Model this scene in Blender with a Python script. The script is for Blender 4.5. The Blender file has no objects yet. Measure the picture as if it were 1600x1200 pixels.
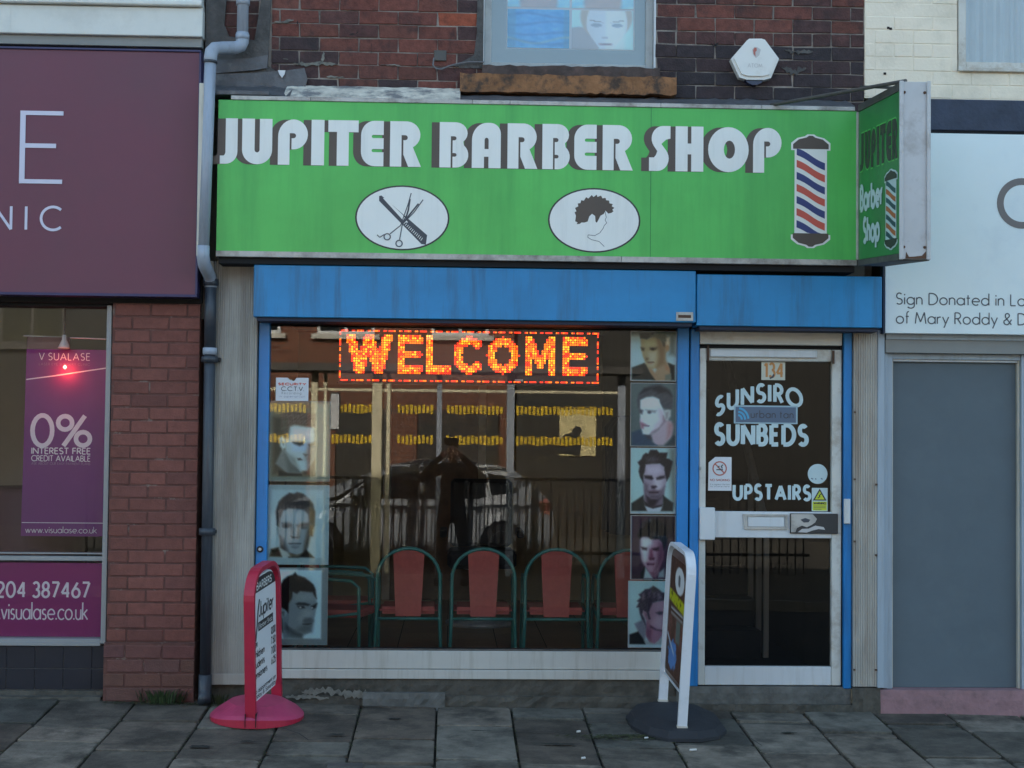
import bpy, bmesh, math, random
import numpy as np
from mathutils import Vector, Matrix
from mathutils.geometry import tessellate_polygon

random.seed(7)
rng = np.random.default_rng(7)
PI = math.pi
SC = bpy.context.scene
COL = SC.collection

# ------------------------------------------------------------------ camera
cam_data = bpy.data.cameras.new('camera')
cam_data.sensor_width = 36.0
cam_data.lens = 2465.0 / 1600.0 * 36.0
cam_data.clip_start = 0.05
cam_data.clip_end = 500
cam = bpy.data.objects.new('camera', cam_data)
COL.objects.link(cam)
right = Vector((0.99920806, -0.01151056, 0.03808877))
fwd = Vector((-0.03848536, -0.03645981, 0.99859379))
# rows of the world-to-camera matrix: right, up, forward
r_ = Vector((0.99920806, -0.03848536, 0.01010566))
u_ = Vector((-0.01151056, -0.03645981, 0.99926883))
f_ = Vector((0.03808877, 0.99859379, 0.03687393))
rot = Matrix((r_, u_, -f_)).transposed()
cam.matrix_world = Matrix.Translation((0, -9.4, 1.55)) @ rot.to_4x4()
SC.camera = cam

# ------------------------------------------------------------------ light
SUN_EL, SUN_AZ = math.radians(29), math.radians(-14)      # behind the parade, a little to the left
world = bpy.data.worlds.new('World')
SC.world = world
world.use_nodes = True
wn = world.node_tree.nodes
wl = world.node_tree.links
sky = wn.new('ShaderNodeTexSky')
sky.sky_type = 'NISHITA'
sky.sun_disc = False
sky.sun_elevation = SUN_EL
sky.sun_rotation = SUN_AZ
sky.air_density = 0.7
sky.dust_density = 3.5
sky.ozone_density = 0.0
bgn = wn['Background']
tint = wn.new('ShaderNodeVectorMath'); tint.operation = 'MULTIPLY'; tint.inputs[1].default_value = (0.955, 1.05, 0.93)   # shifts the sky colour towards green
wl.new(sky.outputs[0], tint.inputs[0]); wl.new(tint.outputs[0], bgn.inputs[0])
bgn.inputs[1].default_value = 0.15
sun_data = bpy.data.lights.new('sun', 'SUN')
sun_data.energy = 4.6
sun_data.angle = math.radians(0.6)
sun_data.color = (1.0, 0.93, 0.82)
sun = bpy.data.objects.new('sun', sun_data)
COL.objects.link(sun)
sdir = Vector((math.sin(SUN_AZ) * math.cos(SUN_EL), math.cos(SUN_AZ) * math.cos(SUN_EL), math.sin(SUN_EL)))
sun.rotation_euler = sdir.to_track_quat('Z', 'Y').to_euler()
SC.view_settings.view_transform = 'Standard'
SC.view_settings.look = 'None'
SC.view_settings.exposure = 2.18
SC.view_settings.gamma = 1.0
SC.view_settings.use_curve_mapping = False
SC.cycles.max_bounces = 8
SC.cycles.transparent_max_bounces = 16
SC.cycles.sample_clamp_indirect = 6.0

# ------------------------------------------------------------------ materials
def lin(c):
    c = c / 255.0
    return c / 12.92 if c <= 0.04045 else ((c + 0.055) / 1.055) ** 2.4
def rgb(r, g, b, k=1.0):
    return (min(lin(r) * k, 0.85), min(lin(g) * k, 0.85), min(lin(b) * k, 0.85))

def mat(name, col, rough=0.6, metal=0.0, var=0.12, vscale=3.0, dirt=None, dirt_amt=0.5, dirt_scale=2.0,
        streak=False, bump=0.0, bscale=40.0, use_color=False, attr=False, spec=0.5, coat=0.0, dirt_lo=0.5, dirt_hi=0.7):
    """Weathered surface: base colour, broad variation, dirt patches or vertical runs, fine relief."""
    m = bpy.data.materials.new(name)
    m.use_nodes = True
    n = m.node_tree.nodes
    l = m.node_tree.links
    b = n['Principled BSDF']
    b.inputs['Roughness'].default_value = rough
    b.inputs['Metallic'].default_value = metal
    b.inputs['Specular IOR Level'].default_value = spec
    b.inputs['Coat Weight'].default_value = coat
    geo = n.new('ShaderNodeNewGeometry')
    if attr:
        a = n.new('ShaderNodeVertexColor'); a.layer_name = 'print'
        cur = a.outputs['Color']
    elif use_color:
        a = n.new('ShaderNodeObjectInfo')
        cur = a.outputs['Color']
    else:
        a = n.new('ShaderNodeRGB'); a.outputs[0].default_value = (*col, 1)
        cur = a.outputs[0]
    if var > 0:
        t = n.new('ShaderNodeTexNoise'); t.inputs['Scale'].default_value = vscale; t.inputs['Detail'].default_value = 8
        t.inputs['Roughness'].default_value = 0.65
        l.new(geo.outputs['Position'], t.inputs['Vector'])
        mr = n.new('ShaderNodeMapRange')
        mr.inputs['From Min'].default_value = 0.3; mr.inputs['From Max'].default_value = 0.7
        mr.inputs['To Min'].default_value = 1 - var; mr.inputs['To Max'].default_value = 1 + var
        l.new(t.outputs['Fac'], mr.inputs['Value'])
        mx = n.new('ShaderNodeVectorMath'); mx.operation = 'SCALE'
        l.new(cur, mx.inputs[0]); l.new(mr.outputs[0], mx.inputs['Scale'])
        cur = mx.outputs[0]
    if dirt is not None:
        t = n.new('ShaderNodeTexNoise'); t.inputs['Scale'].default_value = dirt_scale; t.inputs['Detail'].default_value = 9
        t.inputs['Roughness'].default_value = 0.7
        if streak:
            mp = n.new('ShaderNodeMapping'); mp.inputs['Scale'].default_value = (6, 6, 0.45)
            l.new(geo.outputs['Position'], mp.inputs['Vector']); l.new(mp.outputs[0], t.inputs['Vector'])
        else:
            mp = n.new('ShaderNodeMapping'); mp.inputs['Location'].default_value = (3.1, 7.7, 1.3)
            l.new(geo.outputs['Position'], mp.inputs['Vector']); l.new(mp.outputs[0], t.inputs['Vector'])
        mr = n.new('ShaderNodeMapRange')
        mr.inputs['From Min'].default_value = dirt_lo; mr.inputs['From Max'].default_value = dirt_hi
        mr.inputs['To Min'].default_value = 0; mr.inputs['To Max'].default_value = dirt_amt
        l.new(t.outputs['Fac'], mr.inputs['Value'])
        mi = n.new('ShaderNodeMix'); mi.data_type = 'RGBA'
        l.new(mr.outputs[0], mi.inputs['Factor']); l.new(cur, mi.inputs['A'])
        mi.inputs['B'].default_value = (*dirt, 1)
        cur = mi.outputs['Result']
    l.new(cur, b.inputs['Base Color'])
    if bump > 0:
        t = n.new('ShaderNodeTexNoise'); t.inputs['Scale'].default_value = bscale; t.inputs['Detail'].default_value = 6
        l.new(geo.outputs['Position'], t.inputs['Vector'])
        bp = n.new('ShaderNodeBump'); bp.inputs['Strength'].default_value = bump; bp.inputs['Distance'].default_value = 0.01
        l.new(t.outputs['Fac'], bp.inputs['Height']); l.new(bp.outputs[0], b.inputs['Normal'])
    return m

def glass(name, tint=(0.93, 0.95, 0.95), k=2.0):
    m = bpy.data.materials.new(name); m.use_nodes = True
    n = m.node_tree.nodes; l = m.node_tree.links
    n.remove(n['Principled BSDF'])
    out = n['Material Output']
    tr = n.new('ShaderNodeBsdfTransparent'); tr.inputs[0].default_value = (*tint, 1)
    gl = n.new('ShaderNodeBsdfGlossy'); gl.inputs['Roughness'].default_value = 0.0
    gl.inputs['Color'].default_value = (1, 1, 1, 1)
    fr = n.new('ShaderNodeFresnel'); fr.inputs['IOR'].default_value = 1.52
    mu = n.new('ShaderNodeMath'); mu.operation = 'MULTIPLY'; mu.inputs[1].default_value = k; mu.use_clamp = True
    l.new(fr.outputs[0], mu.inputs[0])
    geo = n.new('ShaderNodeNewGeometry')
    t = n.new('ShaderNodeTexNoise'); t.inputs['Scale'].default_value = 1.6; t.inputs['Detail'].default_value = 1
    l.new(geo.outputs['Position'], t.inputs['Vector'])
    bp = n.new('ShaderNodeBump'); bp.inputs['Strength'].default_value = 0.0015; bp.inputs['Distance'].default_value = 0.02
    l.new(t.outputs['Fac'], bp.inputs['Height']); l.new(bp.outputs[0], gl.inputs['Normal'])
    mi = n.new('ShaderNodeMixShader')
    l.new(mu.outputs[0], mi.inputs[0]); l.new(tr.outputs[0], mi.inputs[1]); l.new(gl.outputs[0], mi.inputs[2])
    l.new(mi.outputs[0], out.inputs['Surface'])
    return m

def emit(name, col, s):
    m = bpy.data.materials.new(name); m.use_nodes = True
    n = m.node_tree.nodes; l = m.node_tree.links
    n.remove(n['Principled BSDF'])
    e = n.new('ShaderNodeEmission'); e.inputs[0].default_value = (*col, 1); e.inputs[1].default_value = s
    l.new(e.outputs[0], n['Material Output'].inputs['Surface'])
    return m

GRIME = (0.035, 0.033, 0.03)
M = {}
M['brick'] = mat('brick_old', (0, 0, 0), 0.9, use_color=True, var=0.35, vscale=22, dirt=(0.025, 0.022, 0.024), dirt_amt=0.7, dirt_scale=7, bump=0.5, bscale=90)
M['brick_new'] = mat('brick_new', (0, 0, 0), 0.85, use_color=True, var=0.16, vscale=20, bump=0.35, bscale=110)
M['mortar'] = mat('mortar_pale', (0.25, 0.215, 0.19), 0.95, var=0.35, vscale=9, dirt=(0.05, 0.042, 0.04), dirt_amt=0.85, dirt_scale=4, bump=0.4, dirt_lo=.5, dirt_hi=.66)
M['mortar_red'] = mat('mortar_dull', (0.125, 0.054, 0.044), 0.95, var=0.3, vscale=12, dirt=(0.25, 0.19, 0.16), dirt_amt=0.8, dirt_scale=9, bump=0.3, dirt_lo=.58, dirt_hi=.66)
M['cream'] = mat('cream_paint', (0.85, 0.745, 0.60), 0.8, use_color=False, var=0.05, vscale=2.5, dirt=(0.45, 0.40, 0.30), dirt_amt=0.5, dirt_scale=3, bump=0.25, bscale=60, dirt_lo=.5, dirt_hi=.75)
M['white_render'] = mat('white_render', (0.70, 0.70, 0.66), 0.8, var=0.04, dirt=(0.45, 0.44, 0.4), dirt_amt=0.4, dirt_scale=2.5, streak=False, bump=0.1)
M['grey_render'] = mat('grey_patch_render', (0.085, 0.08, 0.078), 0.95, var=0.35, vscale=10, dirt=(0.16, 0.15, 0.14), dirt_amt=0.5, dirt_scale=12, bump=0.7, bscale=50)
M['lead'] = mat('lead_sheet', (0.10, 0.10, 0.108), 0.5, metal=0.2, var=0.3, vscale=9, dirt=(0.32, 0.31, 0.30), dirt_amt=0.5, dirt_scale=7, bump=0.5, bscale=30, dirt_lo=.55, dirt_hi=.75)
M['lead_pale'] = mat('pale_flashing', (0.66, 0.60, 0.50), 0.65, var=0.3, vscale=12, dirt=(0.14, 0.14, 0.15), dirt_amt=0.85, dirt_scale=7, bump=0.7, bscale=25, dirt_lo=.47, dirt_hi=.6)
M['sill_stone'] = mat('flaking_stone', (0.27, 0.125, 0.055), 0.9, var=0.35, vscale=8, dirt=(0.045, 0.035, 0.03), dirt_amt=0.9, dirt_scale=6, bump=0.9, bscale=30, dirt_lo=.5, dirt_hi=.62)
M['sill_top'] = mat('sooty_stone', (0.07, 0.05, 0.045), 0.95, var=0.4, vscale=12, dirt=(0.2, 0.12, 0.1), dirt_amt=0.5, dirt_scale=9, bump=0.6)
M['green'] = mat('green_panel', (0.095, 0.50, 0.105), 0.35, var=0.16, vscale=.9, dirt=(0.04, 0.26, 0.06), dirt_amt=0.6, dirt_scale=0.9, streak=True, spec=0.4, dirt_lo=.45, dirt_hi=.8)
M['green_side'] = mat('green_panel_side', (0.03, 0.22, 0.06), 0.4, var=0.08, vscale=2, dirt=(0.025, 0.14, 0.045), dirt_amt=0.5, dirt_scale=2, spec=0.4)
M['letter_white'] = mat('white_vinyl', (0.84, 0.84, 0.80), 0.45, var=0.03, dirt=(0.5, 0.5, 0.47), dirt_amt=0.3, dirt_scale=2, streak=True)
M['letter_brown'] = mat('brown_vinyl', (0.090, 0.066, 0.052), 0.45, var=0.1)
M['black_print'] = mat('black_print', (0.035, 0.033, 0.033), 0.5, var=0.1)
M['dark_print'] = mat('dark_grey_print', (0.06, 0.065, 0.08), 0.5, var=0.1)
M['red_print'] = mat('red_vinyl', (0.62, 0.10, 0.07), 0.45, var=0.05)
M['orange_print'] = mat('faded_orange_vinyl', (0.42, 0.12, 0.04), 0.45, var=0.05)
M['blue_print'] = mat('navy_vinyl', (0.035, 0.05, 0.19), 0.45, var=0.05)
M['teal_print'] = mat('faded_teal_vinyl', (0.01, 0.07, 0.10), 0.45, var=0.05)
M['alu'] = mat('dirty_aluminium', (0.48, 0.46, 0.43), 0.5, metal=0.3, var=0.15, vscale=8, dirt=(0.16, 0.14, 0.12), dirt_amt=0.8, dirt_scale=5, dirt_lo=.48, dirt_hi=.66)
M['alu_plate'] = mat('scuffed_white_metal', (0.52, 0.52, 0.53), 0.5, metal=0.15, var=0.08, vscale=4, dirt=(0.24, 0.2, 0.18), dirt_amt=0.7, dirt_scale=5, streak=False, dirt_lo=.52, dirt_hi=.75)
M['dark_metal'] = mat('dirty_dark_metal', (0.09, 0.085, 0.08), 0.6, metal=0.3, var=0.3, vscale=9, dirt=(0.2, 0.17, 0.15), dirt_amt=0.4, dirt_scale=9)
M['rust'] = mat('rust', (0.10, 0.05, 0.03), 0.8, var=0.3)
M['blue'] = mat('blue_gloss', (0.016, 0.23, 0.50), 0.42, var=0.12, vscale=3, dirt=(0.03, 0.07, 0.11), dirt_amt=0.75, dirt_scale=1.6, streak=True, spec=0.45, dirt_lo=.5, dirt_hi=.75)
M['blue_frame'] = mat('blue_frame_gloss', (0.010, 0.20, 0.52), 0.35, var=0.06, dirt=(0.015, 0.08, 0.2), dirt_amt=0.5, dirt_scale=3, streak=True)
M['slot'] = mat('shutter_slot', (0.02, 0.025, 0.05), 0.7, var=0.1)
M['white_pvc'] = mat('white_pvc', (0.62, 0.64, 0.66), 0.4, var=0.04, dirt=(0.4, 0.37, 0.32), dirt_amt=0.45, dirt_scale=3, streak=True, dirt_lo=.5, dirt_hi=.75)
M['white_dirty'] = mat('dirty_white_metal', (0.60, 0.585, 0.54), 0.5, var=0.08, vscale=5, dirt=(0.25, 0.16, 0.08), dirt_amt=0.7, dirt_scale=5, dirt_lo=.52, dirt_hi=.72)
M['sill_board'] = mat('cream_board', (0.52, 0.50, 0.46), 0.6, var=0.07, vscale=3, dirt=(0.3, 0.26, 0.2), dirt_amt=0.5, dirt_scale=4, streak=True)
M['pilaster'] = mat('fluted_metal', (0.40, 0.385, 0.35), 0.55, metal=0.1, var=0.12, vscale=4, dirt=(0.19, 0.165, 0.135), dirt_amt=0.75, dirt_scale=2.2, streak=True, dirt_lo=.42, dirt_hi=.66)
M['pilaster_right'] = mat('fluted_metal_rusty', (0.43, 0.41, 0.37), 0.55, metal=0.1, var=0.12, vscale=4, dirt=(0.24, 0.17, 0.12), dirt_amt=0.7, dirt_scale=2.0, streak=True, dirt_lo=.45, dirt_hi=.7)
M['concrete'] = mat('old_concrete', (0.088, 0.078, 0.064), 0.95, var=0.35, vscale=9, dirt=(0.03, 0.033, 0.026), dirt_amt=0.75, dirt_scale=4, bump=0.9, bscale=35)
M['concrete_light'] = mat('worn_step', (0.13, 0.125, 0.115), 0.9, var=0.3, vscale=10, dirt=(0.05, 0.05, 0.045), dirt_amt=0.7, dirt_scale=4, bump=0.7, bscale=35)
M['flake'] = mat('flaking_whitewash', (0.20, 0.19, 0.165), 0.95, var=0.3, vscale=15, dirt=(0.06, 0.06, 0.055), dirt_amt=0.9, dirt_scale=14, bump=0.6)
M['slab'] = mat('paving_slab', (0, 0, 0), 0.85, use_color=True, var=0.45, vscale=7, dirt=(0.030, 0.026, 0.020), dirt_amt=0.85, dirt_scale=3.4, bump=0.6, bscale=70, dirt_lo=.46, dirt_hi=.64)
M['soil'] = mat('joint_dirt', (0.018, 0.018, 0.015), 1.0, var=0.5, vscale=20, dirt=(0.03, 0.045, 0.015), dirt_amt=0.6, dirt_scale=5, bump=0.8)
M['asphalt'] = mat('asphalt', (0.05, 0.05, 0.052), 0.9, var=0.3, vscale=30, dirt=(0.08, 0.078, 0.075), dirt_amt=0.5, dirt_scale=1, bump=0.6, bscale=200)
M['kerb'] = mat('kerb_stone', (0.20, 0.19, 0.175), 0.9, var=0.2, bump=0.4)
M['line_paint'] = mat('road_paint', (0.6, 0.5, 0.1), 0.8, var=0.15, vscale=12)
M['moss'] = mat('moss', (0.038, 0.045, 0.014), 1.0, var=0.5, vscale=30)
M['leaf'] = mat('weed_leaf', (0.03, 0.055, 0.015), 0.7, var=0.35, vscale=40)
M['litter'] = mat('litter_paper', (0.6, 0.58, 0.55), 0.8, var=0.1)
M['purple'] = mat('purple_panel', (0.158, 0.046, 0.074), 0.45, var=0.05, vscale=1.0, dirt=(0.12, 0.055, 0.075), dirt_amt=0.6, dirt_scale=1.0, spec=0.4, dirt_lo=.4, dirt_hi=.7)
M['purple_edge'] = mat('dark_blue_trim', (0.035, 0.03, 0.10), 0.4, var=0.1)
M['letter_lilac'] = mat('pale_lettering', (0.62, 0.60, 0.72), 0.4, var=0.02)
M['banner'] = mat('banner_fabric', (0.17, 0.015, 0.19), 0.6, var=0.05)
M['banner_dark'] = mat('banner_top', (0.06, 0.012, 0.03), 0.6, var=0.05)
M['vinyl_magenta'] = mat('magenta_vinyl', (0.27, 0.012, 0.16), 0.45, var=0.04)
M['lilac_print'] = mat('lilac_print', (0.82, 0.78, 0.85), 0.5, var=0.02)
M['lilac_dim'] = mat('dim_lilac_print', (0.30, 0.17, 0.31), 0.5, var=0.02)
M['grey_frame'] = mat('grey_frame', (0.30, 0.31, 0.32), 0.45, metal=0.3, var=0.05)
M['black_tile'] = mat('black_tile', (0.028, 0.028, 0.036), 0.22, var=0.15, vscale=4)
M['grout'] = mat('tile_grout', (0.16, 0.16, 0.165), 0.9, var=0.2)
M['pipe_grey'] = mat('grey_pipe_paint', (0.34, 0.38, 0.45), 0.45, var=0.08, dirt=(0.15, 0.15, 0.15), dirt_amt=0.4, dirt_scale=5, streak=True)
M['pipe_black'] = mat('black_pipe_paint', (0.035, 0.042, 0.055), 0.4, var=0.2, vscale=8, dirt=(0.12, 0.13, 0.14), dirt_amt=0.35, dirt_scale=6, streak=True)
M['cream_trim'] = mat('cream_trim', (0.58, 0.54, 0.46), 0.6, var=0.05, dirt=(0.15, 0.13, 0.1), dirt_amt=0.6, dirt_scale=4, streak=True)
M['black'] = mat('black_gap', (0.012, 0.012, 0.014), 0.9, var=0.1)
M['alarm'] = mat('alarm_plastic', (0.74, 0.73, 0.70), 0.35, var=0.03, dirt=(0.45, 0.42, 0.36), dirt_amt=0.4, dirt_scale=7)
M['alarm_blue'] = mat('alarm_lens', (0.015, 0.02, 0.06), 0.2, var=0.1)
M['alarm_red'] = mat('faded_red_print', (0.45, 0.13, 0.10), 0.5, var=0.1)
M['faint'] = mat('faint_grey_print', (0.52, 0.50, 0.49), 0.5, var=0.05)
M['print'] = mat('printed_photo', (0, 0, 0), 0.7, attr=True, var=0.03, spec=.15)
M['film'] = mat('window_film', (0.20, 0.255, 0.28), 0.4, var=0.05)
M['win_frame'] = mat('old_window_paint', (0.40, 0.42, 0.42), 0.6, var=0.1, dirt=(0.18, 0.17, 0.16), dirt_amt=0.5, dirt_scale=8)
M['paper'] = mat('white_paper', (0.66, 0.67, 0.70), 0.6, var=0.02)
M['grey_mount'] = mat('grey_poster_mount', (0.33, 0.38, 0.40), 0.5, var=0.03)
M['led_case'] = mat('led_case', (0.045, 0.010, 0.012), 0.5, var=0.1)
M['teal_paint'] = mat('teal_tube', (0.035, 0.20, 0.18), 0.35, var=0.05)
M['red_seat'] = mat('red_fabric', (0.44, 0.105, 0.09), 0.8, var=0.1, vscale=30)
M['floor_tile'] = mat('brown_floor_tile', (0, 0, 0), 0.45, use_color=True, var=0.12, vscale=4)
M['wall_in'] = mat('yellow_emulsion', (0.32, 0.27, 0.15), 0.8, var=0.06)
M['ceiling'] = mat('white_ceiling', (0.45, 0.44, 0.4), 0.8, var=0.05)
M['wood'] = mat('varnished_wood', (0.12, 0.055, 0.022), 0.45, var=0.3, vscale=12)
M['mirror'] = mat('mirror', (0.7, 0.7, 0.7), 0.03, metal=1.0, var=0)
M['carpet'] = mat('dark_carpet', (0.03, 0.03, 0.035), 0.95, var=0.2)
M['hall'] = mat('hall_wall', (0.10, 0.085, 0.07), 0.9, var=0.1)
M['red_plastic'] = mat('red_plastic', (0.46, 0.018, 0.05), 0.38, var=0.06, vscale=6, dirt=(0.30, 0.02, 0.05), dirt_amt=0.5, dirt_scale=8)
M['pink_plastic'] = mat('faded_red_plastic', (0.48, 0.05, 0.13), 0.5, var=0.08, vscale=6, dirt=(0.3, 0.03, 0.07), dirt_amt=0.5, dirt_scale=6)
M['white_plastic'] = mat('white_board_frame', (0.70, 0.71, 0.75), 0.35, var=0.02, dirt=(0.4, 0.36, 0.28), dirt_amt=0.35, dirt_scale=8)
M['rubber'] = mat('black_rubber', (0.022, 0.023, 0.028), 0.75, var=0.2, bump=0.3, bscale=120)
M['hand_white'] = mat('hand_painted_white', (0.50, 0.62, 0.64), 0.5, var=0.05)
M['sticker_orange'] = mat('faded_orange_print', (0.52, 0.23, 0.07), 0.5, var=0.12)
M['sticker_cream'] = mat('cream_sticker', (0.55, 0.55, 0.46), 0.5, var=0.05)
M['sticker_yellow'] = mat('yellow_sticker', (0.55, 0.60, 0.04), 0.5, var=0.04)
M['sticker_slate'] = mat('slate_blue_sticker', (0.10, 0.14, 0.21), 0.4, var=0.05)
M['sticker_edge'] = mat('pale_blue_edge', (0.33, 0.46, 0.52), 0.5, var=0.05)
M['sticker_cyan'] = mat('cyan_print', (0.08, 0.36, 0.58), 0.5, var=0.05)
M['white_sign'] = mat('white_sign_panel', (0.76, 0.84, 0.85), 0.35, var=0.02, dirt=(0.55, 0.62, 0.68), dirt_amt=0.5, dirt_scale=1)
M['sign_grey'] = mat('warm_grey_print', (0.17, 0.15, 0.145), 0.45, var=0.02)
M['sign_text'] = mat('charcoal_print', (0.075, 0.08, 0.095), 0.45, var=0.02)
M['navy'] = mat('navy_masonry_paint', (0.035, 0.045, 0.075), 0.7, var=0.25, vscale=8, bump=0.4)
M['door_grey'] = mat('grey_door_panel', (0.10, 0.128, 0.15), 0.6, var=0.07, vscale=3, dirt=(0.13, 0.16, 0.18), dirt_amt=0.4, dirt_scale=3)
M['door_frame'] = mat('pale_grey_frame', (0.36, 0.42, 0.48), 0.5, var=0.05, dirt=(0.2, 0.19, 0.18), dirt_amt=0.5, dirt_scale=3, streak=True)
M['fascia_grey'] = mat('grey_timber_fascia', (0.27, 0.27, 0.26), 0.7, var=0.08)
M['pink'] = mat('pink_step_paint', (0.30, 0.17, 0.18), 0.9, var=0.15, vscale=12, dirt=(0.12, 0.09, 0.09), dirt_amt=0.6, dirt_scale=7, bump=0.5)
M['net'] = mat('net_curtain', (0.55, 0.60, 0.62), 0.9, var=0.05)
M['cable'] = mat('grey_cable', (0.14, 0.14, 0.15), 0.6, var=0.1)
M['yellow_strip'] = mat('yellow_strip', (0.85, 0.56, 0.02), 0.5, var=0.05)
M['shelter_post'] = mat('cream_post', (0.80, 0.72, 0.50), 0.5, var=0.05)
M['iron'] = mat('black_iron', (0.012, 0.012, 0.014), 0.5, var=0.1)
M['car_shaded_white'] = mat('car_shaded_white', (0.27, 0.285, 0.31), 0.3, var=0.01, coat=0.5)  # white paint greyed, the shade on the car put into its colour
M['car_glass'] = mat('car_glass', (0.015, 0.018, 0.02), 0.08, var=0)
M['tyre'] = mat('tyre_rubber', (0.018, 0.018, 0.02), 0.8, var=0.1)
M['rim'] = mat('alloy_rim', (0.4, 0.4, 0.42), 0.35, metal=0.6, var=0.05)
M['cloth_dark'] = mat('dark_jacket', (0.02, 0.02, 0.025), 0.9, var=0.2)
M['jeans'] = mat('dark_jeans', (0.02, 0.024, 0.04), 0.9, var=0.2)
M['skin'] = mat('skin', (0.45, 0.24, 0.17), 0.6, var=0.05)
M['hair'] = mat('brown_hair', (0.03, 0.018, 0.01), 0.8, var=0.2)
M['phone'] = mat('phone', (0.02, 0.02, 0.02), 0.3, var=0)
M['slate'] = mat('roof_slate', (0.07, 0.07, 0.08), 0.7, var=0.2)
M['yellow_cream'] = mat('yellow_cream_paint', (0.75, 0.62, 0.32), 0.7, var=0.04)
G_SHOP = glass('shop_glass', (0.96, 0.97, 0.965), 1.05)
G_CLINIC = glass('clinic_glass', (0.97, 0.97, 0.97), .9)
G_DOOR = glass('door_glass', (0.60, 0.62, 0.62), 1.0)
G_UP = glass('upper_glass', (0.96, 0.98, 1.0), 2.0)

def far_brick():
    m = bpy.data.materials.new('far_brick'); m.use_nodes = True
    n = m.node_tree.nodes; l = m.node_tree.links; b = n['Principled BSDF']
    b.inputs['Roughness'].default_value = 0.9
    geo = n.new('ShaderNodeNewGeometry'); sp = n.new('ShaderNodeSeparateXYZ'); cb = n.new('ShaderNodeCombineXYZ')
    l.new(geo.outputs['Position'], sp.inputs[0]); l.new(sp.outputs[0], cb.inputs[0]); l.new(sp.outputs[2], cb.inputs[1])
    t = n.new('ShaderNodeTexBrick'); t.inputs['Scale'].default_value = 1
    t.inputs['Brick Width'].default_value = 0.235; t.inputs['Row Height'].default_value = 0.08; t.inputs['Mortar Size'].default_value = 0.008
    t.inputs['Color1'].default_value = (0.20, 0.075, 0.045, 1); t.inputs['Color2'].default_value = (0.14, 0.048, 0.03, 1)
    t.inputs['Mortar'].default_value = (0.16, 0.12, 0.10, 1)
    l.new(cb.outputs[0], t.inputs['Vector']); l.new(t.outputs['Color'], b.inputs['Base Color'])
    return m
M['far_brick'] = far_brick()
M['far_dark'] = mat('blackened_front', (0.018, 0.016, 0.015), 0.5, var=0.3)  # shopfronts, and house walls blackened so their reflections stay dim

# ------------------------------------------------------------------ mesh helpers
def link(name, me, parent=None, m=None, smooth=False):
    if m is not None:
        me.materials.append(M[m] if isinstance(m, str) else m)
    if smooth:
        me.polygons.foreach_set('use_smooth', [True] * len(me.polygons))
    o = bpy.data.objects.new(name, me)
    COL.objects.link(o)
    if parent is not None:
        o.parent = parent
    return o

def thing(name, label, cat, group=None, parent=None, loc=None):
    o = bpy.data.objects.new(name, None); COL.objects.link(o)
    o.empty_display_size = 0.1
    o['label'] = label; o['category'] = cat
    if group: o['group'] = group
    return o

def tag(o, label=None, cat=None, group=None, kind=None):
    if label: o['label'] = label
    if cat: o['category'] = cat
    if group: o['group'] = group
    if kind: o['kind'] = kind
    return o

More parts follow.
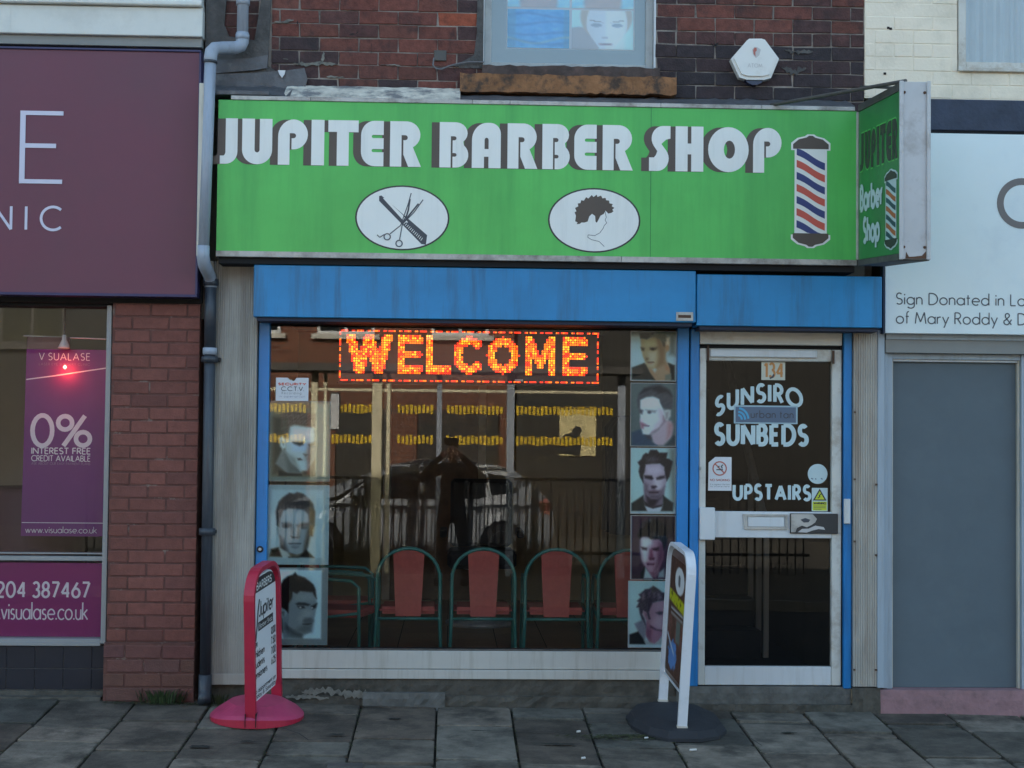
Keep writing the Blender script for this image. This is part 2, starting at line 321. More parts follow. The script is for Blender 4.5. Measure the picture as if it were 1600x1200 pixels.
class MB:
    def __init__(s):
        s.v = []; s.f = []
    def box(s, x0, x1, y0, y1, z0, z1):
        b = len(s.v)
        s.v += [(x0, y0, z0), (x1, y0, z0), (x1, y1, z0), (x0, y1, z0), (x0, y0, z1), (x1, y0, z1), (x1, y1, z1), (x0, y1, z1)]
        s.f += [(b, b+3, b+2, b+1), (b+4, b+5, b+6, b+7), (b, b+1, b+5, b+4), (b+1, b+2, b+6, b+5), (b+2, b+3, b+7, b+6), (b+3, b, b+4, b+7)]
        return s
    def hexa(s, pts):
        b = len(s.v); s.v += [tuple(p) for p in pts]
        s.f += [(b, b+3, b+2, b+1), (b+4, b+5, b+6, b+7), (b, b+1, b+5, b+4), (b+1, b+2, b+6, b+5), (b+2, b+3, b+7, b+6), (b+3, b, b+4, b+7)]
        return s
    def quad(s, a, b, c, d):
        i = len(s.v); s.v += [a, b, c, d]; s.f.append((i, i+1, i+2, i+3)); return s
    def tube(s, pts, r, seg=12, caps=True, radii=None):
        pts = [Vector(p) for p in pts]; n = len(pts); rings = []
        prev = None
        for i, p in enumerate(pts):
            t = (pts[min(i+1, n-1)] - pts[max(i-1, 0)]).normalized()
            if prev is None:
                a = Vector((0, 0, 1)) if abs(t.z) < 0.9 else Vector((1, 0, 0))
                x = t.cross(a).normalized()
            else:
                x = (prev - t * prev.dot(t)).normalized()
            prev = x; y = t.cross(x)
            rr = radii[i] if radii else r
            b = len(s.v)
            for k in range(seg):
                a = 2 * PI * k / seg
                s.v.append(tuple(p + x * rr * math.cos(a) + y * rr * math.sin(a)))
            rings.append(b)
        for i in range(n - 1):
            for k in range(seg):
                k2 = (k + 1) % seg
                s.f.append((rings[i] + k, rings[i] + k2, rings[i+1] + k2, rings[i+1] + k))
        if caps:
            s.f.append(tuple(rings[0] + k for k in reversed(range(seg))))
            s.f.append(tuple(rings[-1] + k for k in range(seg)))
        return s
    def lathe(s, prof, c=(0, 0, 0), seg=32, sx=1, sy=1):
        rings = []
        for r, z in prof:
            b = len(s.v)
            for k in range(seg):
                a = 2 * PI * k / seg
                s.v.append((c[0] + r * sx * math.cos(a), c[1] + r * sy * math.sin(a), c[2] + z))
            rings.append(b)
        for i in range(len(prof) - 1):
            for k in range(seg):
                k2 = (k + 1) % seg
                s.f.append((rings[i] + k, rings[i] + k2, rings[i+1] + k2, rings[i+1] + k))
        s.f.append(tuple(rings[0] + k for k in reversed(range(seg))))
        s.f.append(tuple(rings[-1] + k for k in range(seg)))
        return s
    def build(s, name, m, parent=None, bevel=0.0, smooth=False, seg=1):
        me = bpy.data.meshes.new(name); me.from_pydata(s.v, [], s.f); me.update()
        if bevel > 0:
            bm = bmesh.new(); bm.from_mesh(me)
            bmesh.ops.bevel(bm, geom=list(bm.edges), offset=bevel, segments=seg, affect='EDGES', clamp_overlap=True)
            bm.to_mesh(me); bm.free()
        return link(name, me, parent, m, smooth)

def bx(name, m, parent, x0, x1, y0, y1, z0, z1, bevel=0.003):
    return MB().box(x0, x1, y0, y1, z0, z1).build(name, m, parent, bevel)

# planes to print on: (u, v, lift) -> world
def facade(y):
    return lambda u, v, o=0.0: (u, y - o, v)

def fill(name, loops, mp, m, parent, depth=0.0, lift=0.0):
    """A flat shape with holes (loops of u,v) laid on a plane; depth makes it a raised letter."""
    L = [[Vector((p[0], p[1], 0)) for p in lp] for lp in loops]
    tris = tessellate_polygon(L)
    flat = [p for lp in L for p in lp]
    v = [mp(p.x, p.y, lift + depth) for p in flat]
    f = []
    for a, b, c in tris:
        A, B, C = flat[a], flat[b], flat[c]
        if (B - A).cross(C - A).z < 0: b, c = c, b
        f.append((a, b, c))
    if depth > 0:
        n = len(v); v += [mp(p.x, p.y, lift) for p in flat]
        i = 0
        for lp in L:
            k = len(lp)
            for j in range(k):
                a = i + j; b = i + (j + 1) % k
                f.append((a, b, b + n, a + n))
            i += k
    me = bpy.data.meshes.new(name); me.from_pydata(v, [], f); me.update()
    return link(name, me, parent, m)

def arc(cx, cy, rx, ry, a0, a1, n=10):
    return [(cx + rx * math.cos(math.radians(a0 + (a1 - a0) * i / n)), cy + ry * math.sin(math.radians(a0 + (a1 - a0) * i / n))) for i in range(n + 1)]

def ribbon(pl, w):
    P = [Vector((p[0], p[1])) for p in pl]
    Q = [P[0]]
    for p in P[1:]:
        if (p - Q[-1]).length > 1e-5: Q.append(p)
    P = Q; n = len(P)
    closed = n > 3 and (P[0] - P[-1]).length < 1e-4
    if closed: P = P[:-1]; n -= 1
    Lf, Rt = [], []
    for i in range(n):
        if closed:
            a, b = P[i] - P[i-1], P[(i+1) % n] - P[i]
        else:
            a = P[i] - P[max(i-1, 0)]; b = P[min(i+1, n-1)] - P[i]
            if i == 0: a = b
            if i == n - 1: b = a
        a = a.normalized(); b = b.normalized()
        t = (a + b)
        t = t.normalized() if t.length > 1e-3 else a
        nn = Vector((-t.y, t.x)); k = max(0.5, nn.dot(Vector((-a.y, a.x))))
        Lf.append(P[i] + nn * w / 2 / k); Rt.append(P[i] - nn * w / 2 / k)
    return Lf, Rt, closed

def strokes(name, pls, w, mp, m, parent, lift=0.0):
    sp_ = []
    for pl in pls:                      # break strokes at sharp corners
        cur_ = [pl[0]]
        for i in range(1, len(pl)):
            cur_.append(pl[i])
            if i < len(pl) - 1:
                a = Vector((pl[i][0] - cur_[-2][0], pl[i][1] - cur_[-2][1])); b = Vector((pl[i+1][0] - pl[i][0], pl[i+1][1] - pl[i][1]))
                if a.length > 1e-6 and b.length > 1e-6 and a.normalized().dot(b.normalized()) < .25:
                    sp_.append(cur_); cur_ = [pl[i]]
        sp_.append(cur_)
    pls = [p for p in sp_ if len(p) > 1]
    v, f = [], []
    for q, pl in enumerate(pls):
        Lf, Rt, cl = ribbon(pl, w); b = len(v); n = len(Lf); o = lift + 0.00012 * (q % 7)
        for a, c in zip(Lf, Rt):
            v.append(mp(a.x, a.y, o)); v.append(mp(c.x, c.y, o))
        for i in range(n if cl else n - 1):
            j = (i + 1) % n
            f.append((b + 2*i, b + 2*i + 1, b + 2*j + 1, b + 2*j))
    me = bpy.data.meshes.new(name); me.from_pydata(v, [], f); me.update()
    return link(name, me, parent, m)

# ------------------------------------------------------------------ a geometric stroke alphabet (cap height 1)
def circ(cx, cy, r, a0=0, a1=360, n=20, ry=None): return arc(cx, cy, r, ry or r, a0, a1, n)
X = 0.62   # x-height
x2 = X / 2
G = {
 'A': (.78, [[(0, 0), (.39, 1), (.78, 0)], [(.14, .33), (.64, .33)]]),
 'B': (.52, [[(0, 0), (0, 1), (.25, 1)] + arc(.25, .76, .22, .24, 90, -90) + [(0, .52)], [(.25, .52)] + arc(.27, .26, .25, .26, 90, -90) + [(0, 0)]]),
 'C': (.80, [circ(.5, .5, .5, 48, 312)]),
 'D': (.72, [[(0, 0), (0, 1), (.22, 1)] + arc(.22, .5, .5, .5, 90, -90, 16) + [(0, 0)]]),
 'E': (.46, [[(.46, 1), (0, 1), (0, 0), (.46, 0)], [(0, .53), (.41, .53)]]),
 'F': (.44, [[(.44, 1), (0, 1), (0, 0)], [(0, .53), (.40, .53)]]),
 'G': (.86, [circ(.5, .5, .5, 48, 350) + [(.56, .42)]]),
 'K': (.56, [[(0, 0), (0, 1)], [(.52, 1), (0, .48)], [(.12, .58), (.56, 0)]]),
 'H': (.68, [[(0, 0), (0, 1)], [(.68, 0), (.68, 1)], [(0, .52), (.68, .52)]]),
 'I': (.02, [[(.01, 0), (.01, 1)]]),
 'J': (.36, [[(.36, 1), (.36, .2)] + arc(.18, .2, .18, .2, 0, -150)]),
 'L': (.42, [[(0, 1), (0, 0), (.42, 0)]]),
 'M': (.90, [[(0, 0), (.12, 1), (.45, .15), (.78, 1), (.90, 0)]]),
 'N': (.70, [[(0, 0), (0, 1), (.70, 0), (.70, 1)]]),
 'O': (1.0, [circ(.5, .5, .5)]),
 'P': (.48, [[(0, 0), (0, 1), (.22, 1)] + arc(.22, .73, .26, .27, 90, -90) + [(0, .46)]]),
 'R': (.52, [[(0, 0), (0, 1), (.22, 1)] + arc(.22, .74, .26, .26, 90, -90) + [(0, .48)], [(.22, .48), (.52, 0)]]),
 'S': (.50, [arc(.25, .75, .22, .25, 35, 262, 12) + arc(.25, .25, .25, .25, 82, -145, 12)]),
 'T': (.56, [[(0, 1), (.56, 1)], [(.28, 1), (.28, 0)]]),
 'U': (.62, [[(0, 1), (0, .31)] + arc(.31, .31, .31, .31, 180, 360) + [(.62, 1)]]),
 'V': (.70, [[(0, 1), (.35, 0), (.70, 1)]]),
 'W': (1.05, [[(0, 1), (.27, 0), (.525, .9), (.78, 0), (1.05, 1)]]),
 'Y': (.66, [[(0, 1), (.33, .48), (.66, 1)], [(.33, .48), (.33, 0)]]),
 'a': (.62, [circ(.31, x2, x2), [(.62, X), (.62, 0)]]),
 'b': (.62, [circ(.31, x2, x2), [(0, 1.05), (0, 0)]]),
 'c': (.50, [circ(.31, x2, x2, 45, 315)]),
 'd': (.62, [circ(.31, x2, x2), [(.62, 1.05), (.62, 0)]]),
 'e': (.60, [[(.02, x2), (.60, x2)] + circ(.31, x2, x2, 0, 310)[1:]]),
 'f': (.28, [[(.10, 0), (.10, .85)] + arc(.24, .85, .14, .2, 180, 75)[1:], [(0, X), (.26, X)]]),
 'g': (.62, [circ(.31, x2, x2), [(.62, X), (.62, -.1)] + arc(.32, -.1, .3, .24, 0, -150)]),
 'h': (.46, [[(0, 1.05), (0, 0)], [(0, .38)] + arc(.23, .38, .23, .24, 180, 0) + [(.46, 0)]]),
 'i': (.02, [[(.01, 0), (.01, X)], [(.01, .80), (.01, .92)]]),
 'k': (.46, [[(0, 1.05), (0, 0)], [(.42, X), (0, .26)], [(.12, .36), (.46, 0)]]),
 'l': (.02, [[(.01, 1.05), (.01, 0)]]),
 'm': (.78, [[(0, X), (0, 0)], [(0, .40)] + arc(.195, .40, .195, .22, 180, 0) + [(.39, 0)], [(.39, .40)] + arc(.585, .40, .195, .22, 180, 0) + [(.78, 0)]]),
 'n': (.46, [[(0, X), (0, 0)], [(0, .38)] + arc(.23, .38, .23, .24, 180, 0) + [(.46, 0)]]),
 'o': (.62, [circ(.31, x2, x2)]),
 'p': (.62, [circ(.31, x2, x2), [(0, X), (0, -.35)]]),
 'r': (.26, [[(0, X), (0, 0)], [(0, .38)] + arc(.22, .38, .22, .22, 180, 70)]),
 's': (.36, [arc(.18, .465, .15, .155, 40, 255, 8) + arc(.18, .155, .17, .155, 75, -140, 8)]),
 't': (.28, [[(.12, .88), (.12, 0)], [(0, X), (.28, X)]]),
 'u': (.46, [[(0, X), (0, .23)] + arc(.23, .23, .23, .23, 180, 360) + [(.46, X)], [(.46, .3), (.46, 0)]]),
 'v': (.50, [[(0, X), (.25, 0), (.50, X)]]),
 'w': (.76, [[(0, X), (.2, 0), (.38, X), (.56, 0), (.76, X)]]),
 'y': (.52, [[(0, X), (.27, 0.02)], [(.52, X), (.12, -.35)]]),
 '0': (.62, [arc(.31, .5, .31, .5, 0, 360, 22)]),
 '1': (.22, [[(0, .82), (.2, 1), (.2, 0)]]),
 '2': (.52, [arc(.26, .72, .25, .27, 165, -25, 10) + [(0, 0), (.54, 0)]]),
 '3': (.50, [arc(.24, .75, .22, .25, 150, -90, 10), arc(.24, .26, .26, .26, 90, -150, 10)]),
 '4': (.58, [[(.44, 0), (.44, 1), (0, .28), (.58, .28)]]),
 '6': (.56, [arc(.28, .3, .28, .3, 0, 360, 16), [(.40, 1), (.03, .42)]]),
 '7': (.52, [[(0, 1), (.52, 1), (.14, 0)]]),
 '8': (.52, [arc(.26, .75, .22, .25, 0, 360, 14), arc(.26, .25, .26, .25, 0, 360, 14)]),
 '5': (.50, [[(.44, 1), (.1, 1), (.04, .56)] + arc(.22, .32, .27, .32, 120, -140, 12)]),
 '%': (1.05, [circ(.24, .76, .22), circ(.81, .24, .22), [(.86, 1), (.2, 0)]]),
 '&': (.70, [[(.66, 0), (.16, .66)] + arc(.32, .80, .18, .2, 215, -20, 8) + [(.10, .36)] + arc(.26, .24, .24, .24, 140, 320, 10) + [(.68, .46)]]),
 '.': (.02, [[(.01, -.01), (.01, .09)]]),
 '-': (.30, [[(0, .4), (.3, .4)]]),
 'L_': (.1, []),
}
def layout(s, gap=0.22, space=0.42):
    out = []; cx = 0
    for ch in s:
        if ch == ' ':
            cx += space; continue
        wd, pls = G[ch]
        out.append([[(p[0] + cx, p[1]) for p in pl] for pl in pls]); cx += wd + gap
    return out, cx - gap

def text(s, x0, x1, z0, z1, mp, m, parent, w=0.1, gap=0.22, space=0.42, name='lettering', lift=0.001, arch=None, slant=0.0, wobble=0.0):
    """One line of writing fitted between x0..x1, baseline z0, cap top z1."""
    gl, W = layout(s, gap, space)
    sx = (x1 - x0) / W; sz = z1 - z0
    big = sz > .055 and not parent.get('one_piece')
    pls = []
    for g in gl:
        if big and pls:
            strokes('letter', pls, w * sz, mp, m, parent, lift); pls = []
        dz = random.uniform(-wobble, wobble)
        for pl in g:
            q = []
            for px_, pz_ in pl:
                u = x0 + (px_ + slant * pz_) * sx; v = z0 + (pz_ * (1 + dz)) * sz
                if arch: v += arch(u)
                q.append((u, v))
            pls.append(q)
    return strokes('letter' if big else name, pls, w * sz, mp, m, parent, lift)

# ------------------------------------------------------------------ printed pictures (colour per grid point)
def fnoise(U, V, s, seed=0):
    r = np.random.default_rng(seed); out = np.zeros_like(U)
    for k in range(5):
        a, b, c = r.uniform(-1, 1, 3)
        f = s * (1.6 ** k)
        out += np.sin(U * f * (1 + a) * 3 + V * f * b * 4 + c * 9) * np.cos(V * f * (1 + c) * 3 - U * f * a * 3 + b * 9) / (1.4 ** k)
    return out / 2.4
def sstep(a, b, x):
    t = np.clip((x - a) / (b - a), 0, 1); return t * t * (3 - 2 * t)
def picture(name, rect, mp, fn, parent, nx=64, ny=88, lift=0.0, con=0):
    x0, x1, z0, z1 = rect
    us = np.linspace(0, 1, nx); vs = np.linspace(0, 1, ny)
    U, V = np.meshgrid(us, vs)           # V down
    C = np.clip(fn(U, V), 0, 1)
    lc = np.where(C <= 0.04045, C / 12.92, ((C + 0.055) / 1.055) ** 2.4) * (1.5 if con else 1.2)
    if con:
        L_ = lc.mean(-1, keepdims=True); lc = L_ + (lc - L_) * .85; lc = lc * (L_ + .01) ** .30 * 1.22
    lc = np.minimum(lc, .88)
    verts = [mp(x0 + (x1 - x0) * u, z1 - (z1 - z0) * v, lift) for v in vs for u in us]
    faces = [(j * nx + i, (j + 1) * nx + i, (j + 1) * nx + i + 1, j * nx + i + 1) for j in range(ny - 1) for i in range(nx - 1)]
    me = bpy.data.meshes.new(name); me.from_pydata(verts, [], faces); me.update()
    at = me.color_attributes.new('print', 'FLOAT_COLOR', 'POINT')
    buf = np.ones((ny * nx, 4)); buf[:, :3] = lc.reshape(-1, 3)
    at.data.foreach_set('color', buf.astype(np.float32).ravel())
    return link(name, me, parent, 'print')

# hand-drawn pictures: soft shapes (points in a W x H drawing, colour, softness, grain)
def shapes(W, H, bg, layers, grain=.02, seed=1, bg2=None):
    def fn(U, V):
        X_ = U * W; Y_ = V * H
        b = np.array(bg) / 255.0; b2 = np.array(bg2 if bg2 else bg) / 255.0
        C = b + (b2 - b) * V[..., None]
        n1 = fnoise(U, V, 16, seed); n2 = fnoise(U, V, 34, seed + 5)
        for ly in layers:
            pts, col, soft = ly[0], np.array(ly[1]) / 255.0, ly[2]
            tex = ly[3] if len(ly) > 3 else 0.0
            if len(pts) == 1:                     # ellipse (cx, cy, rx, ry)
                cx_, cy_, rx_, ry_ = pts[0]
                d = (1 - np.sqrt(((X_ - cx_) / rx_) ** 2 + ((Y_ - cy_) / ry_) ** 2)) * min(rx_, ry_)
            else:
                P = np.array(pts, float); Q = np.roll(P, -1, 0)
                ins = np.zeros(X_.shape, bool); dm = np.full(X_.shape, 1e9)
                for (ax, ay), (bx2, by2) in zip(P, Q):
                    c = ((ay > Y_) != (by2 > Y_))
                    with np.errstate(divide='ignore', invalid='ignore'):
                        xi = (bx2 - ax) * (Y_ - ay) / (by2 - ay + 1e-12) + ax
                    ins ^= c & (X_ < xi)
                    ex, ey = bx2 - ax, by2 - ay
                    t = np.clip(((X_ - ax) * ex + (Y_ - ay) * ey) / (ex * ex + ey * ey + 1e-9), 0, 1)
                    dm = np.minimum(dm, (X_ - ax - t * ex) ** 2 + (Y_ - ay - t * ey) ** 2)
                d = np.sqrt(dm) * np.where(ins, 1, -1)
            m = sstep(-soft * 1.7 - 4, soft * 1.7 + 4, d + tex * 90 * n2 + tex * 160 * n1) * (ly[4] if len(ly) > 4 else 1.0)
            cc = col + tex * (n1 + n2)[..., None]
            C = C * (1 - m[..., None]) + cc * m[..., None]
        return C + grain * .5 * n2[..., None] + rng.normal(0, grain * .4, U.shape)[..., None]
    return fn
PIC1 = shapes(1124, 1200, (150, 180, 185), [
    ([(20, 0), (1100, 0), (1100, 60), (20, 60)], (60, 70, 66), 60),
    ([(940, 40), (1100, 40), (1100, 560), (960, 560)], (105, 118, 112), 60),
    ([(330, 780), (420, 780), (600, 1000), (980, 790), (1010, 1190), (560, 1190), (300, 900)], (165, 135, 100), 25),
    ([(640, 860), (840, 700), (990, 800), (980, 950), (800, 1190), (600, 1190)], (160, 138, 108), 30),
    ([(850, 820), (980, 860), (960, 960), (870, 930)], (170, 125, 85), 30),
    ([(235, 150), (400, 190), (560, 130), (760, 150), (880, 330), (860, 560), (850, 760), (660, 880), (540, 920), (420, 880), (360, 760), (300, 620), (250, 420)], (160, 145, 105), 18),
    ([(650, 150), (860, 340), (850, 780), (650, 880), (700, 600), (640, 350)], (140, 112, 76), 45),
    ([(330, 190), (600, 160), (640, 330), (420, 380), (330, 330)], (165, 162, 118), 45),
    ([(430, 520), (640, 480), (620, 720), (560, 850), (440, 830), (450, 700)], (168, 165, 140), 50),
    ([(200, 30), (560, 20), (560, 90), (460, 150), (390, 190), (230, 160)], (58, 66, 62), 18, .03),
    ([(480, 90), (700, 30), (860, 60), (930, 160), (880, 300), (830, 340), (720, 200), (600, 140), (500, 140)], (105, 112, 100), 25, .04),
    ([(780, 240), (860, 300), (850, 380), (800, 340)], (88, 82, 66), 18),
    ([(860, 250), (960, 240), (950, 450), (880, 500), (855, 420)], (175, 135, 88), 22),
    ([(880, 150), (960, 140), (950, 330), (870, 320)], (190, 186, 165), 22),
    ([(250, 390), (330, 410), (320, 470), (270, 460)], (80, 66, 42), 22), ([(470, 395), (650, 390), (620, 440), (560, 460), (470, 440)], (98, 82, 54), 22),
    ([(540, 420, 26, 18)], (60, 48, 34), 12) if False else ([(540, 430, 36, 26)], (66, 52, 36), 14),
    ([(370, 640), (430, 650), (420, 700), (370, 700)], (118, 96, 66), 25), ([(400, 742), (560, 738), (580, 756), (440, 768)], (100, 76, 60), 14), ([(420, 775), (540, 770), (500, 795)], (160, 120, 96), 16),
    ([(25, 890), (330, 775), (380, 830), (470, 1000), (600, 1180), (20, 1180)], (36, 50, 50), 16), ([(930, 770), (1090, 820), (1090, 1180), (1000, 1180), (980, 900)], (28, 40, 40), 18),
    ([(860, 1060), (1000, 1020), (1010, 1180), (850, 1180)], (115, 125, 112), 20)], seed=2)
PIC2 = shapes(888, 1200, (92, 118, 122), [
    ([(600, 650), (800, 720), (840, 850), (800, 1050), (640, 1190), (470, 1190), (380, 1000), (560, 880)], (168, 158, 172), 20),
    ([(740, 740), (830, 780), (800, 980), (720, 1060)], (170, 132, 140), 35),
    ([(175, 330), (300, 260), (560, 270), (640, 500), (700, 620), (660, 740), (590, 840), (430, 960), (330, 1000), (230, 970), (205, 870), (190, 740), (180, 560)], (176, 196, 202), 14),
    ([(200, 290), (420, 250), (560, 290), (560, 450), (300, 480), (190, 480)], (184, 206, 210), 40),
    ([(540, 480), (650, 520), (690, 700), (560, 860), (400, 970), (480, 800), (560, 700)], (178, 172, 186), 45),
    ([(660, 520), (740, 480), (790, 510), (790, 620), (740, 700), (690, 720), (650, 620)], (168, 180, 182), 16),
    ([(690, 560), (740, 550), (720, 660), (700, 670)], (138, 140, 148), 18),
    ([(640, 620), (690, 720), (600, 830), (480, 930), (390, 970), (420, 930), (560, 850), (640, 730)], (128, 100, 120), 22, 0, .75),
    ([(120, 320), (150, 200), (260, 100), (420, 40), (560, 35), (700, 85), (800, 190), (830, 330), (810, 480), (740, 490), (680, 480), (620, 440), (580, 370), (560, 300), (440, 240), (300, 262), (180, 320), (175, 480), (140, 470)], (84, 92, 104), 16, .025),
    ([(260, 100), (560, 35), (760, 130), (810, 240), (700, 170), (560, 190), (400, 110), (200, 190)], (56, 62, 74), 28, .02),
    ([(150, 480), (240, 520), (220, 590), (170, 570)], (88, 90, 104), 20), ([(290, 505), (500, 520), (480, 560), (350, 545)], (128, 138, 148), 20), ([(365, 555, 32, 26)], (84, 84, 98), 14),
    ([(190, 680), (250, 690), (230, 740), (190, 740)], (190, 180, 200), 20), ([(180, 740), (250, 760), (350, 815), (260, 830), (250, 870), (200, 860)], (156, 108, 134), 18), ([(240, 812), (370, 812), (350, 828)], (110, 104, 120), 10),
    ([(20, 950), (200, 880), (230, 980), (330, 1010), (380, 1010), (430, 1130), (520, 1190), (20, 1190)], (30, 84, 122), 20), ([(690, 1190), (840, 1000), (880, 1010), (880, 1190)], (52, 80, 94), 20),
    ([(290, 1000), (400, 1000), (420, 1080), (340, 1060)], (60, 70, 90), 22)], seed=3)
PIC3 = shapes(854, 1200, (150, 188, 192), [
    ([(740, 0), (854, 0), (854, 1100), (800, 1000)], (112, 128, 122), 60),
    ([(260, 700), (640, 700), (640, 880), (620, 1030), (520, 1090), (340, 1090), (250, 960)], (120, 108, 130), 16),
    ([(300, 880), (400, 930), (560, 920), (590, 870), (480, 1040), (430, 1090), (330, 1060)], (52, 42, 62), 26),
    ([(240, 500), (270, 290), (400, 270), (640, 300), (670, 480), (690, 610), (640, 740), (590, 870), (500, 930), (400, 920), (320, 870), (270, 740), (230, 610)], (152, 144, 166), 12),
    ([(290, 320), (560, 300), (620, 430), (480, 520), (300, 470)], (176, 172, 190), 45), ([(430, 540), (520, 560), (620, 580), (600, 740), (500, 780), (440, 690)], (178, 178, 192), 40),
    ([(250, 620), (330, 680), (330, 860), (270, 780)], (108, 96, 116), 30), ([(570, 780), (650, 700), (600, 880), (520, 920)], (112, 100, 122), 30),
    ([(260, 505), (400, 508), (430, 560), (400, 580), (270, 555)], (52, 44, 60), 15), ([(490, 545), (560, 515), (650, 505), (650, 545), (560, 572), (500, 575)], (56, 50, 66), 15),
    ([(390, 700), (420, 690), (480, 690), (500, 710), (450, 750), (400, 740)], (64, 48, 68), 15), ([(330, 790), (440, 770), (560, 790), (540, 830), (440, 855), (350, 850)], (98, 78, 100), 22), ([(350, 808), (530, 808), (520, 822), (360, 822)], (60, 46, 66), 9),
    ([(350, 860), (560, 860), (540, 930), (370, 930)], (96, 86, 108), 24),
    ([(130, 260), (200, 200), (230, 130), (280, 90), (330, 100), (370, 30), (490, 30), (540, 80), (700, 80), (680, 180), (740, 200), (800, 240), (770, 400), (740, 520), (690, 600), (660, 500), (640, 340), (560, 280), (400, 280), (280, 300), (265, 420), (240, 500), (240, 640), (180, 540), (150, 430), (170, 330)], (50, 48, 60), 12, .03),
    ([(280, 180), (420, 150), (540, 200), (450, 260), (320, 260)], (88, 84, 104), 35, .03, .8),
    ([(15, 1020), (240, 870), (260, 1000), (330, 1160), (15, 1160)], (42, 56, 60), 14), ([(620, 870), (820, 1010), (810, 1160), (570, 1160), (620, 1020)], (44, 56, 60), 14),
    ([(270, 1060), (420, 1110), (610, 1050), (570, 1170), (320, 1170)], (166, 182, 198), 14), ([(240, 960), (420, 1080), (620, 1030), (600, 1070), (430, 1110), (280, 1060)], (52, 48, 62), 12),
    ([(0, 1168), (854, 1168), (854, 1200), (0, 1200)], (150, 175, 185), 8)], seed=4)
PIC4 = shapes(871, 1200, (70, 48, 76), [
    ([(450, 0), (871, 0), (871, 420), (600, 300)], (50, 44, 52), 60),
    ([(290, 900), (590, 900), (560, 1080), (500, 1180), (400, 1170), (330, 1060)], (136, 92, 118), 18),
    ([(185, 420), (300, 380), (600, 420), (650, 600), (640, 820), (580, 960), (480, 1070), (380, 1060), (270, 960), (210, 820), (185, 600)], (158, 130, 152), 14),
    ([(195, 420), (400, 400), (420, 520), (350, 600), (330, 820), (300, 900), (240, 860), (200, 640)], (170, 186, 190), 40),
    ([(560, 500), (660, 560), (650, 820), (560, 980), (470, 1040), (520, 820)], (112, 62, 92), 45), ([(380, 640), (420, 640), (450, 810), (390, 830), (365, 810)], (128, 66, 96), 22),
    ([(200, 590), (320, 610), (310, 650), (230, 640)], (62, 44, 62), 16), ([(420, 620), (560, 590), (560, 650), (500, 660), (440, 645)], (66, 38, 58), 18),
    ([(365, 800), (470, 800), (450, 835), (380, 835)], (96, 52, 76), 16), ([(310, 890), (470, 895), (440, 940), (330, 940)], (132, 82, 108), 16), ([(320, 915), (470, 915), (460, 925), (330, 925)], (82, 44, 66), 8),
    ([(130, 380), (170, 260), (210, 150), (300, 80), (400, 40), (480, 60), (600, 110), (700, 220), (730, 400), (690, 560), (650, 640), (620, 500), (560, 440), (400, 440), (340, 400), (230, 380), (170, 440)], (26, 32, 40), 18, .03),
    ([(375, 80, 34, 34)], (96, 104, 112), 22, 0, .8), ([(240, 150, 28, 34)], (72, 66, 84), 22, 0, .8), ([(215, 210, 28, 26)], (84, 74, 92), 20, 0, .8), ([(300, 95, 30, 26)], (74, 66, 84), 22, 0, .8), ([(460, 350, 60, 40)], (58, 68, 80), 36, 0, .8),
    ([(270, 960), (290, 1000), (250, 1190), (180, 1190), (200, 1080)], (30, 44, 52), 14), ([(20, 1130), (190, 1130), (190, 1190), (20, 1190)], (72, 56, 72), 20),
    ([(290, 980), (360, 1070), (440, 1190), (255, 1190)], (150, 180, 184), 14), ([(560, 1080), (660, 990), (670, 1170), (540, 1170)], (130, 154, 162), 16), ([(0, 0), (18, 0), (18, 1200), (0, 1200)], (140, 160, 168), 6)], seed=5)
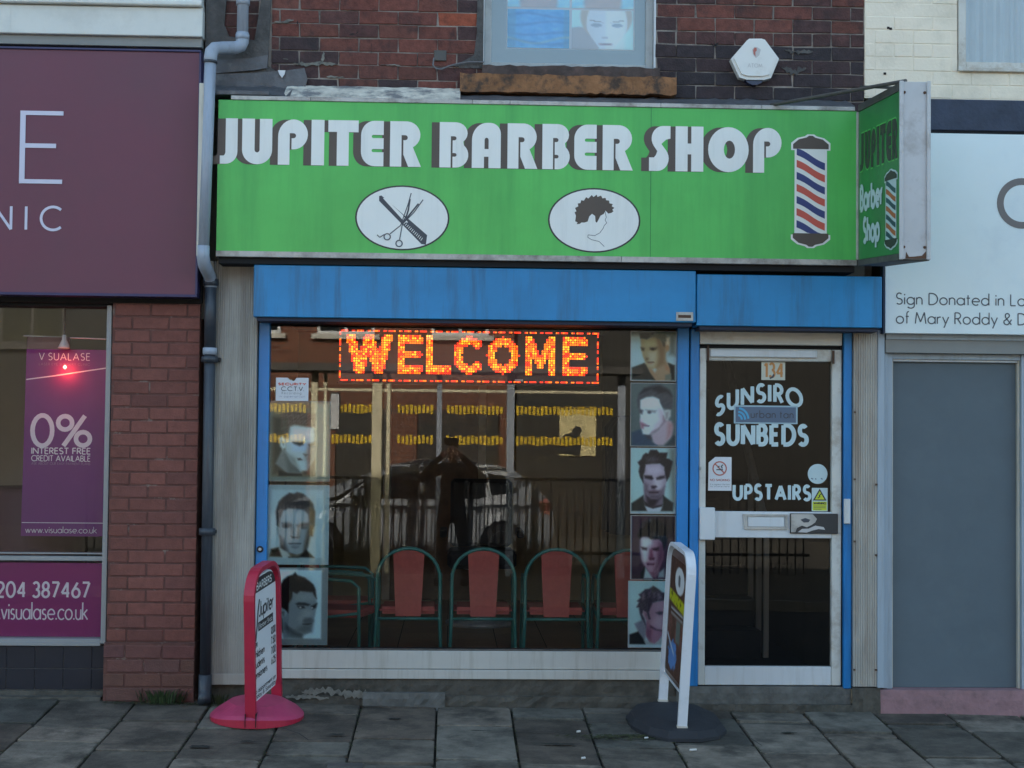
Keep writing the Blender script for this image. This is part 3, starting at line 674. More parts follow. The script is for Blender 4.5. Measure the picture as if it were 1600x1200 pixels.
PIC5 = shapes(838, 1200, (142, 182, 190), [
    ([(330, 680), (640, 860), (640, 960), (560, 1080), (480, 1140), (380, 1120), (310, 960), (310, 800)], (146, 108, 134), 16), ([(320, 820), (420, 900), (400, 1040), (330, 1000)], (128, 84, 116), 26),
    ([(250, 560), (400, 400), (660, 340), (838, 380), (838, 560), (800, 700), (740, 860), (640, 890), (520, 880), (400, 800), (330, 700)], (148, 122, 146), 12), ([(480, 640), (640, 620), (640, 840), (540, 860), (440, 760)], (158, 140, 158), 40), ([(440, 400), (640, 370), (640, 500), (460, 520)], (152, 130, 152), 30),
    ([(500, 570), (560, 545), (640, 555), (610, 600), (560, 610)], (78, 74, 94), 14), ([(400, 800), (520, 870), (640, 890), (620, 910), (500, 890), (400, 840)], (90, 66, 92), 14),
    ([(250, 540), (310, 530), (360, 640), (350, 700), (300, 680), (260, 600)], (160, 136, 156), 14), ([(290, 560), (330, 600), (340, 680), (310, 640)], (126, 96, 122), 14),
    ([(150, 470), (190, 380), (160, 360), (220, 290), (190, 240), (240, 200), (300, 150), (380, 130), (450, 85), (500, 110), (560, 150), (610, 200), (680, 210), (838, 200), (838, 350), (660, 345), (540, 360), (440, 390), (410, 460), (370, 560), (400, 680), (370, 690), (330, 560), (270, 530), (250, 600), (290, 680), (320, 780), (310, 860), (260, 740), (210, 600), (190, 480)], (72, 66, 88), 12, .04),
    ([(240, 240), (280, 220), (290, 320), (250, 330)], (128, 112, 134), 18, .03, .8), ([(360, 200), (400, 170), (390, 280), (360, 300)], (124, 110, 132), 18, .03, .8), ([(520, 220), (560, 210), (600, 300), (540, 340)], (134, 120, 138), 18, .03, .8), ([(440, 200), (500, 180), (480, 300), (440, 300)], (116, 104, 126), 20, .03, .7),
    ([(110, 770), (260, 700), (320, 830), (310, 1000), (300, 1100), (180, 920)], (120, 130, 150), 14, .02), ([(280, 1050), (480, 1150), (600, 1040), (640, 990), (640, 1150), (300, 1150)], (136, 158, 166), 14),
    ([(20, 970), (180, 915), (270, 1040), (310, 1145), (20, 1145)], (26, 38, 48), 12), ([(0, 1155), (838, 1155), (838, 1200), (0, 1200)], (150, 182, 196), 8), ([(0, 0), (16, 0), (16, 1200), (0, 1200)], (150, 172, 186), 6)], seed=6)
PIC6 = shapes(922, 1200, (120, 138, 128), [
    ([(40, 20), (900, 20), (900, 1130), (40, 1130)], (132, 128, 100), 14), ([(690, 20), (900, 20), (900, 1130), (690, 1130)], (168, 172, 150), 20),
    ([(50, 240), (250, 240), (250, 1100), (50, 1100)], (86, 84, 68), 30), ([(560, 900), (690, 860), (690, 1110), (500, 1110)], (92, 80, 62), 20),
    ([(190, 720), (330, 760), (480, 1010), (500, 1100), (280, 1090), (90, 940)], (126, 138, 134), 14), ([(240, 800), (320, 900), (480, 1030), (470, 1090), (300, 1080)], (96, 110, 108), 30),
    ([(290, 380), (360, 350), (680, 380), (690, 700), (680, 880), (580, 1040), (480, 1040), (330, 900), (240, 740), (250, 560)], (158, 180, 184), 14), ([(320, 380), (660, 390), (640, 600), (330, 610)], (188, 202, 196), 40), ([(330, 620), (580, 640), (580, 740), (360, 740)], (150, 180, 206), 30),
    ([(600, 660), (690, 640), (680, 860), (590, 1000), (560, 860)], (112, 118, 112), 40), ([(260, 780), (400, 860), (480, 1020), (350, 930)], (128, 144, 140), 30), ([(420, 900), (560, 900), (560, 1030), (480, 1030)], (158, 186, 190), 28),
    ([(350, 615), (520, 610), (510, 650), (460, 670), (380, 640)], (66, 68, 60), 16), ([(600, 650), (690, 620), (690, 650), (620, 672)], (72, 70, 62), 14), ([(520, 790), (580, 800), (550, 825)], (98, 96, 84), 14), ([(430, 860), (470, 855), (500, 880), (440, 885)], (66, 66, 58), 10),
    ([(150, 200), (240, 170), (420, 160), (690, 190), (690, 385), (560, 380), (380, 350), (300, 380), (280, 560), (180, 420), (180, 300)], (120, 102, 88), 16, .05), ([(190, 280), (270, 250), (270, 520), (180, 430)], (104, 102, 84), 24, .03),
    ([(135, 560), (190, 520), (250, 580), (250, 700), (200, 730), (160, 680)], (176, 196, 192), 14), ([(180, 600), (220, 610), (210, 660)], (112, 128, 128), 12),
    ([(140, 1040), (280, 1080), (500, 1090), (500, 1120), (140, 1120)], (44, 48, 42), 10)], seed=7)
PIC7 = shapes(935, 1200, (128, 160, 168), [
    ([(60, 70), (850, 70), (850, 1100), (60, 1100)], (140, 174, 182), 10), 
    ([(200, 760), (620, 760), (600, 1000), (480, 1090), (340, 1090), (210, 950)], (52, 56, 56), 16), ([(180, 960), (330, 1000), (370, 1090), (230, 1090)], (150, 168, 164), 16),
    ([(190, 440), (340, 350), (560, 370), (640, 480), (690, 640), (650, 760), (620, 900), (560, 1030), (460, 1060), (330, 1020), (240, 900), (200, 760), (180, 620)], (128, 150, 158), 12),
    ([(220, 400), (540, 380), (600, 520), (420, 580), (230, 540)], (140, 164, 172), 45), ([(190, 760), (260, 820), (330, 1010), (240, 920)], (72, 84, 90), 24), ([(640, 600), (690, 620), (620, 920), (560, 1040), (580, 860)], (80, 76, 62), 24),
    ([(220, 575), (330, 568), (390, 600), (380, 640), (240, 620)], (74, 86, 92), 18), ([(450, 610), (540, 570), (660, 580), (620, 610), (480, 650)], (80, 80, 74), 18), ([(285, 625, 42, 24)], (48, 56, 62), 12), ([(560, 640, 40, 22)], (66, 78, 82), 12),
    ([(365, 650), (395, 640), (400, 740), (370, 770)], (88, 104, 112), 18), ([(470, 650), (500, 680), (490, 780), (460, 760)], (98, 104, 96), 18), ([(365, 770), (430, 785), (490, 780), (480, 805), (380, 800)], (44, 52, 56), 12),
    ([(330, 880), (420, 875), (520, 880), (510, 892), (420, 890), (350, 895)], (58, 68, 74), 9), ([(370, 900), (490, 900), (430, 925)], (116, 134, 142), 14), ([(380, 935), (480, 935), (430, 955)], (88, 104, 112), 16), ([(340, 1030), (460, 1060), (560, 1020), (480, 1080), (370, 1080)], (150, 132, 86), 14, 0, .6),
    ([(130, 400), (170, 260), (230, 190), (330, 120), (400, 130), (450, 105), (540, 130), (640, 210), (690, 280), (720, 420), (715, 600), (690, 640), (660, 560), (620, 440), (560, 375), (440, 360), (330, 352), (240, 390), (200, 500), (185, 640), (150, 610)], (62, 66, 70), 12, .035), ([(640, 350), (715, 400), (700, 600), (640, 560)], (40, 38, 36), 22, .02),
    ([(150, 640), (190, 650), (200, 760), (160, 740)], (112, 136, 142), 12), ([(650, 600), (710, 620), (690, 770), (650, 760)], (98, 76, 40), 14), ([(690, 680), (720, 660), (700, 760)], (160, 158, 130), 10),
    ([(45, 1085), (70, 970), (180, 945), (200, 1000), (230, 1085)], (58, 54, 38), 12, .02), ([(340, 1090), (480, 1090), (600, 980), (720, 1095)], (44, 42, 38), 12)], seed=8)
PIC8 = shapes(993, 1200, (110, 130, 136), [
    ([(210, 30), (900, 30), (900, 1105), (210, 1105)], (148, 186, 200), 10), ([(230, 30), (500, 30), (300, 200), (230, 200)], (190, 208, 210), 40),
    ([(240, 700), (620, 900), (600, 1105), (300, 1105), (220, 860)], (104, 128, 138), 16), ([(340, 870), (520, 1000), (620, 1030), (600, 1090), (440, 1060), (330, 960)], (70, 88, 96), 30),
    ([(220, 840), (280, 900), (310, 1105), (200, 1105)], (146, 176, 186), 14),
    ([(430, 420), (520, 370), (760, 380), (810, 480), (830, 560), (800, 740), (770, 860), (740, 1000), (660, 1030), (540, 1000), (380, 900), (330, 760), (380, 640), (400, 540)], (110, 134, 144), 12),
    ([(480, 390), (740, 390), (790, 500), (600, 540), (470, 520)], (118, 144, 154), 40), ([(640, 640), (760, 680), (740, 780), (660, 820), (600, 900), (540, 800)], (128, 150, 158), 40), ([(640, 800), (770, 820), (750, 990), (640, 1020), (500, 980), (600, 900)], (90, 108, 116), 35),
    ([(500, 560), (540, 540), (640, 545), (720, 570), (690, 590), (600, 580), (520, 580)], (46, 52, 58), 12), ([(525, 600), (620, 595), (640, 625), (560, 635)], (44, 50, 56), 12), ([(570, 618, 12, 10)], (190, 205, 208), 8), ([(740, 600), (830, 550), (810, 620), (760, 640)], (40, 46, 52), 13), ([(755, 622, 10, 9)], (180, 195, 200), 8),
    ([(620, 830), (660, 790), (740, 780), (770, 830), (740, 850)], (84, 98, 106), 20), ([(610, 878), (700, 872), (750, 868), (700, 888)], (48, 54, 60), 8), ([(640, 905), (720, 900), (680, 925)], (100, 118, 126), 14),
    ([(230, 640), (250, 270), (300, 180), (370, 130), (440, 110), (480, 70), (520, 120), (620, 150), (700, 200), (770, 260), (800, 330), (820, 480), (790, 440), (760, 380), (560, 365), (510, 400), (450, 380), (430, 480), (390, 560), (380, 700), (330, 660), (290, 640), (240, 600)], (34, 34, 36), 12, .02), ([(440, 130), (520, 130), (640, 170), (540, 200)], (76, 66, 48), 26, .03, .8),
    ([(225, 600), (300, 640), (350, 700), (320, 780), (270, 790), (230, 740)], (116, 138, 146), 13), ([(270, 690), (320, 680), (310, 750)], (80, 98, 106), 12), ([(220, 740), (280, 800), (300, 1010), (240, 860)], (34, 34, 42), 12)], seed=9)

# ================================================================== GROUND
def gz(x, y): return -0.013 * x + 0.06 * y

def sheet(name, x0, x1, y0, y1, fz, m, nx=2, ny=2, thick=None):
    v, f = [], []
    for j in range(ny):
        for i in range(nx):
            x = x0 + (x1 - x0) * i / (nx - 1); y = y0 + (y1 - y0) * j / (ny - 1)
            v.append((x, y, fz(x, y)))
    for j in range(ny - 1):
        for i in range(nx - 1):
            a = j * nx + i; f.append((a, a + 1, a + nx + 1, a + nx))
    me = bpy.data.meshes.new(name); me.from_pydata(v, [], f); me.update()
    return tag(link(name, me, None, m), kind='structure')

ROADZ = -0.31
pavement = sheet('pavement', -12, 12, -3.0, 0.12, lambda x, y: gz(x, y) - 0.022, 'soil')
road = sheet('road', -60, 60, -8.6, -3.16, lambda x, y: ROADZ - 0.013 * max(-12, min(12, x)), 'asphalt', 21, 2)
ground = sheet('ground', -150, 150, -160, 60, lambda x, y: -0.75, 'asphalt')
far_pavement = sheet('far_pavement', -40, 40, -30, -8.75, lambda x, y: -0.2 - 0.013 * max(-12, min(12, x)), 'concrete', 21, 2)
k = MB()
for i in range(26):
    x = -12 + i * 0.92
    k.hexa([(x, -3.15, gz(x, -3) - .3), (x + .91, -3.15, gz(x + .91, -3) - .3), (x + .91, -3.0, gz(x + .91, -3) - .3), (x, -3.0, gz(x, -3) - .3),
            (x, -3.15, gz(x, -3)), (x + .91, -3.15, gz(x + .91, -3)), (x + .91, -3.0, gz(x + .91, -3)), (x, -3.0, gz(x, -3))])
tag(k.build('kerb', 'kerb'), kind='structure')
k = MB()
for i in range(40):
    x = -18 + i * 0.92
    z = -0.2 - 0.013 * max(-12, min(12, x))
    k.box(x, x + .91, -8.74, -8.6, z - .2, z)
tag(k.build('far_kerb', 'kerb'), kind='structure')

# paving slabs: columns run from the wall to the kerb, row joints are staggered as in the photograph
col_x = [-3.57, -3.13, -2.70, -2.255, -1.815, -1.38, -0.94, -0.51, -0.065, 0.365, 0.79, 1.225, 1.66, 2.10, 2.52, 2.96, 3.40, 3.84]
rows = {
    0: [0, -.62, -1.25], 1: [0, -.35, -.98, -1.6], 2: [0, -.62, -1.2], 3: [0, -.70, -1.02, -1.6],
    4: [0.0, -.52, -1.18], 5: [0, -.66, -1.33], 6: [0, -.30, -.92, -1.2], 7: [0, -.12, -.86, -1.34],
    8: [0, -.11, -.56, -1.26], 9: [0, -.09, -.33, -1.33], 10: [0, -.18, -.42, -.95, -1.5], 11: [0, -.25, -.86, -1.42],
    12: [0, -.06, -.30, -.38, -1.0, -1.6], 13: [0, -.52, -.62, -1.3], 14: [0, -.30, -.40, -1.05], 15: [0, -.48, -1.12], 16: [0, -.3, -1.0]}
for ci in range(len(col_x) - 1):
    ys = list(rows[ci])
    while ys[-1] - .62 > -2.98: ys.append(ys[-1] - .62 + random.uniform(-.02, .02))
    ys.append(-2.99)
    for j in range(len(ys) - 1):
        ya, yb = ys[j], ys[j + 1]
        if ya - yb < .05: continue
        x0, x1 = col_x[ci] + .0065, col_x[ci + 1] - .0065
        g = .010
        dz = random.uniform(-.004, .004); tx, ty = random.uniform(-.005, .005), random.uniform(-.006, .006)
        if ci == 8 and j == 2: dz += .006
        if ci == 8 and j == 1: dz += .012
        if ya - yb < .12: dz -= .008
        def jit(): return random.uniform(-.006, .006)
        segs = 6
        top = []
        # outline with worn corners
        c = min(.018, (ya - yb) * .2)
        pts = [(x0 + c, yb + g), ((x0 + x1) / 2, yb + g + jit() * .7), (x1 - c, yb + g + jit() * .5), (x1, yb + c + g), (x1 + jit() * .4, (ya + yb) / 2), (x1, ya - c - g),
               (x1 - c, ya - g), ((x0 + x1) / 2, ya - g + jit() * .7), (x0 + c, ya - g), (x0, ya - c - g), (x0 + jit() * .4, (ya + yb) / 2), (x0, yb + c + g)]
        v = []; n = len(pts); xm, ym = (x0 + x1) / 2, (ya + yb) / 2
        for ins, dd in ((0, -.03), (0, -.004), (.006, 0)):
            for px_, py_ in pts:
                qx = xm + (px_ - xm) * (1 - ins * 4); qy = ym + (py_ - ym) * (1 - ins * 3)
                v.append((qx, qy, gz(qx, qy) + dz + dd + (qx - xm) * tx * 3 + (qy - ym) * ty * 3))
        f = []
        for r in range(2):
            for q in range(n): f.append((r*n + q, r*n + (q+1) % n, (r+1)*n + (q+1) % n, (r+1)*n + q))
        f.append(tuple(2 * n + q for q in range(n)))
        me = bpy.data.meshes.new('paving_slab'); me.from_pydata(v, [], f); me.update()
        s = link('paving_slab', me, pavement, 'slab')
        t = random.uniform(.62, 1.5); w = random.uniform(-.008, .014)
        s.color = (.122 * t + w, .107 * t, .086 * t - w * .3, 1)
# cracks and dark chips in slabs
cr = MB()
def crack(pts, w=.006):
    Lf, Rt, _ = ribbon(pts, w)
    for i in range(len(Lf) - 1):
        q = [Lf[i], Rt[i], Rt[i+1], Lf[i+1]]
        cr.quad(*[(p.x, p.y, gz(p.x, p.y) + .008) for p in q])
crack([(-.90, -.68), (-.80, -.80), (-.74, -.93), (-.66, -.90), (-.52, -.90)])
crack([(1.62, -.62), (1.66, -.75), (1.69, -.9)], .005)
crack([(.37, -.70), (.55, -.66), (.66, -.72), (.78, -.70)], .007)
crack([(-1.35, -1.0), (-1.2, -1.05), (-1.05, -1.0), (-.95, -1.04)], .004)
def blot(cx, cy, rx, ry, seed, lift=.0075):
    r = random.Random(seed); n = 26; ring = []
    for q in range(n):
        a = 2 * PI * q / n; k = r.uniform(.55, 1.1)
        ring.append((cx + rx * k * math.cos(a), cy + ry * k * math.sin(a)))
    b0 = len(dp_.v)
    dp_.v.append((cx, cy, gz(cx, cy) + lift)); dp_.v += [(x, y, gz(x, y) + lift) for x, y in ring]
    for q in range(n): dp_.f.append((b0, b0 + 1 + q, b0 + 1 + (q + 1) % n))
dp_ = MB()
for i_, (a_, b_, c_, d_) in enumerate(((-1.28, -1.10, .07, .03), (.28, -.60, .10, .035), (.20, -.66, .08, .02), (.60, -.93, .12, .02), (-1.05, -.98, .06, .018), (-.60, -.80, .05, .02), (1.9, -.60, .05, .02), (-.30, -.42, .05, .02), (2.9, -.35, .05, .02))):
    blot(a_, b_, c_, d_, i_)
tag(dp_.build('dirt_stain', 'soil', pavement), kind='stuff')
tag(cr.build('pavement_crack', 'black', pavement), kind='structure')

# ================================================================== BRICKS
def brick_mesh(L, H, D, seed, wear=.004):
    r = random.Random(seed); bm = bmesh.new()
    bmesh.ops.create_cube(bm, size=1)
    for v in bm.verts:
        v.co = Vector((v.co.x * L + r.uniform(-wear, wear), v.co.y * D + r.uniform(-wear, wear) * .6, v.co.z * H + r.uniform(-wear, wear) * .7))
    bmesh.ops.bevel(bm, geom=[e for e in bm.edges if min(e.verts[0].co.y, e.verts[1].co.y) < 0], offset=.0035, segments=1, affect='EDGES', clamp_overlap=True)
    me = bpy.data.meshes.new('brick'); bm.to_mesh(me); bm.free(); return me
def brick_set(L, H, D, mname, n=6, wear=.004):
    out = []
    for i in range(n):
        me = brick_mesh(L, H, D, 100 * L + i, wear); me.materials.append(M[mname]); out.append(me)
    return out

def lay(parent, x0, x1, z0, z1, yf, px_, pz, meshes_s, meshes_h, Ls, Lh, colfn, header_rows=(), holes=(), jz=.0, off=0.0, jit=.0035, zbase=None):
    D = .06
    r = 0; z = z0
    while z < z1 - .02:
        hdr = r in header_rows
        P_ = px_ / 2 if hdr else px_
        L = Lh if hdr else Ls
        ms = meshes_h if hdr else meshes_s
        x = x0 - P_ + ((r % 2) * px_ / 2 + off) % P_
        while x < x1:
            a, b = x, x + L
            ca, cb = max(a, x0), min(b, x1)
            zc = z + pz / 2
            for hx0, hx1, hz0, hz1 in holes:
                if hz0 < zc < hz1:
                    if ca >= hx0 and cb <= hx1: cb = ca
                    elif ca < hx0 < cb: cb = hx0 if hx0 - ca > .02 else ca
                    elif ca < hx1 < cb: ca = hx1
            if cb - ca > .03:
                me = random.choice(ms)
                o = bpy.data.objects.new('brick', me); COL.objects.link(o); o.parent = parent
                o.location = ((ca + cb) / 2, yf + D / 2 + random.uniform(-jit, jit), z + pz / 2 + random.uniform(-.001, .001))
                o.scale = ((cb - ca) / L, 1, 1)
                o.color = (*colfn((ca + cb) / 2, z), 1)
            x += P_
        z += pz; r += 1

# ================================================================== BARBER'S BUILDING
bb = thing('brick_shop_building', 'old red brick shop building with blue fronted ground floor between purple and white signs', 'building')
PZ = .0825
wall = MB()
wall.box(-1.49, .165, .004, .25, 3.5, 4.72); wall.box(1.20, 2.476, .004, .25, 3.5, 4.72); wall.box(.165, 1.20, .03, .25, 3.5, 3.80); wall.box(.165, 1.2, .14, .25, 3.80, 4.72)
upper_wall = wall.build('brick_wall', 'mortar', bb)
HB = .0752
st = brick_set(.2285, HB, .06, 'brick'); hd = brick_set(.1105, HB, .06, 'brick')
def col_old(x, z):
    soot = 0.0                                   # sooty courses low on the right, beside the window and by the render
    if x > 1.2: soot = max(0, min(1, (4.03 - z) / .14))
    elif x < -.75: soot = max(0, min(1, (3.98 - z) / .15)) * .85
    else: soot = max(0, min(1, (3.86 - z) / .3)) * .35
    if x > 0: soot = max(soot, .8 - abs(x - .1) / .12, .8 - abs(x - 1.27) / .12)
    if random.random() < .16: soot = max(soot, random.uniform(.5, .9))
    soot = min(1, max(0, soot + random.uniform(-.18, .12)))
    if random.random() < .018: return (.30, .075, .04)
    k = random.uniform(.82, 1.12); h = random.uniform(-.01, .012)
    r_, g_, b_ = .155 * k + h, .053 * k, .040 * k
    return (r_ + (.036 - r_) * soot, g_ + (.029 - g_) * soot, b_ + (.034 - b_) * soot)
z0 = 3.631 - PZ
lay(upper_wall, -1.10, .16, z0, 4.70, -.002, .236, PZ, st, hd, .2285, .1105, col_old, header_rows=(), off=.05)
lay(upper_wall, 1.205, 2.472, z0, 4.70, -.002, .236, PZ, st, hd, .2285, .1105, col_old, header_rows=(5,), off=.13)
# bricks left of the pipe, half covered by a patch of render
lay(upper_wall, -1.40, -1.18, 3.93, 4.70, .0, .236, PZ, st, hd, .2285, .1105, lambda x, z: (.085, .035, .03), off=.02)
# render patches: irregular slabs of mortar
def patch(name, pts, y, d, m, parent, seg=0):
    return fill(name, [pts], facade(y), m, parent, depth=d)
patch('render_patch', [(-1.49, 3.60), (-1.49, 4.72), (-1.42, 4.72), (-1.40, 4.40), (-1.37, 4.18), (-1.38, 4.02), (-1.35, 3.95), (-1.20, 3.93), (-1.16, 4.2), (-1.165, 4.72), (-1.10, 4.72), (-1.105, 4.2), (-1.115, 3.88), (-1.12, 3.78), (-1.06, 3.74), (-1.0, 3.72), (-.93, 3.68), (-.88, 3.60)], -.004, .018, 'grey_render', bb)
def smear(name, pts, w, y, m, parent, seed=1, depth=.005):
    r = random.Random(seed); fine = []
    for (a, b), (c, d) in zip(pts, pts[1:]):
        n = max(2, int(math.hypot(c - a, d - b) / .012))
        fine += [(a + (c - a) * i / n, b + (d - b) * i / n) for i in range(n)]
    fine.append(pts[-1])
    Lf, Rt, _ = ribbon(fine, w); n = len(Lf)
    def jag(p, q, i):
        t = min(1, min(i, n - 1 - i) / 3 + .15) * r.uniform(.15, 1.35)
        m_ = (p + q) / 2; v = m_ + (p - m_) * t; return (v.x + r.uniform(-.002, .002), v.y + r.uniform(-.003, .003))
    return fill(name, [[jag(Rt[i], Lf[i], i) for i in range(n)] + [jag(Lf[i], Rt[i], i) for i in reversed(range(n))]], facade(y), m, parent, depth=depth)
smear('mortar_smear', [(-.97, 3.80), (-.88, 3.795), (-.78, 3.802), (-.70, 3.798)], .022, -.003, 'flake', bb, 1)
smear('mortar_smear', [(-.795, 3.80), (-.79, 3.875)], .022, -.004, 'flake', bb, 2)
smear('mortar_smear', [(-.77, 3.722), (-.66, 3.718)], .014, -.003, 'flake', bb, 3)
smear('mortar_smear', [(-1.09, 4.045), (-1.02, 4.05), (-.97, 4.06)], .018, -.003, 'flake', bb, 4)
smear('mortar_smear', [(-.45, 3.80), (-.38, 3.803), (-.33, 3.797)], .010, -.003, 'flake', bb, 5)
smear('mortar_smear', [(-1.03, 3.825), (-1.00, 3.822)], .012, -.003, 'flake', bb, 6)
smear('mortar_gap', [(-.505, 3.865), (-.505, 3.925)], .010, -.0045, 'black', bb, 7, .001)
smear('mortar_gap', [(-.64, 3.98), (-.60, 3.985), (-.575, 4.005)], .008, -.0045, 'black', bb, 8, .001)
smear('mortar_gap', [(-.95, 4.02), (-.945, 4.07)], .010, -.0045, 'black', bb, 9, .001)
smear('mortar_gap', [(1.53, 3.985), (1.56, 3.95), (1.60, 3.99)], .010, -.0045, 'black', bb, 10, .001)
smear('mortar_smear', [(1.99, 3.935), (2.07, 3.925), (2.16, 3.932)], .028, -.004, 'grey_render', bb, 11)
smear('mortar_smear', [(1.97, 3.83), (2.06, 3.80), (2.12, 3.83)], .05, -.004, 'grey_render', bb, 12)
patch('render_patch', [(-.02, 3.80), (.02, 3.80), (.02, 3.79), (.165, 3.79), (.165, 4.72), (.13, 4.72), (.125, 4.0), (.11, 3.87), (.06, 3.84)], -.003, .004, 'grey_render', bb).hide_render = False
# window recess, window
uw = MB()
uw.box(.172, .215, .045, .12, 3.815, 4.72); uw.box(1.150, 1.195, .045, .12, 3.815, 4.72); uw.box(.215, 1.150, .045, .12, 3.815, 3.842)
upper_window = uw.build('window', 'win_frame', bb, .003)
bx('reveal', 'white_pvc', upper_window, .160, .171, .0, .12, 3.815, 4.72, .001)
bx('reveal', 'white_pvc', upper_window, 1.196, 1.206, .0, .12, 3.815, 4.72, .001)
MB().quad((.215, .06, 3.842), (1.15, .06, 3.842), (1.15, .06, 4.72), (.215, .06, 4.72)).build('pane', G_UP, upper_window)
fl = fill('window_film', [[(.215, 3.842), (1.15, 3.842), (1.15, 4.72), (.215, 4.72)], [(.305, 3.935), (.305, 4.72 - .001), (1.085, 4.72 - .001), (1.085, 3.935)]], facade(.075), 'film', upper_window)
bx('backing', 'paper', upper_window, .215, 1.15, .084, .09, 3.842, 4.70, 0)
mp_up = facade(.078)
def towels(U, V):
    n = fnoise(U, V, 4, 5); n2 = fnoise(U, V, 9, 8)
    base = np.stack([.30 + .12 * n, .66 + .08 * n, .86 + .05 * n], -1)
    for (vy, amp) in ((.16, .06), (.36, .05), (.62, .04), (.85, .05)):
        ln = np.exp(-((V - vy - amp * np.sin(U * 5 + vy * 20)) / .035) ** 2)
        base = base * (1 - .45 * ln[..., None]) + np.array([.12, .42, .66]) * .45 * ln[..., None]
    edge = sstep(.16, .10, U) + sstep(.88, .94, U)
    base = base * (1 - .6 * edge[..., None]) + np.array([.25, .55, .70]) * .6 * edge[..., None]
    wave = sstep(.06, 0, np.abs(V - .80 - .08 * np.sin(U * 6 - 1)))
    base = base * (1 - .5 * wave[..., None]) + np.array([.62, .70, .68]) * .5 * wave[..., None]
    return base + .02 * n2[..., None]
def facepic(U, V):
    C = np.ones(U.shape + (3,)) * np.array([.72, .90, .95])
    sk = np.array([.80, .84, .88]); hairc = np.array([.62, .58, .56])
    def bl(C, c, m): return C * (1 - m[..., None]) + np.array(c) * m[..., None]
    C = bl(C, (.66, .66, .68), sstep(.1, -.1, ((U - .12) / .34) ** 2 + ((V - .85) / .42) ** 2 - 1))
    C = bl(C, (.72, .68, .64), sstep(.15, -.1, ((U - .56) / .42) ** 2 + ((V - .15) / .62) ** 2 - 1))
    C = bl(C, sk, sstep(.1, -.06, ((U - .57 + .0) / (.33 - .10 * sstep(.4, 1, V))) ** 2 + ((V - .35) / .72) ** 2 - 1))
    side = sstep(.52, .60, U) * sstep(1.0, .7, np.abs(U - .57) / .35)
    C = bl(C, (.88, .93, .97), side * .5)
    for ex in (.40, .74):
        C = bl(C, (.55, .60, .66), sstep(.8, -.2, ((U - ex) / .08) ** 2 + ((V - .38) / .045) ** 2 - 1) * .8)
        C = bl(C, (.48, .46, .46), sstep(.8, -.2, ((U - ex) / .10) ** 2 + ((V - .28 - .25 * (U - ex) * (1 if ex < .5 else -1)) / .015) ** 2 - 1) * .6)
    C = bl(C, (.66, .68, .72), sstep(.8, -.3, ((U - .54) / .05) ** 2 + ((V - .70) / .03) ** 2 - 1) * .7)
    C = bl(C, (.60, .52, .55), sstep(.8, -.3, ((U - .55) / .11) ** 2 + ((V - .87) / .025) ** 2 - 1) * .9)
    return C
def softblue(U, V):
    n = fnoise(U, V, 3, 2)
    C = np.stack([.62 + .1 * n, .82 + .05 * n, .90 + .03 * n], -1)
    m = sstep(.3, -.2, ((U - .5) / .3) ** 2 + ((V - .85) / .5) ** 2 - 1)[..., None]
    return C * (1 - m * .7) + np.array([.75, .60, .56]) * m * .7
pic = [((.312, .688, 3.942, 4.178), towels), ((.703, 1.078, 3.942, 4.178), facepic), ((.312, .688, 4.192, 4.43), softblue), ((.703, 1.078, 4.192, 4.43), softblue),
       ((.312, .688, 4.444, 4.68), towels), ((.703, 1.078, 4.444, 4.68), softblue)]
for rct, fn in pic:
    picture('photo_panel', rct, mp_up, fn, upper_window, 56, 36)
# sill of the window: sooty slope and flaking stone lintel
rb = random.Random(3)
def rough_bar(name, x0, x1, y0, y1, z0, z1, m, parent, n=26, amp=.006, bot=.01):
    v, f = [], []
    for i in range(n + 1):
        x = x0 + (x1 - x0) * i / n
        a = rb.uniform(-amp, amp); b = rb.uniform(0, bot); c = rb.uniform(-amp, amp)
        v += [(x, y0 + c, z0 + b), (x, y1, z0 + b), (x, y1, z1 + a), (x, y0 + c * .5 + amp, z1 + a)]
    for i in range(n):
        b = 4 * i
        for q in range(4): f.append((b + q, b + 4 + q, b + 4 + (q + 1) % 4, b + (q + 1) % 4))
    f += [(3, 2, 1, 0), (4*n, 4*n + 1, 4*n + 2, 4*n + 3)]
    me = bpy.data.meshes.new(name); me.from_pydata(v, [], f); me.update()
    return link(name, me, parent, m)
rough_bar('sill_bed', .16, 1.23, -.035, .05, 3.735, 3.808, 'sill_top', bb)
rough_bar('window_sill', .028, 1.322, -.085, .02, 3.628, 3.742, 'sill_stone', bb, 40, .005, .012)
# flashing: lead and bitumen strips above the fascia
def slope(name, x0, x1, y0, z0, y1, z1, m, parent, n=18, amp=.006):
    v, f = [], []
    for i in range(n + 1):
        x = x0 + (x1 - x0) * i / n
        for t in (0, .5, 1):
            y = y0 + (y1 - y0) * t; z = z0 + (z1 - z0) * t
            v.append((x, y + rb.uniform(-amp, amp) * .6 - (.012 if t == .5 else 0), z + rb.uniform(-amp, amp)))
    for i in range(n):
        for t in (0, 1): f.append((3*i + t, 3*i + 3 + t, 3*i + 4 + t, 3*i + 1 + t))
    me = bpy.data.meshes.new(name); me.from_pydata(v, [], f); me.update()
    return link(name, me, parent, m)
slope('lead_flashing', -1.46, -.96, -.245, 3.548, -.01, 3.66, 'lead', bb)
slope('pale_flashing', -1.0, .03, -.244, 3.546, -.012, 3.665, 'lead_pale', bb, 30, .0025)
slope('lead_flashing', .03, 2.36, -.243, 3.545, -.010, 3.632, 'lead', bb, 50)
patch('lead_patch', [(-1.44, 3.63), (-1.15, 3.645), (-.90, 3.62), (-.88, 3.70), (-.90, 3.765), (-1.0, 3.75), (-1.2, 3.73), (-1.43, 3.72)], -.03, .006, 'lead', bb)
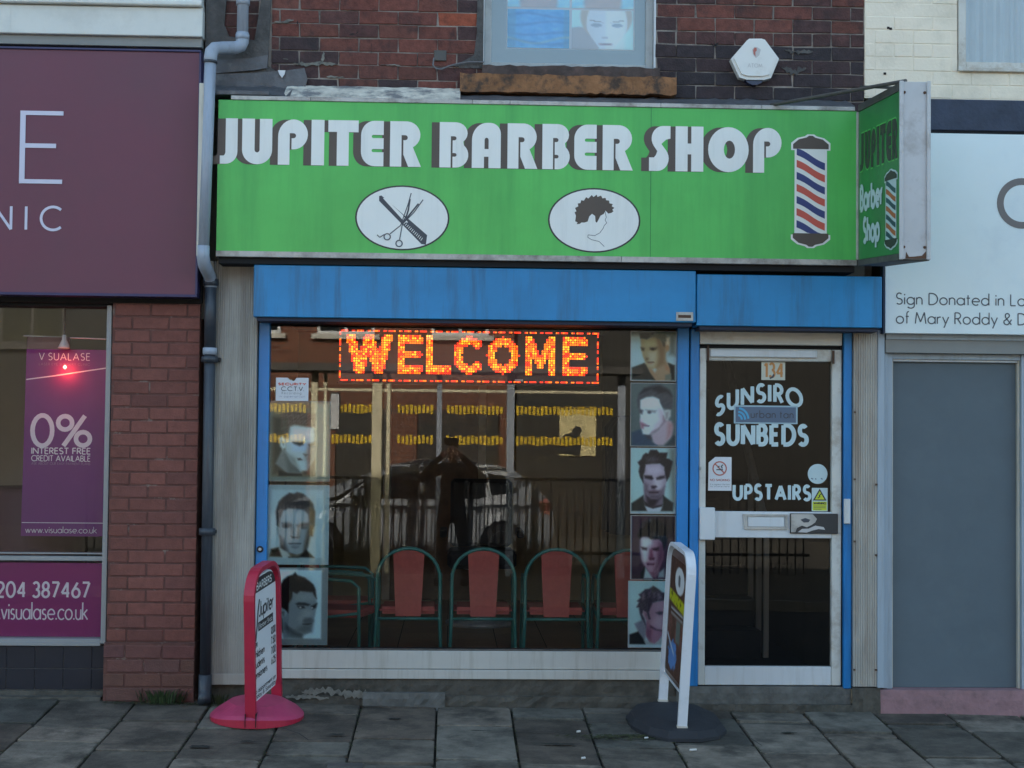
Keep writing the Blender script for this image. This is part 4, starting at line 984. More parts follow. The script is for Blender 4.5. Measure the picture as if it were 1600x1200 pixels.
patch('lead_patch', [(-1.45, 3.72), (-1.2, 3.745), (-1.12, 3.76), (-1.115, 3.84), (-1.2, 3.82), (-1.43, 3.80)], -.035, .006, 'lead', bb)
patch('render_patch', [(-1.055, 3.745), (-1.01, 3.745), (-1.015, 3.72), (-1.03, 3.70), (-1.045, 3.72)], -.05, .004, 'paper', bb)
bx('lead_flashing', 'lead', bb, -1.42, -1.08, -.26, -.1, 3.548, 3.575, .004)
bx('wall_above', 'far_brick', bb, -1.49, 2.476, .0, 9, 4.72, 7.5, 0)
MB().hexa([(-1.49, -.15, 7.5), (2.476, -.15, 7.5), (2.476, 9.1, 7.5), (-1.49, 9.1, 7.5), (-1.49, 4.2, 9.2), (2.476, 4.2, 9.2), (2.476, 4.8, 9.2), (-1.49, 4.8, 9.2)]).build('roof', 'slate', bb)
bx('floor_slab', 'hall', bb, -1.49, 2.476, .26, 9, 2.75, 4.719, 0)
bx('lintel', 'hall', bb, -1.49, 2.476, -.02, .25, 2.26, 3.499, 0)
bx('rear_wall', 'hall', bb, -1.49, 2.60, 8.8, 9, -.3, 2.74, 0)
# sticking-out bits on the wall
bx('air_brick', 'dark_metal', bb, -.13, -.055, -.012, .02, 3.83, 3.895, .004)

# pilasters: fluted metal cover
def fluted(name, x0, x1, z0, z1, y, n, m, parent, d=.008):
    v, f = [], []
    w = (x1 - x0) / n; prof = []
    for i in range(n):
        x = x0 + i * w
        prof += [(x, y), (x + w * .12, y - d), (x + w * .72, y - d), (x + w * .84, y)]
    prof.append((x1, y)); prof = [(x0, y + .06)] + prof + [(x1, y + .06)]
    for (x, yy) in prof: v += [(x, yy, z0), (x, yy, z1)]
    for i in range(len(prof) - 1): f.append((2*i, 2*i + 2, 2*i + 3, 2*i + 1))
    me = bpy.data.meshes.new(name); me.from_pydata(v, [], f); me.update()
    return link(name, me, parent, m)
fluted('pilaster', -1.410, -1.152, .18, 2.60, -.05, 19, 'pilaster', bb, .004)
bx('pilaster_foot', 'pilaster', bb, -1.41, -1.15, -.062, .0, .115, .18, .003)
bx('pilaster_edge', 'cream_trim', bb, -1.435, -1.411, -.07, .02, .115, 2.6, .003)
fluted('pilaster', 2.402, 2.545, .12, 2.245, -.05, 10, 'pilaster_right', bb, .004)
bx('pilaster_edge', 'door_frame', bb, 2.546, 2.588, -.058, .02, .112, 2.245, .003)
sc = MB()
for z in (.25, .55, 1.0, 1.6, 2.0):
    sc.lathe([(0.007, 0), (.007, .004), (0.0001, .005)], (0, 0, 0), 8)
sc = MB()
for x, zs in ((2.408, (.22, .98, 1.35, 1.75)), (2.538, (.22, .9, 1.32))):
    for z in zs: sc.box(x - .005, x + .005, -.066, -.052, z - .005, z + .005)
tag(sc.build('screw', 'rust', bb), kind='stuff')

# shop window: blue posts, cream sill board, pane
sw = MB()
sw.box(-1.147, -1.081, -.015, .08, .317, 2.262)
shop_window = sw.build('shop_window', 'blue_frame', bb, .004)
bx('blue_post', 'blue_frame', shop_window, 1.349, 1.418, -.015, .08, .145, 2.262, .004)
bx('frame_strip', 'black', shop_window, 1.4185, 1.4265, .01, .08, .11, 2.262, 0)
bx('blue_post', 'blue_frame', bb, 1.427, 1.480, -.02, .08, .112, 2.240, .004)
bx('blue_post', 'blue_frame', bb, 2.350, 2.399, -.03, .08, .103, 2.235, .004)
bx('black_gap', 'black', bb, 2.343, 2.3495, .0, .08, .103, 2.235, 0)
bx('sill_board', 'sill_board', shop_window, -1.08, 1.348, -.01, .08, .206, .312, .003)
bx('sill_board', 'sill_board', shop_window, -1.15, 1.348, -.022, .08, .148, .203, .003)
bx('sill_bead', 'dark_metal', shop_window, -1.08, 1.348, .0, .08, .3125, .322, .001)
bx('top_bead', 'black', shop_window, -1.08, 1.348, .0, .08, 2.24, 2.262, .001)
MB().quad((-1.08, .02, .322), (1.348, .02, .322), (1.348, .02, 2.24), (-1.08, .02, 2.24)).build('pane', G_SHOP, shop_window)
MB().lathe([(.018, 0), (.02, .01), (.012, .016), (.0001, .016)], (0, 0, 0), 16).build('lock_rose', 'iron', shop_window).matrix_world = Matrix.Translation((-1.118, -.015, .905)) @ Matrix.Rotation(PI/2, 4, 'X')
MB().lathe([(.009, 0), (.009, .022), (.0001, .024)], (0, 0, 0), 12).build('lock', 'alu', shop_window).matrix_world = Matrix.Translation((-1.118, -.015, .905)) @ Matrix.Rotation(PI/2, 4, 'X')
# plinth and steps below
def rough_block(name, x0, x1, y0, z0f, z1, m, parent, nx=50, nz=4, amp=.01, ydeep=.1):
    v, f = [], []
    for j in range(nz + 2):
        for i in range(nx + 1):
            x = x0 + (x1 - x0) * i / nx; zb = z0f(x)
            if j <= nz: z = zb + (z1 - zb) * j / nz; y = y0 + rb.uniform(-amp, amp)
            else: z = z1; y = ydeep
            if j == nz: y += .006; z += rb.uniform(-amp, amp) * .3
            v.append((x, y, z))
    W = nx + 1
    for j in range(nz + 1):
        for i in range(nx): f.append((j*W + i, j*W + i + 1, (j+1)*W + i + 1, (j+1)*W + i))
    me = bpy.data.meshes.new(name); me.from_pydata(v, [], f); me.update()
    return link(name, me, parent, m)
rough_block('plinth', -1.45, 1.35, -.01, lambda x: gz(x, 0) - .03, .147, 'concrete', bb, 70, 5, .006)
rough_block('plinth_ledge', -.98, 1.35, -.05, lambda x: gz(x, 0) - .03, .052, 'concrete', bb, 50, 3, .007)
rough_block('plinth_ledge', -.50, -.02, -.085, lambda x: gz(x, 0) - .03, .075, 'concrete_light', bb, 16, 3, .007, -.04)
smear('flaking_paint', [(-.86, .075), (-.72, .085), (-.60, .065), (-.45, .062)], .045, -.0585, 'flake', bb, 21, .003)
smear('flaking_paint', [(-.95, .05), (-.80, .045), (-.70, .04)], .025, -.0585, 'flake', bb, 22, .003)
rough_block('door_step', 1.35, 2.395, -.03, lambda x: .0, .112, 'concrete_light', bb, 30, 3, .004)
rough_block('door_step', 1.35, 2.40, -.065, lambda x: gz(x, 0) - .03, .012, 'concrete', bb, 30, 2, .008)
rough_block('door_step', 2.396, 2.565, -.06, lambda x: gz(x, 0) - .03, .112, 'concrete', bb, 8, 3, .006)
# door with transom rail, letterbox, closer
door = bb and MB().box(1.483, 1.523, -.005, .05, .118, 2.125).build('door', 'white_dirty', bb, .003)
bx('door_frame', 'white_dirty', door, 1.482, 2.342, -.012, .06, 2.150, 2.235, .003)
bx('header_gap', 'black', door, 1.490, 2.340, .03, .06, 2.126, 2.149, 0)
bx('top_rail', 'white_dirty', door, 1.524, 2.283, .0, .05, 2.052, 2.126, .006)
bx('closer_cover', 'white_pvc', door, 1.545, 2.19, -.02, -.001, 2.074, 2.118, .004)
bx('closer_bracket', 'rust', door, 1.527, 1.537, -.02, -.001, 2.045, 2.14, .001)
bx('closer_bracket', 'rust', door, 2.283, 2.295, -.02, -.006, 2.04, 2.12, .001)
bx('right_stile', 'white_dirty', door, 2.284, 2.342, -.004, .05, .118, 2.125, .003)
bx('bottom_rail', 'white_pvc', door, 1.524, 2.283, -.002, .05, .118, .228, .003)
bx('middle_rail', 'white_pvc', door, 1.524, 2.283, -.006, .05, .994, 1.150, .003)
MB().quad((1.524, .03, 1.15), (2.283, .03, 1.15), (2.283, .03, 2.052), (1.524, .03, 2.052)).build('pane', G_DOOR, door)
MB().quad((1.524, .03, .228), (2.283, .03, .228), (2.283, .03, .994), (1.524, .03, .994)).build('pane', G_DOOR, door)
fill('letterbox', [[(1.755, 1.045), (2.015, 1.045), (2.015, 1.135), (1.745, 1.135)], [(1.775, 1.058), (1.77, 1.122), (2.0, 1.122), (2.0, 1.058)]], facade(-.006), 'alu', door, depth=.010)
bx('letterbox_flap', 'white_pvc', door, 1.776, 1.998, -.012, -.006, 1.060, 1.120, .003)
bx('lock_plate', 'black_print', door, 2.030, 2.318, -.022, -.006, 1.022, 1.142, .003)
fill('torn_sticker', [[(2.035, 1.028), (2.06, 1.03), (2.07, 1.055), (2.10, 1.07), (2.13, 1.06), (2.16, 1.075), (2.18, 1.09), (2.19, 1.11), (2.165, 1.138), (2.035, 1.138)]], facade(-.0222), 'alu', door, lift=.001)
fill('torn_sticker', [[(2.075, 1.03), (2.10, 1.05), (2.14, 1.052), (2.18, 1.07), (2.23, 1.062), (2.24, 1.045), (2.20, 1.05), (2.16, 1.04), (2.13, 1.028)]], facade(-.0222), 'faint', door, lift=.0012)
fill('torn_sticker', [[(2.09, 1.105), (2.12, 1.115), (2.15, 1.105), (2.14, 1.09), (2.11, 1.088)]], facade(-.0222), 'dark_print', door, lift=.0018)
bx('hinge_cover', 'white_pvc', door, 1.484, 1.574, -.045, -.008, .981, 1.173, .004)
bx('cable_clip', 'white_pvc', bb, 2.348, 2.386, -.05, -.031, 1.084, 1.232, .003)
bx('door_pin', 'alu', bb, 1.482, 1.492, -.03, -.012, 1.395, 1.415, .002)

# ================================================================== SHUTTER BOXES
def shutter(label, x0, x1, z0, z1, y0):
    t = thing('shutter_box', label, 'shutter box', 'blue roller shutter boxes')
    b = MB().box(x0, x1, y0, -.021, z0, z1).build('housing', 'blue', t, .004)
    bx('slot', 'slot', t, x0 + .02, x1 - .02, y0 + .02, -.03, z0 - .022, z0 - .001, .001)
    return t
s1 = shutter('long blue steel shutter box above the wide shop window', -1.156, 1.424, 2.262, 2.566, -.22)
s2 = shutter('short blue steel shutter box above the white glazed door', 1.431, 2.530, 2.245, 2.548, -.21)
mpl = bx('maker_plate', 'alu', s1, 1.308, 1.408, -.226, -.2205, 2.270, 2.322, .002)
bx('plate_print', 'rust', mpl, 1.32, 1.395, -.228, -.2262, 2.288, 2.305, 0)

# ================================================================== FASCIA SIGN
fs = thing('fascia_sign', 'wide green shop fascia with white block lettering, comb and hair emblems', 'shop sign')
SY = -.25
bx('sign_panel', 'green', fs, -1.372, 2.366, SY, -.03, 2.640, 3.520, .001)
for (a, b) in ((-1.372, -.84), (-.838, .10), (.102, .32), (.322, 1.205), (1.207, 1.80), (1.802, 2.355)):
    bx('frame_top', 'alu', fs, max(a, -1.30), b, SY - .008, -.03, 3.5205, 3.545, .002)
for (a, b) in ((-1.372, .98), (.982, 2.366)):
    bx('frame_bottom', 'alu', fs, a, b, SY - .010, -.03, 2.606, 2.6395, .002)
bx('gap_shade', 'black', fs, -1.36, 2.36, SY + .02, -.03, 2.57, 2.6055, 0)  # black block stands in for the shadow gap under the fascia
mp = facade(SY)
def notch(x, yb, r, a0, a1, n=8): return arc(x, yb, r, r, a0, a1, n)
BIG = {
 'J': (.38, [[(.12, 1), (.38, 1), (.38, .25)][::-1][:0] + [(.38, 1), (.12, 1), (.12, .27)] + arc(.07, .27, .05, .09, 0, -90, 5) + [(0, .18), (0, 0), (.10, 0)] + arc(.12, .27, .26, .27, 270, 360, 9)]),
 'U': (.66, [[(0, 1), (0, .32)] + arc(.33, .32, .33, .32, 180, 360, 16) + [(.66, 1), (.385, 1), (.385, .32)] + arc(.33, .32, .055, .06, 0, -180, 8) + [(.275, 1)]]),
 'P': (.64, [[(0, 0), (0, .62)] + arc(.34, .62, .34, .38, 180, 90, 9) + arc(.33, .67, .31, .33, 88, -90, 14) + [(.29, .34), (.29, .585)] + arc(.33, .64, .055, .055, -90, 90, 8) + [(.25, .695), (.25, 0)]]),
 'I': (.27, [[(0, 0), (.27, 0), (.27, 1), (0, 1)]]),
 'T': (.66, [[(0, 1), (0, .74), (.19, .74), (.19, 0), (.45, 0), (.45, .74), (.66, .74), (.66, 1)]]),
 'E': (.50, [[(.5, 0), (.30, 0)] + arc(.30, .32, .30, .32, 270, 180, 9) + arc(.30, .68, .30, .32, 180, 90, 9) + [(.5, 1), (.5, .69), (.27, .69)] + arc(.27, .655, .035, .035, 90, 270, 6) + [(.5, .62), (.5, .38), (.27, .38)] + arc(.27, .345, .035, .035, 90, 270, 6) + [(.5, .31)]]),
 'R': (.68, [[(0, 0), (0, 1), (.36, 1)] + arc(.36, .70, .30, .30, 85, -50, 10) + [(.50, .43), (.68, 0), (.40, 0), (.29, .27), (.29, .585)] + arc(.33, .64, .055, .055, -90, 90, 8) + [(.25, .695), (.25, 0)]]),
 'B': (.64, [[(0, 0), (0, 1), (.36, 1)] + arc(.36, .76, .26, .24, 85, -50, 8) + arc(.36, .28, .28, .28, 50, -90, 10) + [(.29, 0), (.29, .24)] + arc(.34, .28, .04, .04, -90, 90, 6) + [(.29, .32), (.29, .60)] + arc(.33, .645, .045, .045, -90, 90, 6) + [(.25, .69), (.25, 0)]]),
 'A': (.64, [[(0, 0), (0, .62)] + arc(.34, .62, .34, .38, 180, 90, 9) + arc(.40, .76, .24, .24, 88, 0, 8) + [(.64, 0), (.37, 0), (.37, .25), (.27, .25), (.27, 0)], [(.28, .42), (.28, .60)] + arc(.325, .62, .045, .05, 180, 0, 6) + [(.37, .42)]]),
 'H': (.62, [[(0, 0), (.27, 0), (.27, .38), (.35, .38), (.35, 0), (.62, 0), (.62, 1), (.35, 1), (.35, .62), (.27, .62), (.27, 1), (0, 1)]]),
 'O': (.80, [arc(.40, .5, .40, .5, 0, 360, 36)[:-1], arc(.42, .5, .11, .20, 0, 360, 20)[:-1]]),
 'S': (.52, [[(.0, .0), (.18, 0)] + arc(.20, .28, .28, .28, 270, 400, 10) + [(.30, .60), (.37, .66), (.42, .70)] + [(.52, .72), (.52, 1), (.34, 1)] + arc(.34, .72, .28, .28, 90, 215, 10) + [(.20, .44), (.17, .36), (.12, .30), (0, .30)]]),
}
def word(chars, z0, h):
    for ch, x0, x1 in chars:
        W, loops = BIG[ch]
        s = (x1 - x0) / W
        lp = [[(x0 + p[0] * s, z0 + p[1] * h) for p in q] for q in loops]
        L = fill('letter', lp, mp, 'letter_white', fs, lift=.0022)
        for i, dx in enumerate((.012, .024, .036, .046)):
            fill('letter_shadow', [[(a - dx, b - .002) for a, b in q] for q in lp], mp, 'letter_brown', L, lift=.0018 - .0003 * i)
def px2x(p): return P0 + (p - 343) * (1.924 + 1.363) / (1222 - 343)
P0 = -1.363
letters = [('J', 344, 371), ('U', 378, 424.5), ('P', 433.5, 479.5), ('I', 485, 505), ('T', 511, 558), ('E', 562, 597), ('R', 607, 655.5),
           ('B', 684, 729), ('A', 734.5, 779.5), ('R', 790, 837), ('B', 844.5, 887.5), ('E', 894.5, 929.5), ('R', 939, 986.5), ('S', 1012, 1045.5), ('H', 1053.5, 1097.5), ('O', 1105, 1169), ('P', 1176, 1221)]
word([(c, px2x(a), px2x(b)) for c, a, b in letters], 3.146, .266)
# comb and scissors emblem
def ellipse(cx, cz, rx, rz, n=48): return arc(cx, cz, rx, rz, 0, 360, n)[:-1]
e1 = fill('oval_emblem', [ellipse(-.299, 2.847, .274, .190)], mp, 'black_print', fs, lift=.001)
fill('oval_field', [ellipse(-.299, 2.847, .264, .181)], mp, 'letter_white', e1, lift=.0016)
sc_ = 1 / 2.858 * (3.287 / 879)     # crop pixel -> metre
def c2(px, py): return (px2x(320 + px / 2.858), 3.142 - (py / 2.858 - 257.5) * .00374 + .004)
comb = [(775, 868), (785, 866), (990, 1040), (985, 1083), (965, 1080), (775, 890)]
fill('comb', [[c2(*p) for p in comb][::-1]], mp, 'dark_print', e1, lift=.002)
fill('comb_highlight', [[c2(*p) for p in [(792, 878), (800, 877), (880, 950), (905, 985), (890, 985), (870, 962)]][::-1]], mp, 'letter_white', e1, lift=.0023)
strokes('comb_teeth', [[c2(885 + i * 7.0, 992 + i * 6.6), c2(893 + i * 7.0, 984 + i * 6.2)] for i in range(12)], .0035, mp, 'letter_white', e1, lift=.0026)
sciss = [[(873, 995), (905, 900), (917, 853)], [(880, 992), (930, 940), (970, 882)], [(905, 935), (880, 990), (868, 1062)], [(900, 950), (870, 1000), (825, 1037)], [(800, 1040), (780, 1053), (768, 1042)]]
strokes('scissors', [[c2(*p) for p in q] for q in sciss], .0055, mp, 'dark_print', e1, lift=.003)
strokes('scissors', [[c2(*p) for p in q] for q in [[(880, 992), (915, 945), (950, 900)], [(895, 965), (905, 930), (912, 880)]]], .009, mp, 'dark_print', e1, lift=.0038)
strokes('scissor_loop', [[c2(813 + 14 * math.cos(a * PI / 8), 1050 + 14 * math.sin(a * PI / 8)) for a in range(17)], [c2(866 + 14 * math.cos(a * PI / 8), 1079 + 14 * math.sin(a * PI / 8)) for a in range(17)]], .006, mp, 'dark_print', e1, lift=.0045)
# head with dark hair emblem
e2 = fill('oval_emblem', [ellipse(.820, 2.850, .271, .190)], mp, 'black_print', fs, lift=.001)
fill('oval_field', [ellipse(.820, 2.850, .261, .181)], mp, 'letter_white', e2, lift=.0016)
def c3(px, py): return (px2x(800 + px / 2.858), 3.142 - (py / 2.858 - 257.5 - 6) * .00374 + .004)
hairp = [(283, 998), (288, 990), (277, 985), (280, 960), (274, 945), (282, 940), (276, 925), (290, 918), (288, 905), (300, 903), (303, 890), (315, 892), (325, 876), (335, 882), (350, 866), (358, 875), (372, 864), (376, 874), (392, 868), (398, 880), (412, 878), (415, 888), (428, 890), (430, 902), (445, 905), (440, 915), (452, 922), (443, 930), (448, 938), (438, 945), (425, 948), (412, 935), (405, 950), (390, 958), (382, 975), (374, 990), (368, 985), (366, 960), (352, 950), (340, 962), (333, 985), (318, 990), (305, 990), (298, 996)]
fill('hair_print', [[c3(*p) for p in hairp][::-1]], mp, 'letter_brown', e2, lift=.002)
strokes('profile_line', [[c3(*p) for p in [(410, 938), (416, 965), (411, 978), (418, 990), (407, 1002), (404, 1012), (388, 1035), (365, 1048), (335, 1045), (334, 1056), (350, 1066), (385, 1074), (408, 1096)]]], .003, mp, 'dark_print', e2, lift=.002)
# barber pole emblem
def pole_emblem(parent, mp, cx, z0, z1, w, names=('red_print', 'blue_print', 'letter_brown', 'letter_white')):
    h = z1 - z0; R_, B_, K_, W_ = names
    hb = .115 * h; b = w * .39
    def cap(s, zc, inset=0, up=1):
        o = [(-w * .5 + inset, 0), (-w * .5 + inset, .35)] + [(-w * .33, .72), (-w * .12, .86), (-w * .05, 1.0), (w * .05, 1.0), (w * .12, .86), (w * .33, .72)] + [(w * .5 - inset, .35), (w * .5 - inset, 0)]
        return [(cx + a, zc + up * q * hb * s) for a, q in o][::-1 if up > 0 else 1]
    out = fill('pole_emblem', [[(cx - b - .012, z0 + hb * .6), (cx + b + .012, z0 + hb * .6), (cx + b + .012, z1 - hb * .6), (cx - b - .012, z1 - hb * .6)]], mp, W_, parent, lift=.0012)
    for up, zc in ((1, z1 - hb * 1.18), (-1, z0 + hb * 1.18)):
        fill('cap_outline', [[(a + (.009 if a > cx else -.009), q + .008 * (1 if q > zc else -1)) for a, q in cap(1, zc, 0, up)]], mp, W_, out, lift=.0008)
        fill('pole_cap', [cap(1, zc, .002, up)], mp, K_, out, lift=.0024)
    zt, zb = z1 - hb * 1.18, z0 + hb * 1.18
    n = 7; H = zt - zb; st_ = H / n
    for i in range(n):
        za = zt + .045 * h - st_ * i - st_ * .35
        drop = .13 * h; th = st_ * .60
        up_, dn_ = [], []
        for k_ in range(9):
            t = k_ / 8; x = cx - b + 2 * b * t
            z = za - drop * (t - .045 * math.sin(2 * PI * t))
            up_.append((x, max(zb, min(zt, z)))); dn_.append((x, max(zb, min(zt, z - th))))
        pts = [(a, q) for (a, q) in up_] + dn_[::-1]
        if up_[0][1] - dn_[0][1] < 1e-4 and up_[-1][1] - dn_[-1][1] < 1e-4: continue
        q2 = []
        for p in pts:
            if not q2 or abs(p[0] - q2[-1][0]) + abs(p[1] - q2[-1][1]) > 1e-5: q2.append(p)
        fill('stripe', [q2[::-1]], mp, B_ if i % 2 == 0 else R_, out, lift=.002)
pole_emblem(fs, mp, 2.094, 2.700, 3.384, .215)
bx('panel_seam', 'green_side', fs, 1.148, 1.152, SY - .0006, SY, 2.64, 3.52, 0)

# ================================================================== PROJECTING SIGN
ps = thing('projecting_sign', 'dirty white box sign with green side sticking out beside the fascia', 'projecting sign')
PX = 2.374
Y0, Y1 = -.262, -1.11
def sag(s): return -.064 * s            # hangs lower towards its outer end, s = 0..1
def mps(u, v, o=0.0):
    s = u / (Y0 - Y1)
    return (PX - o, Y0 - u, v + sag(s))
D = Y0 - Y1
def slab_box(name, m, parent, u0, u1, x0, x1, z0, z1, bevel=.002):
    a, b = sag(u0 / D), sag(u1 / D)
    return MB().hexa([(x0, Y0 - u1, z0 + b), (x1, Y0 - u1, z0 + b), (x1, Y0 - u0, z0 + a), (x0, Y0 - u0, z0 + a), (x0, Y0 - u1, z1 + b), (x1, Y0 - u1, z1 + b), (x1, Y0 - u0, z1 + a), (x0, Y0 - u0, z1 + a)]).build(name, m, parent, bevel)
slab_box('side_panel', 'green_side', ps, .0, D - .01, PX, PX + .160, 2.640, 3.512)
slab_box('frame_top', 'dark_metal', ps, .0, D - .002, PX - .004, PX + .164, 3.5125, 3.556)
slab_box('frame_bottom', 'dark_metal', ps, .0, D - .002, PX - .004, PX + .164, 2.603, 2.6395)
slab_box('frame_corner', 'alu', ps, -.010, .008, PX - .012, PX + .0, 2.64, 3.512)
ep = bx('end_plate', 'alu_plate', ps, PX + .004, PX + .156, Y1 - .008, Y1 + .009, 2.546, 3.498, .002)
bx('corner_trim', 'alu_plate', ps, PX - .004, PX + .018, Y1 - .022, Y1 - .0085, 2.542, 3.500, .003)
bx('corner_trim', 'alu_plate', ps, PX + .144, PX + .164, Y1 - .022, Y1 - .0085, 2.542, 3.500, .003)
for x, z in ((.024, 3.44), (.134, 3.44), (.022, 2.61), (.134, 2.61)):
    MB().lathe([(.008, 0), (.007, .006), (.0001, .007)], (0, 0, 0), 10).build('screw', 'rust', ps).matrix_world = Matrix.Translation((PX + x, Y1 - .009, z)) @ Matrix.Rotation(PI/2, 4, 'X')
fill('dirt_edge', [[(PX + .03, 2.548), (PX + .142, 2.548), (PX + .142, 2.59), (PX + .12, 2.565), (PX + .08, 2.56), (PX + .05, 2.558), (PX + .034, 2.585)]], facade(Y1 - .0085), 'rust', ps, lift=.0006)
# side lettering
def word_on(chars, z0, h, mpx, m, parent, tilt=0, lift=.002, shift=0):
    for ch, x0, x1 in chars:
        W, loops = BIG[ch]; s = (x1 - x0) / W
        fill('letter', [[(x0 + p[0] * s, z0 + p[1] * h + tilt * (x0 + p[0] * s)) for p in q] for q in loops], mpx, m, parent, lift=lift)
J = [('J', .045, .13), ('U', .15, .27), ('P', .285, .39), ('I', .405, .46), ('T', .475, .59), ('E', .60, .70), ('R', .715, .82)]
word_on(J, 3.155, .22, mps, 'black_print', ps, lift=.0022)
word_on([(c, a - .006, b + .006) for c, a, b in J], 3.147, .236, mps, 'green', ps, lift=.0012)
pole_emblem(ps, mps, .69, 2.665, 3.11, .24, ('orange_print', 'teal_print', 'black_print', 'hand_white'))
text('Barber', .06, .52, 2.93, 3.06, mps, 'hand_white', ps, w=.26, gap=.26, lift=.003)
text('Shop', .13, .46, 2.74, 2.87, mps, 'hand_white', ps, w=.26, gap=.26, lift=.003)
# stay rod from the fascia to the outer end
MB().tube([(1.86, -.23, 3.552), (2.43, -1.04, 3.520)], .011, 8).build('stay_bar', 'dark_metal', ps)
MB().tube([(2.45, -.02, 3.72), (2.43, -.85, 3.525)], .008, 8).build('stay_bar', 'dark_metal', ps)

# ================================================================== ALARM, CABLE, PIPE
al = thing('alarm_box', 'white hexagonal alarm box fixed to the dark brick wall', 'alarm box')
def hexa_pts(cx, cz, rx, rz, k=1.0): return [(cx + rx * k * a, cz + rz * k * b) for a, b in ((-.55, 1), (-1, .12), (-.50, -.72), (.50, -.72), (1, .12), (.55, 1))]
hx = [( -.050, .118), (-.146, .005), (-.093, -.105), (-.05, -.118), (.055, -.118), (.098, -.105), (.146, .012), (.060, .126), (.04, .132), (-.035, .130)]
hx = [(1.797 + a, 3.858 + b) for a, b in hx]
b_ = fill('housing', [hx], facade(0), 'alarm', al, depth=.062)
inner = [(1.797 + (a - 1.797) * .88, 3.862 + (b - 3.858) * .86) for a, b in hx]
fill('cover', [inner], facade(-.062), 'alarm', al, depth=.012)
fill('lens', [[(1.74, 3.742), (1.755, 3.725), (1.785, 3.712), (1.81, 3.712), (1.84, 3.725), (1.85, 3.742)]], facade(0), 'alarm_blue', al, depth=.05)
mpa = facade(-.0745)
fill('shield_logo', [[(1.79, 3.935), (1.778, 3.92), (1.782, 3.89), (1.80, 3.868), (1.82, 3.885), (1.83, 3.92), (1.812, 3.932)]], mpa, 'faint', al, lift=.0006)
fill('shield_logo', [[(1.79, 3.93), (1.783, 3.915), (1.786, 3.893), (1.798, 3.876), (1.797, 3.905), (1.806, 3.915), (1.803, 3.932)]], mpa, 'alarm_red', al, lift=.0012)
text('ATOM', 1.752, 1.838, 3.812, 3.834, mpa, 'faint', al, w=.12, lift=.0006)
for x in (1.735, 1.862): bx('screw', 'faint', al, x - .006, x + .006, -.066, -.062, 3.775, 3.787, .001)

cb = thing('wall_cable', 'thin grey cable looping from the wall to the window sill', 'cable')
MB().tube([(-.13, -.02, 3.845), (-.135, -.025, 3.80), (-.115, -.03, 3.778), (-.085, -.03, 3.775), (-.04, -.03, 3.795), (.02, -.03, 3.812), (.08, -.03, 3.822), (.17, -.02, 3.825)], .005, 8).build('cable', 'cable', cb)

dp = thing('drainpipe', 'cast iron drainpipe, pale grey above and black below, between two shopfronts', 'drainpipe')
def pipe(name, pts, r, m, parent=dp, seg=16): return MB().tube(pts, r, seg).build(name, m, parent, 0, True)
pipe('upper_pipe', [(-1.262, -.09, 4.75), (-1.262, -.09, 3.93)], .034, 'pipe_grey')
pipe('pipe_socket', [(-1.262, -.09, 4.12), (-1.262, -.09, 4.165)], .041, 'pipe_grey')
pipe('pipe_elbow', [(-1.262, -.09, 3.955), (-1.262, -.09, 3.90), (-1.27, -.10, 3.875), (-1.30, -.13, 3.855), (-1.36, -.20, 3.835), (-1.40, -.26, 3.815), (-1.412, -.29, 3.79), (-1.415, -.30, 3.75), (-1.415, -.30, 3.72)], .038, 'pipe_grey')
pipe('pipe_collar', [(-1.262, -.09, 3.945), (-1.262, -.09, 3.915)], .041, 'pipe_grey')
pipe('middle_pipe', [(-1.415, -.30, 3.74), (-1.438, -.30, 2.61)], .034, 'pipe_grey')
pipe('pipe_collar', [(-1.415, -.30, 3.735), (-1.4155, -.30, 3.72)], .040, 'pipe_black')
pipe('pipe_elbow', [(-1.438, -.30, 2.66), (-1.438, -.30, 2.60), (-1.435, -.27, 2.555), (-1.43, -.19, 2.53), (-1.425, -.13, 2.505), (-1.422, -.10, 2.47), (-1.422, -.10, 2.44)], .037, 'pipe_grey')
pipe('lower_pipe', [(-1.422, -.10, 2.52), (-1.415, -.10, .12)], .033, 'pipe_black')
pipe('grey_section', [(-1.422, -.10, 2.50), (-1.420, -.10, 2.08)], .0345, 'pipe_grey').data.materials[0] = M['pipe_black']
pipe('pipe_socket', [(-1.422, -.10, 2.49), (-1.422, -.10, 2.45)], .046, 'pipe_black')
pipe('pipe_collar', [(-1.420, -.10, 2.085), (-1.420, -.10, 2.045)], .042, 'pipe_grey')
pipe('pipe_collar', [(-1.420, -.10, 2.035), (-1.420, -.10, 2.0)], .048, 'pipe_black')
bx('pipe_bracket', 'iron', dp, -1.475, -1.360, -.085, -.03, 2.005, 2.03, .003)
pipe('pipe_collar', [(-1.418, -.10, 1.03), (-1.418, -.10, .99)], .048, 'pipe_black')
bx('pipe_bracket', 'iron', dp, -1.465, -1.37, -.085, -.03, .998, 1.02, .003)
pipe('pipe_shoe', [(-1.415, -.10, .18), (-1.415, -.10, .10), (-1.412, -.12, .06), (-1.408, -.17, .035)], .038, 'pipe_black')

